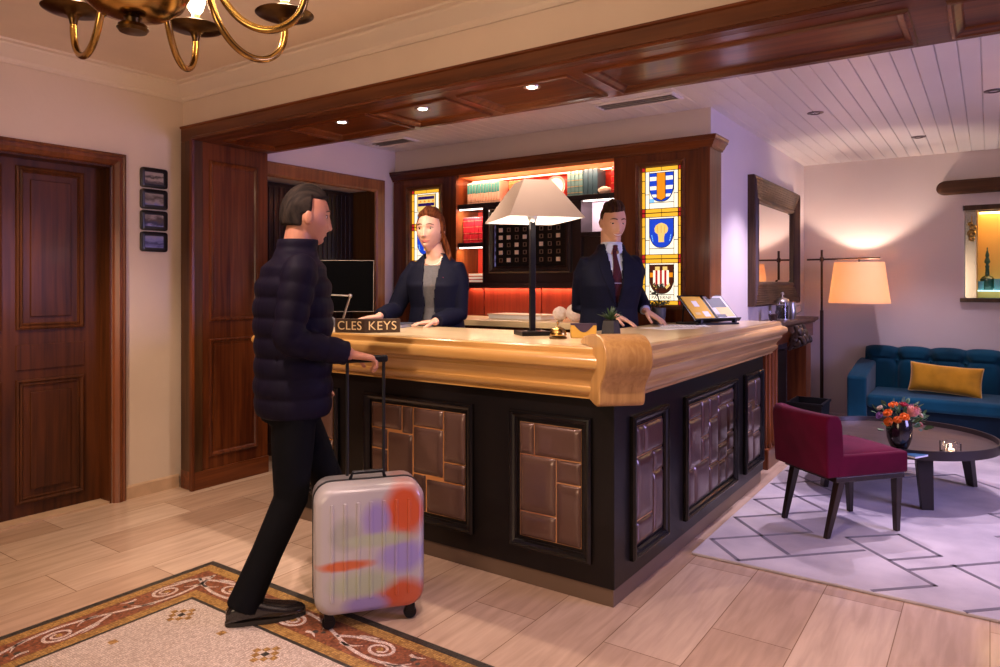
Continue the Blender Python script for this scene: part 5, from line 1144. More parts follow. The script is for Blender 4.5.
# ---------------------------------------------------------------- four small framed pictures
M_fr = mat('black_picture_frame', (.012, .009, .009), .35, coat=.3)
def pic_mat(k):
    m = bpy.data.materials.new('landscape_photograph_%d' % k); m.use_nodes = True; nt = m.node_tree; b = nt.nodes['Principled BSDF']
    tcn = _n(nt, 'ShaderNodeTexCoord'); sp = _n(nt, 'ShaderNodeSeparateXYZ'); nt.links.new(tcn.outputs['Object'], sp.inputs[0])
    no = _n(nt, 'ShaderNodeTexNoise'); no.inputs['Scale'].default_value = 34; no.inputs['Detail'].default_value = 5; mp = _n(nt, 'ShaderNodeMapping'); mp.inputs['Scale'].default_value = (1, .5, 1.2); mp.inputs['Location'].default_value = (k * 3.1, k, k * .7)
    nt.links.new(tcn.outputs['Object'], mp.inputs[0]); nt.links.new(mp.outputs[0], no.inputs['Vector'])
    ad = _n(nt, 'ShaderNodeMath', operation='MULTIPLY_ADD'); ad.inputs[1].default_value = 7.0; ad.inputs[2].default_value = .12; nt.links.new(sp.outputs['Z'], ad.inputs[0])
    a2 = _n(nt, 'ShaderNodeMath', operation='MULTIPLY_ADD'); a2.inputs[1].default_value = .55; nt.links.new(no.outputs['Fac'], a2.inputs[0]); a3 = _n(nt, 'ShaderNodeMath', operation='SUBTRACT'); a3.inputs[1].default_value = .27; nt.links.new(ad.outputs[0], a2.inputs[2]); nt.links.new(a2.outputs[0], a3.inputs[0])
    r = _n(nt, 'ShaderNodeValToRGB'); cs = [[(.0, (.30, .25, .24)), (.35, (.10, .08, .09)), (.5, (.42, .36, .34)), (.62, (.07, .06, .06)), (.75, (.40, .33, .32))], [(0, (.10, .10, .28)), (.3, (.22, .22, .50)), (.45, (.35, .30, .30)), (.6, (.10, .08, .07)), (.8, (.33, .27, .25))], [(0, (.14, .14, .42)), (.3, (.30, .30, .60)), (.42, (.05, .05, .12)), (.62, (.10, .07, .06)), (.8, (.38, .32, .32))], [(0, (.12, .14, .45)), (.3, (.26, .27, .62)), (.5, (.06, .06, .18)), (.65, (.20, .22, .50)), (.85, (.33, .31, .50))]][k]
    while len(r.color_ramp.elements) < 5: r.color_ramp.elements.new(.5)
    for e, (p, c) in zip(r.color_ramp.elements, cs): e.position = p; e.color = (*c, 1)
    nt.links.new(a3.outputs[0], r.inputs[0]); nt.links.new(r.outputs[0], b.inputs['Base Color']); b.inputs['Roughness'].default_value = .25; return m
PD = ['topmost black-framed photograph, greyish, of the four on the wall', 'second black-framed photograph from the top beside the double door', 'third black-framed photograph from the top, dark hills over blue water', 'lowest black-framed photograph of the four, the bluest one']
for k in range(4):
    z1 = 2.097 - k * .137; z0 = z1 - .128; y0, y1 = 2.400, 2.578
    t = empty('framed_picture', (XL, 2.489, z0), PD[k], 'picture', 'small framed photographs beside the double door')
    mb = MB(); rp = []
    def rrect(ins, h, r):
        pts = []; a0, a1, b0, b1 = y0 + ins, y1 - ins, z0 + ins, z1 - ins
        for (cx, cz, s) in ((a1 - r, b0 + r, -PI / 2), (a1 - r, b1 - r, 0), (a0 + r, b1 - r, PI / 2), (a0 + r, b0 + r, PI)):
            for q in range(5): a = s + q * PI / 8; pts.append((XL + h, cx + r * math.cos(a), cz + r * math.sin(a)))
        return pts
    mb.loft([rrect(0, .0005, .018), rrect(0, .016, .018), rrect(.005, .020, .014), rrect(.024, .020, .006), rrect(.027, .012, .005)], cap=False)
    mb.build('frame', M_fr, t, smooth=True, angle=40)
    MB().box(XL + .0005, XL + .012, y0 + .022, y1 - .022, z0 + .022, z1 - .022).build('photograph', pic_mat(k), t)
# ---------------------------------------------------------------- chandelier
cx, cy = [a * 1.9 + b2 * -.985 for a, b2 in ((-.569, .822), (.822, .569))]
CXc, CYc = 1.9 * -.569 + -.985 * .822, 1.9 * .822 + -.985 * .569
chn = empty('brass_chandelier', (CXc, CYc, 2.03), 'large brass chandelier with curved arms and candle lamps hanging over the mosaic', 'chandelier')
c0 = (CXc, CYc, 0)
MB().lathe([(0, 2.024), (.034, 2.026), (.040, 2.034), (.036, 2.044), (.018, 2.050), (.020, 2.062), (.030, 2.068)], c0, 40).build('finial', M_brassd, chn, smooth=True)
MB().lathe([(.0, 2.064), (.04, 2.064), (.085, 2.075), (.125, 2.105), (.146, 2.145), (.150, 2.18), (.138, 2.215), (.10, 2.245), (.055, 2.262), (.035, 2.275), (.045, 2.285), (.045, 2.30), (.022, 2.315), (.018, 2.36), (.030, 2.39), (.050, 2.42), (.036, 2.46), (.014, 2.49), (.012, 2.60)], c0, 56).build('bowl_and_stem', M_brass, chn, smooth=True, angle=50)
MB().lathe([(.012, 2.59), (.055, 2.62), (.065, 2.65), (.065, 2.68), (0, 2.68)], c0, 32).build('ceiling_rose', M_brass, chn, smooth=True)
a0 = math.atan2((-.569 * 2.35 + .822 * -1.012 * 1.0) * 0 + 1, 1)
Bp = Vector((-.569 * 2.35 + .822 * -1.012, .822 * 2.35 + .569 * -1.012)); base_ang = math.atan2(Bp.y - CYc, Bp.x - CXc)
M_sleeve = mat('candle_sleeve', (.80, .62, .34), .5, emit=(1.0, .55, .18), es=.6); M_cb = mat('candle_bulb', (1, 1, 1), emit=(1.0, .74, .46), es=32)
RA = .457
for k in range(8):
    if k == 2: continue
    a = base_ang + k * PI / 4; d = Vector((math.cos(a), math.sin(a), 0)); P = lambda r, z: tuple(Vector((CXc, CYc, z)) + d * r)
    ctl = [(.05, 2.33), (.09, 2.395), (.15, 2.38), (.185, 2.30), (.205, 2.21), (.235, 2.125), (.285, 2.065), (.345, 2.040), (.400, 2.050), (.440, 2.085), (.456, 2.130), (.457, 2.165)]
    sm = []
    for i in range(len(ctl) - 1):
        p0, p1, p2, p3 = ctl[max(0, i - 1)], ctl[i], ctl[i + 1], ctl[min(len(ctl) - 1, i + 2)]
        for q in range(5):
            t_ = q / 5; sm.append(tuple(.5 * ((2 * p1[j]) + (-p0[j] + p2[j]) * t_ + (2 * p0[j] - 5 * p1[j] + 4 * p2[j] - p3[j]) * t_ ** 2 + (-p0[j] + 3 * p1[j] - 3 * p2[j] + p3[j]) * t_ ** 3) for j in range(2)))
    sm.append(ctl[-1])
    arm = MB().tube([P(*q) for q in sm], .0105, 14).build('arm', M_brass, chn, smooth=True, angle=80)
    cc = P(RA, 0); cc = (cc[0], cc[1], 0)
    MB().lathe([(.010, 2.155), (.013, 2.170), (.018, 2.182), (.026, 2.188), (.060, 2.192), (.084, 2.199), (.090, 2.203), (.086, 2.206), (.05, 2.199), (.02, 2.197), (0, 2.197)], cc, 36).build('drip_pan', M_brassd, arm, smooth=True)
    MB().lathe([(.018, 2.199), (.021, 2.212), (.018, 2.222), (.013, 2.226), (.013, 2.245), (0, 2.245)], cc, 24).build('candle_sleeve', M_sleeve, arm, smooth=True)
    MB().lathe([(.010, 2.244), (.022, 2.262), (.029, 2.285), (.028, 2.315), (.018, 2.350), (.006, 2.375), (0, 2.38)], cc, 20).build('candle_bulb', M_cb, arm, smooth=True)
# ---------------------------------------------------------------- things at the left end of the desk
# monitor seen from behind
t = empty('computer_monitor', (-3.62, 3.62, .0), 'large black computer monitor standing at the left end of the desk', 'monitor')
rr_ = Vector((.822, .569, 0)); TMn = Matrix.Translation((-3.70, 3.32, 1.335)) @ Matrix.Rotation(ANG + .12, 4, 'Z') @ Matrix.Rotation(math.radians(-9), 4, 'X')
t.location = (-3.70, 3.36, .78)
m = MB(); m.T = TMn; m.box(-.29, .29, -.014, .014, -.18, .18).build('screen_housing', mat('monitor_black', (.0015, .0015, .002), .8, spec=.05), t, bevel=.006)
m = MB(); m.T = TMn; framed(m, lambda u, v, h: (u, -.014 - h, v), -.288, .288, -.178, .178, [(0, 0), (0, .002), (.003, .002), (.003, 0)]); m.build('edge_trim', mat('silver_edge', (.35, .30, .30), .3, .9), t)
m = MB(); m.T = TMn; m.box(-.275, .275, .0142, .0155, -.165, .165).build('screen', mat('screen_glass', (.02, .03, .05), .08, emit=(.25, .35, .6), es=.3), t)
MB().box(-3.74, -3.66, 3.40, 3.43, .80, 1.30).box(-3.82, -3.58, 3.33, 3.53, .78, .80).build('stand', M_blackm, t, bevel=.004)
# inner working surface
wd = empty('staff_worktop', (-2.9, 3.50, 0), 'low dark working surface behind the desk under the monitor', 'work surface')
MB().box(-3.92, -3.46, IY - .14, 3.72, .74, .78).build('worktop', M_mahx, wd, bevel=.004)
MB().box(-3.90, -3.88, IY - .12, 3.70, 0, .74).box(-3.50, -3.48, IY + .05, 3.70, 0, .74).build('side_panel', M_mahz, wd)
# LED desk lamp
bx, by = -3.345, 3.085
t = empty('led_desk_lamp', (bx, by, CT), 'slim silver angled desk lamp with a horizontal head at the left end of the desk', 'lamp')
MB().lathe([(0, 0), (.05, 0), (.05, .010), (.012, .014), (0, .014)], (bx, by, CT), 28).build('base', M_steel, t, smooth=True)
e1 = Vector((bx, by, CT + .012)) ; e2 = e1 + rr_ * .055 + Vector((0, 0, .175)); e3 = e2 - rr_ * .175 + Vector((0, 0, .008))
MB().tube([e1, e2], .008, 10, flat=.6).build('arm', M_steel, t, smooth=True); MB().tube([e2, e3], .011, 10, flat=.55).build('lamp_head', M_steel, t, smooth=True); MB().sphere(tuple(e2), .014, 14, 10).build('hinge', M_steel, t, smooth=True)
# card terminal
t = empty('card_terminal', (-3.30, 2.93, CT), 'small white and grey card terminal beside the silver desk lamp', 'card terminal', rz=ANG + .1)
MB().prism([(0, 0), (.10, 0), (.10, .045), (.08, .062), (.0, .062)], lambda u, v, d: (u - .05, d, v), -.035, .035).build('housing', mat('terminal_grey', (.10, .10, .11), .4), t, bevel=.004, world=False)
MB().box(-.052, -.012, -.038, -.034, .004, .060).build('white_side', M_white, t, bevel=.003, world=False)
MB().box(-.045, .02, -.025, .025, .062, .064).build('screen', MATS['screen_glass'], t, world=False)
t = empty('drinking_glass', (-3.42, 2.95, CT), 'clear drinking glass at the far left end of the desk', 'glass')
MB().lathe([(0, 0), (.028, 0), (.034, .095), (.0325, .095), (.0265, .006), (0, .006)], t.location, 28).build('glass_body', M_glass, t, smooth=True)
MB().lathe([(0, .0065), (.0262, .0065), (.0295, .05), (0, .05)], t.location, 24).build('water', mat('water', (.95, .97, 1), .02, trans=1.0, ior=1.33), t, smooth=True)
t = empty('notebook', (-3.05, 3.19, CT), 'dark closed notebook behind the wooden sign at the left end of the desk', 'notebook', rz=.25)
MB().box(-.15, .15, -.10, .10, .002, .018).build('page_block', mat('grey_pages', (.35, .36, .42), .7), t, world=False); MB().box(-.153, .153, -.103, .103, .018, .022).box(-.153, .153, -.103, .103, 0, .002).build('cover', mat('slate_cover', (.05, .055, .085), .5), t, bevel=.001, world=False)
# ================================================================ PEOPLE
structure(MB().box(-3.46, -1.86, 3.36, 4.10, .0, .12).build('floor_staff_platform', M_mahx))
def voxel(mb, size, smooth_it=2):
    """union of closed shells -> one continuous surface (vertex array, faces)"""
    me = bpy.data.meshes.new('tmp'); me.from_pydata([tuple(v) for v in mb.v], [], mb.f); me.update()
    bm = bmesh.new(); bm.from_mesh(me); bmesh.ops.recalc_face_normals(bm, faces=bm.faces); bm.to_mesh(me); bm.free()
    o = bpy.data.objects.new('tmp', me); C.objects.link(o)
    r = o.modifiers.new('r', 'REMESH'); r.mode = 'VOXEL'; r.voxel_size = size
    if smooth_it: s = o.modifiers.new('s', 'SMOOTH'); s.iterations = smooth_it; s.factor = .5
    dg = bpy.context.evaluated_depsgraph_get(); m2 = bpy.data.meshes.new_from_object(o.evaluated_get(dg))
    bpy.data.objects.remove(o); bpy.data.meshes.remove(me); return m2
def link_mesh(name, me, m, parent, smooth=True):
    me.name = name; me.materials.clear()
    for q in (m if isinstance(m, (list, tuple)) else [m]): me.materials.append(q)
    if smooth: me.polygons.foreach_set('use_smooth', [True] * len(me.polygons))
    o = bpy.data.objects.new(name, me); C.objects.link(o); o.parent = parent; return o
def ssec(z, cx, cy, rx, ry, n=36, e=2.3):
    out = []
    for k in range(n):
        a = 2 * PI * k / n; c, s = math.cos(a), math.sin(a); out.append((cx + rx * math.copysign(abs(c) ** (2 / e), c), cy + ry * math.copysign(abs(s) ** (2 / e), s), z))
    return out
def interp(sec, m=5):
    out = []
    for i in range(len(sec) - 1):
        for q in range(m):
            f = q / m; f = f * f * (3 - 2 * f) * .5 + f * .5; out.append(tuple(a + (b2 - a) * f for a, b2 in zip(sec[i], sec[i + 1])))
    out.append(sec[-1]); return out
def head_vertex(dx, dy, dz, k):
    rho = math.sqrt(dx * dx + dy * dy) + 1e-6; fy = (rho ** .45 / rho if dz < 0 else 1) if dy > 0 else 1
    x = .073 * dx * k; y = (.092 if dy > 0 else .102) * dy * fy * k; z = (.118 if dz > 0 else .120) * dz * k
    if z < 0:
        t = min(1, -z / (.12 * k)); x *= 1 - .34 * t ** 1.7; y *= (1 - .50 * t) if dy < 0 else (1 - .05 * t)
    if dy > 0:
        ax = abs(x)
        w = .008 + .0075 * max(0, min(1, (-z) / .045))
        if -.046 < z < .014: nb = ((.014 - z) / .060) ** 1.15
        elif z <= -.046: nb = math.exp(-((z + .046) / .0055) ** 2)
        else: nb = 0
        y += .025 * nb * math.exp(-(x / w) ** 2)
        y -= .0105 * math.exp(-((ax - .031) / .014) ** 2 - ((z - .004) / .012) ** 2)
        y += .0045 * math.exp(-((ax - .027) / .020) ** 2 - ((z - .026) / .008) ** 2)
        y += .0055 * math.exp(-((ax - .040) / .017) ** 2 - ((z + .033) / .020) ** 2)
        y += .0050 * math.exp(-(x / .024) ** 2 - ((z + .067) / .010) ** 2)
        y -= .0045 * math.exp(-(x / .024) ** 2 - ((z + .0672) / .0026) ** 2)
        y -= .0035 * math.exp(-(x / .020) ** 2 - ((z + .086) / .006) ** 2)
        y += .0090 * math.exp(-(x / .024) ** 2 - ((z + .103) / .014) ** 2)
    return Vector((x, y, z))
def sph_grid(fn, nu=72, nv=54):
    rings = []
    for i in range(nv + 1):
        a = -PI / 2 + PI * (.004 + .992 * i / nv)
        rings.append([tuple(fn(math.cos(a) * math.cos(2 * PI * j / nu), math.cos(a) * math.sin(2 * PI * j / nu), math.sin(a))) for j in range(nu)])
    return rings
def smooth01(x): x = max(0, min(1, x)); return x * x * (3 - 2 * x)
def ik(S, Wt, a, b, pole):
    S, Wt = Vector(S), Vector(Wt); d = Wt - S; L = min(d.length, (a + b) * .998); u = d.normalized(); x = (a * a - b * b + L * L) / (2 * L); h = math.sqrt(max(0, a * a - x * x))
    p = Vector(pole) - u * Vector(pole).dot(u); p.normalize(); return S + u * x + p * h, S + u * L
def hand(mb, wrist, fwd, up, thumb, s=1.0, curl=.35, spread=.10, tilt=0.0):
    """palm starts at the wrist; fwd = finger direction, up = back of the hand, thumb = direction of the thumb side"""
    W0, f, u = Vector(wrist), Vector(fwd).normalized(), Vector(up).normalized(); u = (u - f * u.dot(f)).normalized(); t = Vector(thumb); t = (t - f * t.dot(f) - u * t.dot(u)).normalized()
    rows = []
    for (d, w, h) in ((-.015, .026, .019), (.0, .027, .018), (.025, .034, .016), (.055, .040, .0145), (.080, .041, .013), (.090, .037, .010)):
        c = W0 + f * d * s; rows.append([tuple(c + t * (w * s * math.copysign(abs(math.cos(q)) ** .8, math.cos(q))) + u * (h * s * math.sin(q))) for q in [2 * PI * k / 16 for k in range(16)]])
    mb.loft(rows)
    for i, (off, L, r) in enumerate(((.030, .068, .0082), (.0105, .076, .0085), (-.0095, .071, .0082), (-.028, .056, .0072))):
        p = W0 + f * (.078 - abs(off - .005) * .12) * s + t * off * s; pts = [p - f * .015 * s]; pts.append(p); ang = -.10
        d0 = (f + t * spread * (off / .03)).normalized()
        for seg, (l, c) in enumerate(((.45, .55), (.31, 1.0), (.24, .8))):
            ang += curl * c; d = d0 * math.cos(ang) - u * math.sin(ang); p = p + d * L * l * s; pts.append(p)
        mb.tube(pts, [r * s * q for q in (1.05, 1.05, 1.0, .92, .80)], 10, round_end=True)
    p = W0 + f * .018 * s + t * .026 * s; pts = [W0 + f * .008 * s + t * .010 * s, p]; d = (f * .62 + t * .72 - u * .22).normalized(); p = p + d * .034 * s; pts.append(p)
    d = (f * .80 + t * .45 - u * (.25 + curl * .4)).normalized(); p = p + d * .032 * s; pts.append(p); d = (f * .92 + t * .22 - u * (.25 + curl * .7)).normalized(); p = p + d * .024 * s; pts.append(p)
    mb.tube(pts, [.013 * s, .0135 * s, .0105 * s, .0095 * s, .0078 * s], 10, round_end=True)
def skin_mat(name, c):
    m = mat(name, c, .48, var=.06, vscale=18); b = m.node_tree.nodes['Principled BSDF']; b.inputs['Subsurface Weight'].default_value = .12; b.inputs['Subsurface Radius'].default_value = (.012, .005, .003); b.inputs['Subsurface Scale'].default_value = .6; return m
M_eye = mat('eye_white', (.75, .70, .66), .25); M_iris = mat('iris', (.05, .03, .02), .2); M_brow = mat('brow_hair', (.05, .022, .012), .7); M_lip = mat('lip', (.48, .07, .07), .4); M_lipm = mat('lip_pale', (.52, .24, .18), .45); M_teeth = mat('teeth', (.85, .80, .74), .3)
def face_parts(root, Mh, k, skin, browm, lipm, gaze=0.0, smile=.35, teeth=False, woman=False):
    def T(p): return Mh @ (Vector(p))
    for sg in (-1, 1):
        m = MB(); m.sphere((0, 0, 0), .0125 * k, 18, 12); m.v = [tuple(T(Vector(v) + Vector((sg * .031 * k, .0650 * k, .004 * k)))) for v in m.v]; m.build('eye', M_eye, root, smooth=True, world=False)
        c = Vector((sg * .031 * k, .0650 * k, .004 * k)); gd = Vector((0.12, 1, gaze)).normalized()
        m = MB(); a = gd.orthogonal().normalized(); b2 = gd.cross(a); rs = []
        for (r, h) in ((.0, .0131), (.0042, .0133), (.0074, .0120), (.0074, .0104), (0, .0108)):
            rs.append([T(c + gd * h * k + (a * math.cos(q) + b2 * math.sin(q)) * max(r, .0001) * k) for q in [2 * PI * j / 16 for j in range(16)]])
        m.loft(rs).build('iris', M_iris, root, smooth=True, world=False)
        # lids
        for (zz, op, th) in ((.0115 - (.0055 if gaze < -.3 else .001), .012, .0046 if gaze < -.3 else .0032), (-.0045, .010, .0022)):
            pts = []
            for j in range(9):
                f = -1 + j / 4; xx = f * .0155; zc = (zz - .002) + (.004 if zz > 0 else -.002) * (1 - f * f) - .002; yy = math.sqrt(max(0, .0137 ** 2 - (xx * .78) ** 2 - (zc * .6) ** 2)); pts.append(T(c + Vector((xx, yy - .001 - .003 * f * f, zc)) * k))
            MB().tube(pts, [th * k * q for q in (.5, .9, 1, 1, 1, 1, 1, .9, .5)], 8).build('eyelid', skin, root, smooth=True, world=False)
            if zz > 0: MB().tube([p + (Mh.to_3x3() @ Vector((0, .0016, -.0016))) for p in pts], .0022 * k if woman else .0020 * k, 6).build('lashes', M_brow, root, smooth=True, world=False)
        pts = [T(Vector((sg * xx, yy, zz)) * k) for xx, yy, zz in ((.011, .0895, .0245), (.020, .0885, .0285), (.031, .0845, .0300), (.041, .0770, .0280), (.049, .0680, .0235))]
        MB().tube(pts, [q * k * (1.2 if woman else 1.7) for q in (.0022, .0030, .0030, .0024, .0010)], 8, flat=.7).build('eyebrow', browm, root, smooth=True, world=False)
    w = .024 + .008 * smile
    def mc(f, dz): return Vector((f * w, .0850 - .011 * abs(f) ** 1.7 * (w / .024), -.0672 + .011 * smile * f * f + dz)) * k
    gap = .0062 if teeth else .0
    for nm, dz, r in (('upper_lip', .0024 + gap * .4, .0024), ('lower_lip', -.0030 - gap, .0029)):
        MB().tube([T(mc(-1 + j / 5, dz * (1 - (-1 + j / 5) ** 2 * .9))) for j in range(11)], [r * k * max(.25, 1 - (abs(-1 + j / 5)) ** 2.2) for j in range(11)], 8, flat=.8).build(nm, lipm, root, smooth=True, world=False)
    if teeth:
        MB().tube([T(mc((-1 + j / 5) * .82, -.0012) + Vector((0, .0002, 0))) for j in range(11)], [.0056 * k * max(.2, 1 - abs(-1 + j / 5) ** 2.5) for j in range(11)], 8, flat=.5).build('teeth', M_teeth, root, smooth=True, world=False)
def hair_cap(root, Mh, k, fn, m, name='hair', strands=26, amp=.0022):
    rings = sph_grid(lambda dx, dy, dz: Mh @ (Vector((.075 * dx, (.090 if dy > 0 else .102) * dy, .118 * dz if dz > 0 else .105 * dz)) * k * (1 + (fn(dx, dy, dz) + (amp * math.sin(strands * math.atan2(dx, dz + 1.3 + .3 * dy)) if fn(dx, dy, dz) > 0 else 0)) / .095)), 96, 60)
    return MB().loft(rings).build(name, m, root, smooth=True, angle=80, world=False)
def hair_mat(name, c1, c2):
    m = bpy.data.materials.new(name); m.use_nodes = True; nt = m.node_tree; b = nt.nodes['Principled BSDF']; t = _n(nt, 'ShaderNodeTexCoord'); mp = _n(nt, 'ShaderNodeMapping'); mp.inputs['Scale'].default_value = (110, 14, 22); nt.links.new(t.outputs['Object'], mp.inputs[0])
    no = _n(nt, 'ShaderNodeTexNoise'); no.inputs['Scale'].default_value = 1; no.inputs['Detail'].default_value = 4; nt.links.new(mp.outputs[0], no.inputs['Vector']); r = _n(nt, 'ShaderNodeValToRGB'); r.color_ramp.elements[0].position = .35; r.color_ramp.elements[1].position = .65
    r.color_ramp.elements[0].color = (*c1, 1); r.color_ramp.elements[1].color = (*c2, 1); nt.links.new(no.outputs['Fac'], r.inputs[0]); nt.links.new(r.outputs[0], b.inputs['Base Color']); b.inputs['Roughness'].default_value = .72; b.inputs['Specular IOR Level'].default_value = .10
    bu = _n(nt, 'ShaderNodeBump'); bu.inputs['Strength'].default_value = .5; bu.inputs['Distance'].default_value = .003; nt.links.new(no.outputs['Fac'], bu.inputs['Height']); nt.links.new(bu.outputs[0], b.inputs['Normal']); return m
def leg_tubes(mb, hip, knee, ankle, r=(.088, .062, .060, .048)):
    hip, knee, ankle = Vector(hip), Vector(knee), Vector(ankle)
    mb.tube([hip + Vector((0, 0, .04)), hip, hip.lerp(knee, .5), knee, knee.lerp(ankle, .35), ankle.lerp(knee, .08), ankle], [r[0] * .95, r[0], (r[0] + r[1]) / 2, r[1], r[2] * 1.02, r[3], r[3]], 20)
def shoe(root, heel, fwd, m, L=.28, w=.048, lift=0):
    f = Vector(fwd).normalized(); s = Vector((f.y, -f.x, 0)); up = s.cross(f).normalized(); H = Vector(heel); rows = []
    for (d, ww, h) in ((0, .55, .045), (.02, .72, .075), (.06, .78, .088), (.10, .80, .085), (.15, .92, .060), (.20, 1.0, .045), (.245, .88, .036), (.27, .6, .026), (.28, .3, .018)):
        d *= L / .28; ring = []
        for k in range(18):
            a = 2 * PI * k / 18; c, sn = math.cos(a), math.sin(a); zz = (h * .5 + h * .5 * math.copysign(abs(sn) ** .75, sn)); ring.append(tuple(H + f * d + s * (w * ww * math.copysign(abs(c) ** .7, c)) + up * (zz + .012)))
        rows.append(ring)
    o = MB().loft(rows).build('shoe', m, root, smooth=True, angle=70, world=False)
    rows = []
    for z in (0, .016):
        rows.append([tuple(H + f * (L * .5 + (L * .51) * math.cos(a)) + s * (w * (.93 if math.cos(a) > 0 else .78) * math.copysign(abs(math.sin(a)) ** .8, math.sin(a))) + up * z) for a in [2 * PI * k / 28 for k in range(28)]])
    MB().loft(rows).build('sole', mat('shoe_sole', (.02, .015, .012), .6), o, world=False)
    return o
def cut_open(me, test):
    bm = bmesh.new(); bm.from_mesh(me); bmesh.ops.delete(bm, geom=[f for f in bm.faces if test(f.calc_center_median())], context='FACES'); bm.to_mesh(me); bm.free()

def staff(name_label, loc, face_dir, H, woman, Rw, Rf, Lw, Lf, head_turn, head_nod, k, mats, shz, shw, lean, hx=0.0):
    """Rw/Lw: wrist world positions of the person's right/left hand, Rf/Lf: finger directions (world)"""
    yaw = heading(*face_dir); root = empty('person', loc, name_label, 'person', None, rz=yaw)
    Mi = (Matrix.Translation(loc) @ Matrix.Rotation(yaw, 4, 'Z')).inverted(); M3 = Mi.to_3x3()
    skin, jac, top, trou, hairm = mats[:5]
    bend = lambda p: Vector((p[0], p[1] + lean * max(0, p[2] - .95), p[2]))
    hc = Vector((hx, .015, H - .118 * k - .012)); hc = bend(hc)
    Mh = Matrix.Translation(hc) @ Matrix.Rotation(head_turn, 4, 'Z') @ Matrix.Rotation(head_nod, 4, 'X')
    nb = bend((0, -.005, shz + .05))
    # skin body
    mb = MB(); mb.loft([[tuple(Mh @ Vector(p)) for p in r] for r in sph_grid(lambda a, b2, c: head_vertex(a, b2, c, k))])
    for sg in (-1, 1):
        e = MB(); e.sphere((0, 0, 0), (.009 * k, .017 * k, .030 * k), 14, 10); mb.add([tuple(Mh @ (Vector(v) + Vector((sg * .0745 * k, -.006 * k, -.010 * k)))) for v in e.v], e.f)
    nr = .056 if woman else .066
    mb.tube([bend((0, -.01, shz - .10)), nb, nb.lerp(Mh @ Vector((0, -.025 * k, -.07 * k)), .5), Mh @ Vector((0, -.022 * k, -.055 * k))], [nr * (1.4 if woman else 1.1), nr * (1.15 if woman else .98), nr * (1 if woman else .93), nr * .95], 24)
    sec = [(.88, 0, 0, .15, .10), (1.04, 0, 0, .125, .09), (1.2, 0, .005, .145, .10), (shz - .05, 0, 0, .155, .085), (shz + .03, 0, -.005, .09, .06)]
    mb.loft([[tuple(bend(p)) for p in ssec(*s)] for s in interp(sec)])
    leg_tubes(mb, (-.085, 0, .88), (-.09, .02, .48), (-.09, 0, .06), (.07, .05, .045, .036)); leg_tubes(mb, (.085, 0, .88), (.09, .02, .48), (.09, 0, .06), (.07, .05, .045, .036))
    arms = []
    for sg, Wd, Fd in ((1, Rw, Rf), (-1, Lw, Lf)):
        S = bend((sg * (shw - .050), -.005, shz - .045)); Wl = Mi @ Vector(Wd); fl = (M3 @ Vector(Fd)).normalized()
        E, Wl = ik(S, Wl, .285 * (H / 1.76), .262 * (H / 1.76), (sg * .35, -.9, -.7)); arms.append((sg, S, E, Wl, fl))
        mb.tube([S, S.lerp(E, .5), E, E.lerp(Wl, .5), Wl + fl * .004], [.040, .037, .033, .030, .024], 14)
        hand(mb, Wl, fl, (0, 0, 1), Vector((-sg, 0, 0)) if abs(fl.x) < .8 else Vector((0, 1, 0)) * (1 if fl.x * sg < 0 else -1), .94 if woman else 1.04, .22 if woman else .16, .16 if woman else .30)
    me = voxel(mb, .0036, 1); link_mesh('body', me, skin, root)
    face_parts(root, Mh, k, skin, mats[5], M_lip if woman else M_lipm, gaze=-.1 if woman else -.55, smile=.45 if woman else .9, teeth=not woman, woman=woman)
    # top / shirt
    o_ = .012; sec = [(.86, 0, 0, .172, .125), (.95, 0, 0, .168, .122), (1.08, 0, 0, .140, .105), (1.22, 0, .010, .158, .125 if woman else .118), (shz - .07, 0, .004, .170, .105), (shz - .01, 0, -.002, .150, .080), (shz + .035, 0, -.008, .085, .062)]
    if not woman: sec += [(shz + .075, 0, -.004, .067, .062), (shz + .105, 0, .0, .066, .061)]
    mb = MB().loft([[tuple(bend(p)) for p in ssec(*s)] for s in interp(sec)]); me = voxel(mb, .006, 3)
    if woman:
        cut_open(me, lambda c: c.z > shz - .01 and (c.y - lean * (c.z - .95)) > 0 and abs(c.x) < .085 and c.z > shz - .055 + 6 * c.x * c.x)
        so = link_mesh('grey_top', me, top, root)
    else: so = link_mesh('shirt', me, top, root)
    # trousers
    mb = MB(); mb.loft([ssec(*s) for s in interp([(.80, 0, 0, .165, .115), (.90, 0, 0, .172, .122), (1.0, 0, 0, .160, .115), (1.05, 0, 0, .148, .108)])])
    for sg in (-1, 1): leg_tubes(mb, (sg * .088, 0, .86), (sg * .095, .012, .48), (sg * .095, 0, .07), (.090, .072, .068, .062))
    link_mesh('trousers', voxel(mb, .008, 3), trou, root)
    # jacket
    j = .016; sec = [(.80, 0, 0, .196, .145), (.92, 0, 0, .188, .140), (1.08, 0, 0, .160 if woman else .170, .124), (1.22, 0, .006, .184 if woman else .198, .140), (shz - .12, 0, .002, shw - .012, .128), (shz - .065, 0, -.002, shw - .012, .108), (shz - .02, 0, -.004, shw - .040, .094), (shz + .018, 0, -.008, .122, .080), (shz + .045, 0, -.010, .092, .075), (shz + (.062 if woman else .088), 0, -.012, .076, .070)]
    mb = MB().loft([[tuple(bend(p)) for p in ssec(*s)] for s in interp(sec)])
    for sg, S, E, Wl, fl in arms:
        S2 = S + Vector((-sg * .02, 0, .01)); mb.tube([S2 + Vector((-sg * .04, 0, -.01)), S2, S.lerp(E, .25), S.lerp(E, .6), E, E.lerp(Wl, .4), E.lerp(Wl, .92)], [.055, .062, .062, .056, .053, .050, .042], 20)
    me = voxel(mb, .007, 4)
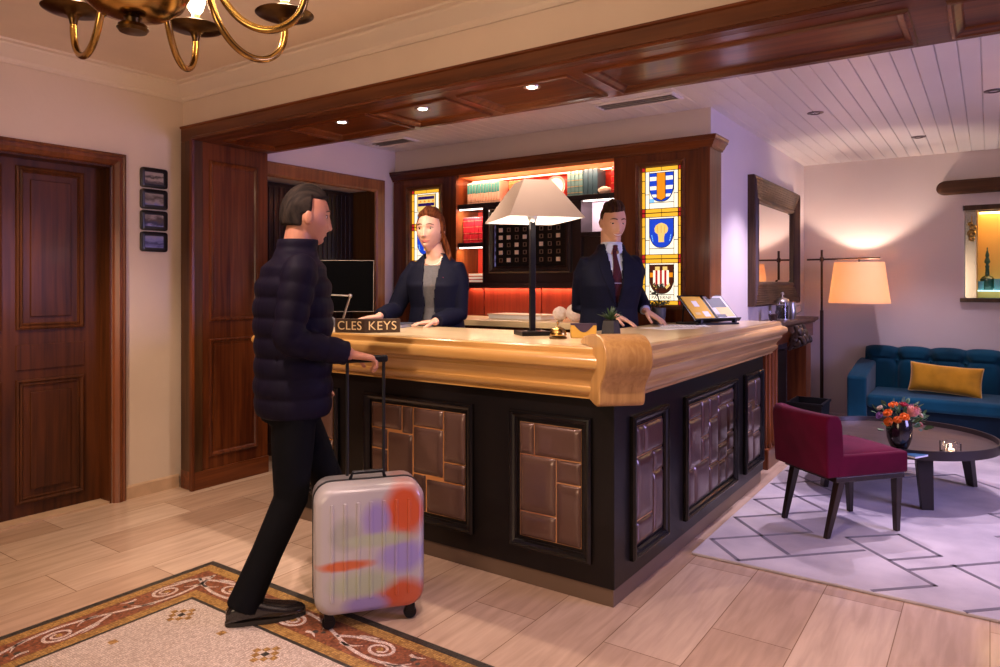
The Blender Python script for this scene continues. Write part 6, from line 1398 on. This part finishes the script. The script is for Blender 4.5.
    if woman:
        def test(c):
            y = c.y - lean * (c.z - .95)
            if y < .03: return False
            z = c.z; lo, hi = -.030 - .02 * smooth01((1.15 - z) / .3), .030 + .040 * smooth01((1.15 - z) / .3)
            if z > 1.10: f = (z - 1.10) / (shz - 1.10); lo, hi = -.030 - .030 * f, .030 + .022 * f
            return lo < c.x < hi and abs(c.x) < .11
    else:
        def test(c):
            y = c.y - lean * (c.z - .95)
            if y < .02: return False
            w = .004 if c.z < 1.10 else .004 + .048 * ((c.z - 1.10) / (shz + .06 - 1.10)) ** .9
            return c.z > 1.09 and abs(c.x) < w
    cut_open(me, test); jo = link_mesh('jacket', me, jac, root); so2 = jo.modifiers.new('thick', 'SOLIDIFY'); so2.thickness = .006; so2.offset = 1
    # surface height of the jacket front for trims
    bm = bmesh.new(); bm.from_mesh(me); from mathutils.bvhtree import BVHTree; bv = BVHTree.FromBMesh(bm)
    def front(x, z, off): 
        h = bv.ray_cast(Vector((x, .6, z)), Vector((0, -1, 0)))
        return Vector((x, (h[0].y if h[0] is not None and h[0].y > -.02 else .06 + lean * (z - .95)) + off, z))
    if not woman:
        lap = mats[1]
        for sg in (-1, 1):
            n = 12; L0, L1 = [], []
            for i in range(n + 1):
                f = i / n; z = 1.11 + (shz + .060 - 1.11) * f; xi = .008 + .050 * f ** .9; wdt = .012 + .050 * math.sin(PI * min(1, f * 1.12) * .60) if f < .80 else .050 - .030 * (f - .8) / .2
                L0.append(front(sg * (xi + .004), z, .010)); L1.append(front(sg * (xi + wdt), z - .012 * f, .0105))
            rows = [[tuple(a), tuple((a + b2) / 2 + Vector((0, .003, 0))), tuple(b2), tuple(b2 - Vector((0, .005, 0))), tuple(a - Vector((0, .006, 0)))] for a, b2 in zip(L0, L1)]
            MB().loft(rows).build('lapel', lap, jo, smooth=True, angle=40, world=False)
        # collar and tie
        bm2 = bmesh.new(); bm2.from_mesh(so.data); bs = BVHTree.FromBMesh(bm2)
        def sh(x, z, off):
            h = bs.ray_cast(Vector((x, .6, z)), Vector((0, -1, 0))); return Vector((x, (h[0].y if h[0] is not None else .05) + off, z))
        rows = []
        for i in range(14):
            f = i / 13; z = shz + .068 - f * (shz + .068 - 1.06); w = .012 + .024 * smooth01(f * 1.4); rows.append([tuple(sh(0, z, .004) + Vector((-w, 0, 0))), tuple(sh(0, z, .009)), tuple(sh(0, z, .004) + Vector((w, 0, 0))), tuple(sh(0, z, .001))])
        MB().loft(rows).build('tie', mats[6], root, smooth=True, angle=50, world=False)
        kn = sh(0, shz + .070, .010); MB().loft([[tuple(kn + Vector((x * a, y * .010, z))) for x, y in ((-1, 0), (-.5, .8), (.5, .8), (1, 0), (.5, -.8), (-.5, -.8))] for a, z in ((.013, -.022), (.018, -.006), (.020, .010), (.014, .014))]).build('tie_knot', mats[6], root, smooth=True, angle=60, world=False)
        cl = sh(0, 1.235, .011); MB().box(cl.x - .024, cl.x + .024, cl.y - .002, cl.y + .003, cl.z - .003, cl.z + .003).build('tie_clip', M_steel, root, world=False)
        for sg in (-1, 1):
            c0 = sh(sg * .010, shz + .086, .012); c1 = sh(sg * .042, shz + .100, .006); c2 = sh(sg * .054, shz + .052, .014); c3 = sh(sg * .030, shz + .026, .016)
            nn = Vector((0, .004, 0)); MB().add([tuple(q) for q in (c0, c1, c2, c3, c0 - nn, c1 - nn, c2 - nn, c3 - nn)], [(0, 1, 2, 3), (7, 6, 5, 4), (0, 4, 5, 1), (1, 5, 6, 2), (2, 6, 7, 3), (3, 7, 4, 0)]).build('collar_point', top, so, world=False)
        b3 = front(.014, 1.075, .006); MB().sphere(tuple(b3), (.009, .004, .009), 12, 8).build('jacket_button', M_blackm, jo, smooth=True, world=False)
        for sg, S, E, Wl, fl in arms:
            d = (Wl - E).normalized(); MB().tube([Wl - d * .035, Wl - d * .004], [.034, .033], 18).build('shirt_cuff', top, root, smooth=True, angle=50, world=False)
    else:
        for sg in (-1, 1):
            pts = [front(sg * (.034 + (.022 if f > .5 else .03 * (.5 - f)) ), 0.86 + (shz - .02 - .86) * f, .006) for f in [i / 16 for i in range(17)]]
        p = front(.118, shz - .095, .010); MB().lathe([(0, 0), (.011, 0), (.009, .004), (0, .005)], (0, 0, 0), 12, Matrix.Rotation(-PI / 2, 3, 'X')).build('lapel_pin', mat('crimson_pin', (.30, .01, .05), .4), jo, smooth=True, world=False).location = (-.085, p.y, p.z)
        # necklace
        pts = []
        for i in range(21):
            a = PI * (i / 20); x = .060 * math.cos(a); z = shz + .045 - .055 * math.sin(a); h = None; bmn = None; pts.append(bend((x, .045 + .035 * math.sin(a), z)))
        MB().tube(pts, .0016, 6).build('necklace', M_steel, root, smooth=True, world=False)
    for sg in (-1, 1): shoe(root, (sg * .095, -.075, .0), (sg * .12, 1, 0), M_shoe, .24 if woman else .28, .042 if woman else .05)
    return root, Mh, arms, jo
M_shoe = mat('black_shoe_leather', (.012, .009, .009), .25, coat=.5)
M_navy = cloth('navy_wool', (.0035, .0042, .016), .0, .75, .10, .15, 30); M_navyd = cloth('navy_suit_wool', (.0035, .0042, .015), .0, .75, .10, .15, 30)
for q_ in (M_navy, M_navyd): q_.node_tree.nodes['Principled BSDF'].inputs['Specular IOR Level'].default_value = .2
M_greytop = cloth('grey_knit', (.13, .125, .135), .2, .85, .3, .12, 60); M_shirt = cloth('pale_blue_shirt', (.50, .56, .70), .1, .7, .1, .05, 20); M_tie = cloth('burgundy_tie', (.045, .005, .012), .2, .5, .3, .3, 120)
M_trou = cloth('dark_trousers', (.0035, .0035, .005), .0, .8, .1, .1, 20)
R3 = Vector((.822, .569, 0)); F3 = Vector((-.569, .822, 0))
hw_ = hair_mat('auburn_hair', (.055, .014, .005), (.20, .058, .018)); hm_ = hair_mat('dark_brown_hair', (.022, .010, .006), (.085, .040, .020))
skw = skin_mat('fair_skin', (.68, .38, .27)); skm = skin_mat('light_skin', (.66, .37, .25))
# receptionist (woman)
wl = Vector((-2.965, 3.555, .12))
wroot, Mhw, warms, wj = staff('person in open navy blazer and grey top standing behind the desk near the wooden sign', wl, (.36, -.96), 1.725, True,
    (-3.095, 3.165, 1.150), -R3 * 1 - F3 * .25 + Vector((0, 0, -.10)), (-2.790, 3.330, 1.118), -R3 * 1 - F3 * .30 + Vector((0, 0, -.06)), -.06, .0, 1.14, (skw, M_navy, M_greytop, M_trou, hw_, mat('auburn_brow', (.045, .014, .007), .7)), 1.36, .205, .03, .028)
def fw_(dx, dy, dz):
    top = smooth01((dz - .58 + .16 * abs(dx)) / .14) if dy > 0 else 1
    side = smooth01((.34 - dy) / .18) * smooth01((dz + .30 + .25 * dy) / .25)
    back = smooth01((-.05 - dy) / .25) * smooth01((dz + .75) / .2)
    c = max(top if dy > 0 else side if dz < .4 else 1, side, back); return -.012 + c * (.021 + .008 * max(0, dz))
hair = hair_cap(wroot, Mhw, 1.14, fw_, hw_)
T = lambda p: Mhw @ (Vector(p) * 1.14)
MB().tube([T((.0, -.100, .045)), T((.0, -.128, .045)), T((.012, -.150, .010)), T((.030, -.150, -.05)), T((.040, -.138, -.11)), T((.045, -.120, -.17)), T((.048, -.105, -.225))], [.020, .030, .036, .036, .032, .024, .008], 18, flat=.75).build('ponytail', hw_, hair, smooth=True, angle=80, world=False)
MB().tube([T((-.068, .02, .02)), T((-.082, .0, -.04)), T((-.094, -.02, -.10)), T((-.112, -.005, -.15)), T((-.122, .01, -.185))], [.008, .014, .020, .018, .005], 12, flat=.6).build('loose_lock', hw_, hair, smooth=True, angle=80, world=False)
# receptionist (man)
ml = Vector((-1.975, 4.055, .12))
mroot, Mhm, marms, mj = staff('person in navy suit, pale shirt and burgundy tie leaning over papers on the desk', ml, (.72, -.70), 1.745, False,
    (-1.900, 3.965, 1.165), R3 * .85 - F3 * .25 + Vector((0, 0, -.42)), (-1.800, 4.225, 1.180), R3 * .75 - F3 * .45 + Vector((0, 0, -.50)), .06, -.20, 1.02, (skm, M_navyd, M_shirt, M_trou, hm_, M_brow, M_tie), 1.385, .215, .10)
def fm_(dx, dy, dz):
    top = smooth01((dz - .52 + .10 * dx) / .12) if dy > 0 else 1
    side = smooth01((.16 - dy) / .12) * smooth01((dz + .02 + .25 * min(0, dy) * -1) / .10)
    back = smooth01((-.20 - dy) / .2) * smooth01((dz + .50) / .15)
    c = max(top if dy > 0 else (side if dz < .5 else 1), side, back); lift = .013 * smooth01((dz - .35) / .4) + (.002 * smooth01((dy - .1) / .4) * smooth01((dz - .5) / .3))
    return -.012 + c * (.0165 + lift * .9)
hair_cap(mroot, Mhm, 1.02, fm_, hm_, strands=30, amp=.0035)
# ---------------------------------------------------------------- traveller with the suitcase
hd_ = (R3 * .90 + F3 * .42).normalized(); tl = Vector((-2.425, 1.955, .003)); yaw = heading(hd_.x, hd_.y)
tr = empty('person', tl, 'person in dark quilted jacket and black trousers walking past the desk with a suitcase', 'person', None, rz=yaw)
Mi = (Matrix.Translation(tl) @ Matrix.Rotation(yaw, 4, 'Z')).inverted(); H = 1.765; k = 1.03
skt = skin_mat('tanned_skin', (.50, .22, .14)); ht_ = hair_mat('short_dark_hair', (.012, .009, .008), (.035, .025, .02))
Mh = Matrix.Translation((0, .065, H - .13)) @ Matrix.Rotation(.0, 4, 'Z') @ Matrix.Rotation(-.10, 4, 'X')
mb = MB(); mb.loft([[tuple(Mh @ Vector(p)) for p in r] for r in sph_grid(lambda a, b2, c: head_vertex(a, b2, c, k))])
for sg in (-1, 1):
    e = MB(); e.sphere((0, 0, 0), (.009, .018, .031), 14, 10); mb.add([tuple(Mh @ (Vector(v) + Vector((sg * .077, -.006, -.010)))) for v in e.v], e.f)
mb.tube([(0, .0, 1.38), (0, .015, 1.47), (0, .03, 1.53), Mh @ Vector((0, -.022, -.055))], [.085, .070, .060, .058], 24)
mb.loft([ssec(*s) for s in interp([(.88, 0, 0, .15, .10), (1.04, 0, 0, .13, .095), (1.24, 0, .01, .155, .11), (1.38, 0, .01, .16, .09), (1.45, 0, .01, .08, .06)])])
anA, anB = (.095, -.19, .085), (-.085, .20, .085)      # right foot behind, left foot ahead
knA, knB = (.092, -.015, .47), (-.088, .165, .49)
leg_tubes(mb, (.088, 0, .90), knA, anA, (.075, .052, .048, .036)); leg_tubes(mb, (-.088, .0, .90), knB, anB, (.075, .052, .048, .036))
# grip on the trolley handle; other arm swings back
HB = Vector((-2.105, 2.095, 1.035))                        # centre of the handle bar (world)
Wr = Mi @ (HB - hd_ * .075 + Vector((0, 0, .028))); S = Vector((.185, .01, 1.41)); E, Wr = ik(S, Wr, .295, .27, (.25, -.9, -.5))
Sl = Vector((-.185, .01, 1.41)); Wl2 = Vector((-.25, .13, .90)); El, Wl2 = ik(Sl, Wl2, .295, .27, (-.3, -1, -.2))
for (a, b2, c) in ((S, E, Wr), (Sl, El, Wl2)): mb.tube([a, a.lerp(b2, .5), b2, b2.lerp(c, .5), c], [.042, .038, .034, .031, .026], 14)
fd = (Mi.to_3x3() @ hd_); hand(mb, Wr, (fd + Vector((0, 0, -.22))).normalized(), (0, 0, 1), (-1, 0, 0), 1.03, .95, .04); hand(mb, Wl2, (0, .25, -1), (-1, 0, 0), (0, 1, 0), 1.03, .55, .06)
link_mesh('body', voxel(mb, .0042, 1), skt, tr)
face_parts(tr, Mh, k, skt, M_brow, M_lipm, gaze=-.1, smile=.1)
def ft_(dx, dy, dz):
    top = smooth01((dz - .55) / .12) if dy > 0 else 1
    side = smooth01((.12 - dy) / .12) * smooth01((dz + .05) / .10); back = smooth01((-.2 - dy) / .2) * smooth01((dz + .55) / .15)
    c = max(top if dy > 0 else (side if dz < .5 else 1), side, back); return -.012 + c * (.018 + .008 * max(0, dz))
hair_cap(tr, Mh, k, ft_, ht_, strands=16)
M_puff = cloth('quilted_navy_nylon', (.007, .005, .015), .0, .62, .08, .12, 20)
def puff(z): return .012 * abs(math.sin(PI * (z - .80) / .082)) ** .6
mb = MB(); zz = [(.80, .178, .142), (.90, .186, .150), (1.05, .184, .146), (1.22, .202, .152), (1.34, .212, .142), (1.41, .195, .118), (1.455, .130, .092), (1.49, .088, .082), (1.535, .082, .080)]
rings = []
for i in range(150):
    f = i / 149; z = .80 + .735 * f
    for q in range(len(zz) - 1):
        if zz[q][0] <= z <= zz[q + 1][0] + 1e-6: g = (z - zz[q][0]) / (zz[q + 1][0] - zz[q][0]); g = g * g * (3 - 2 * g); rx = zz[q][1] + (zz[q + 1][1] - zz[q][1]) * g; ry = zz[q][2] + (zz[q + 1][2] - zz[q][2]) * g; break
    pz_ = puff(z) if z < 1.46 else .004 * abs(math.sin(PI * (z - 1.46) / .04)); rings.append(ssec(z, 0, .008 + .02 * max(0, z - 1.4) / .13, rx + pz_, ry + pz_))
mb.loft(rings)
for (a, b2, c) in ((S, E, Wr), (Sl, El, Wl2)):
    pts = []; rad = []; L1, L2_ = (b2 - a).length, (c - b2).length
    for i in range(64):
        s = (L1 + L2_ * .93) * i / 63; p = a.lerp(b2, s / L1) if s < L1 else b2.lerp(c, (s - L1) / L2_); pts.append(p); rad.append(.066 - .022 * s / (L1 + L2_) + .008 * abs(math.sin(PI * s / .075)) ** .6)
    sm = [pts[max(0, i - 2)] * .25 + pts[i] * .5 + pts[min(63, i + 2)] * .25 for i in range(64)]; mb.tube([a + Vector((-.03 if a.x > 0 else .03, 0, .0))] + sm, [.062] + rad, 20)
link_mesh('quilted_jacket', voxel(mb, .0065, 1), M_puff, tr)
MB().tube([(0, .163 + .0, z) for z in (.82, .9)], .002, 6)
mb = MB(); mb.loft([ssec(*s) for s in interp([(.78, 0, 0, .165, .120), (.90, 0, 0, .172, .125), (1.0, 0, 0, .160, .115)])])
for kn, an, sg in ((knA, anA, 1), (knB, anB, -1)):
    kn, an, hp = Vector(kn), Vector(an), Vector((sg * .088, 0, .86)); mb.tube([hp + Vector((0, 0, .04)), hp, hp.lerp(kn, .5), kn, kn.lerp(an, .5), an.lerp(kn, .1), an - (kn - an).normalized() * .03], [.092, .094, .084, .070, .062, .064, .067], 22)
link_mesh('trousers', voxel(mb, .007, 3), M_trou, tr)
shoe(tr, (.095, -.265, .0), (.06, 1, 0), M_shoe, .305, .052); shoe(tr, (-.088, .13, .0), (-.04, 1, .0), M_shoe, .305, .052)
# ---------------------------------------------------------------- suitcase
sc0 = Vector((-2.085, 2.065, .003)); cyaw = math.atan2((R3 * .95 + F3 * .30).y, (R3 * .95 + F3 * .30).x)
su = empty('wheeled_suitcase', sc0, 'silver grey hard-shell suitcase with red-orange and lilac patches standing beside the walking person', 'suitcase', rz=cyaw)
def suit_mat():
    m = bpy.data.materials.new('printed_suitcase_shell'); m.use_nodes = True; nt = m.node_tree; b = nt.nodes['Principled BSDF']; b.inputs['Roughness'].default_value = .3; b.inputs['Coat Weight'].default_value = .4
    t = _n(nt, 'ShaderNodeTexCoord'); sp = _n(nt, 'ShaderNodeSeparateXYZ'); nt.links.new(t.outputs['Object'], sp.inputs[0]); base = _n(nt, 'ShaderNodeRGB'); base.outputs[0].default_value = (.40, .36, .37, 1); last = base.outputs[0]
    no = _n(nt, 'ShaderNodeTexNoise'); no.inputs['Scale'].default_value = 9; nt.links.new(t.outputs['Object'], no.inputs['Vector'])
    for (cx, cz, rx, rz, col) in ((.13, .50, .085, .085, (.48, .075, .022)), (.02, .47, .055, .06, (.26, .20, .42)), (-.10, .285, .11, .016, (.48, .10, .03)), (.12, .30, .09, .05, (.27, .22, .46)), (.13, .12, .12, .055, (.46, .08, .03)), (-.02, .10, .09, .035, (.25, .20, .42)), (-.04, .20, .12, .04, (.33, .36, .27)), (-.10, .42, .06, .05, (.30, .29, .26)), (.03, .385, .13, .022, (.34, .36, .27))):
        def ma(op, a, b2, c=None):
            q = _n(nt, 'ShaderNodeMath', operation=op)
            for i, v in enumerate((a, b2, c)):
                if v is None: continue
                if isinstance(v, (int, float)): q.inputs[i].default_value = v
                else: nt.links.new(v, q.inputs[i])
            return q.outputs[0]
        dx = ma('MULTIPLY', ma('SUBTRACT', sp.outputs['X'], cx), 1 / rx); dz = ma('MULTIPLY', ma('SUBTRACT', sp.outputs['Z'], cz * .89), .8 / rz); d = ma('ADD', ma('MULTIPLY', dx, dx), ma('MULTIPLY', dz, dz)); d = ma('ADD', d, ma('MULTIPLY', no.outputs['Fac'], 1.0))
        k_ = _n(nt, 'ShaderNodeMapRange'); k_.inputs['From Min'].default_value = .9; k_.inputs['From Max'].default_value = 2.0; k_.inputs['To Min'].default_value = 1; k_.inputs['To Max'].default_value = 0; nt.links.new(d, k_.inputs['Value'])
        mx = _n(nt, 'ShaderNodeMix', data_type='RGBA'); nt.links.new(k_.outputs[0], mx.inputs[0]); nt.links.new(last, mx.inputs[6]); mx.inputs[7].default_value = (*col, 1); last = mx.outputs[2]
    nt.links.new(last, b.inputs['Base Color']); return m
def rring(y, w, z0, z1, r, n=7):
    out = []
    for (cx, cz, s) in ((w - r, z0 + r, -PI / 2), (w - r, z1 - r, 0), (-w + r, z1 - r, PI / 2), (-w + r, z0 + r, PI)):
        for q in range(n): a = s + q * PI / 2 / (n - 1); out.append((cx + r * math.cos(a), y, cz + r * math.sin(a)))
    return out
HW, Z0s, Z1s, TK = .215, .055, .555, .115
sh = MB().loft([rring(-TK, HW - .03, Z0s + .03, Z1s - .03, .05), rring(-TK + .006, HW - .012, Z0s + .012, Z1s - .012, .06), rring(-TK + .03, HW, Z0s, Z1s, .07), rring(TK - .03, HW, Z0s, Z1s, .07), rring(TK - .006, HW - .012, Z0s + .012, Z1s - .012, .06), rring(TK, HW - .03, Z0s + .03, Z1s - .03, .05)]).build('shell', suit_mat(), su, smooth=True, angle=50, world=False)
mb = MB()
for k in range(7):
    x = -.15 + k * .05; mb.box(x - .007, x + .007, -TK - .004, -TK + .01, Z0s + .06, Z1s - .06)
mb.build('shell_rib', MATS.get('x') or sh.data.materials[0], su, bevel=.003, world=False)
MB().loft([rring(-.008, HW + .003, Z0s - .003, Z1s + .003, .072), rring(.008, HW + .003, Z0s - .003, Z1s + .003, .072)]).build('zip_seam', mat('dark_seam', (.02, .02, .022), .5), su, smooth=True, angle=40, world=False)
MB().tube([(-.07, 0, Z1s), (-.06, 0, Z1s + .028), (.06, 0, Z1s + .028), (.07, 0, Z1s)], .008, 10).build('carry_handle', M_blackm, su, smooth=True, world=False)
MB().tube([(-.075, .07, Z1s - .01), (-.075, .07, 1.02)], .007, 10).build('trolley_rod', mat('dark_rod', (.05, .05, .055), .3, .8), su, smooth=True, world=False)
MB().tube([(.075, .07, Z1s - .01), (.075, .07, 1.02)], .007, 10).build('trolley_rod', MATS['dark_rod'], su, smooth=True, world=False)
MB().obox((0, .07, 1.035), (.185, .026, .030)).build('trolley_grip', M_blackm, su, bevel=.009, seg=3, world=False)
for x in (-.16, .16):
    for y in (-.075, .075):
        w = MB().lathe([(0, -.011), (.024, -.011), (.026, -.006), (.026, .006), (.024, .011), (0, .011)], (x, y, .026), 20, Matrix.Rotation(PI / 2, 3, 'X')).build('wheel', M_blackm, su, smooth=True, world=False)
        MB().box(x - .018, x + .018, y - .018, y + .018, .034, Z0s + .01).build('wheel_housing', M_blackm, su, bevel=.004, world=False)
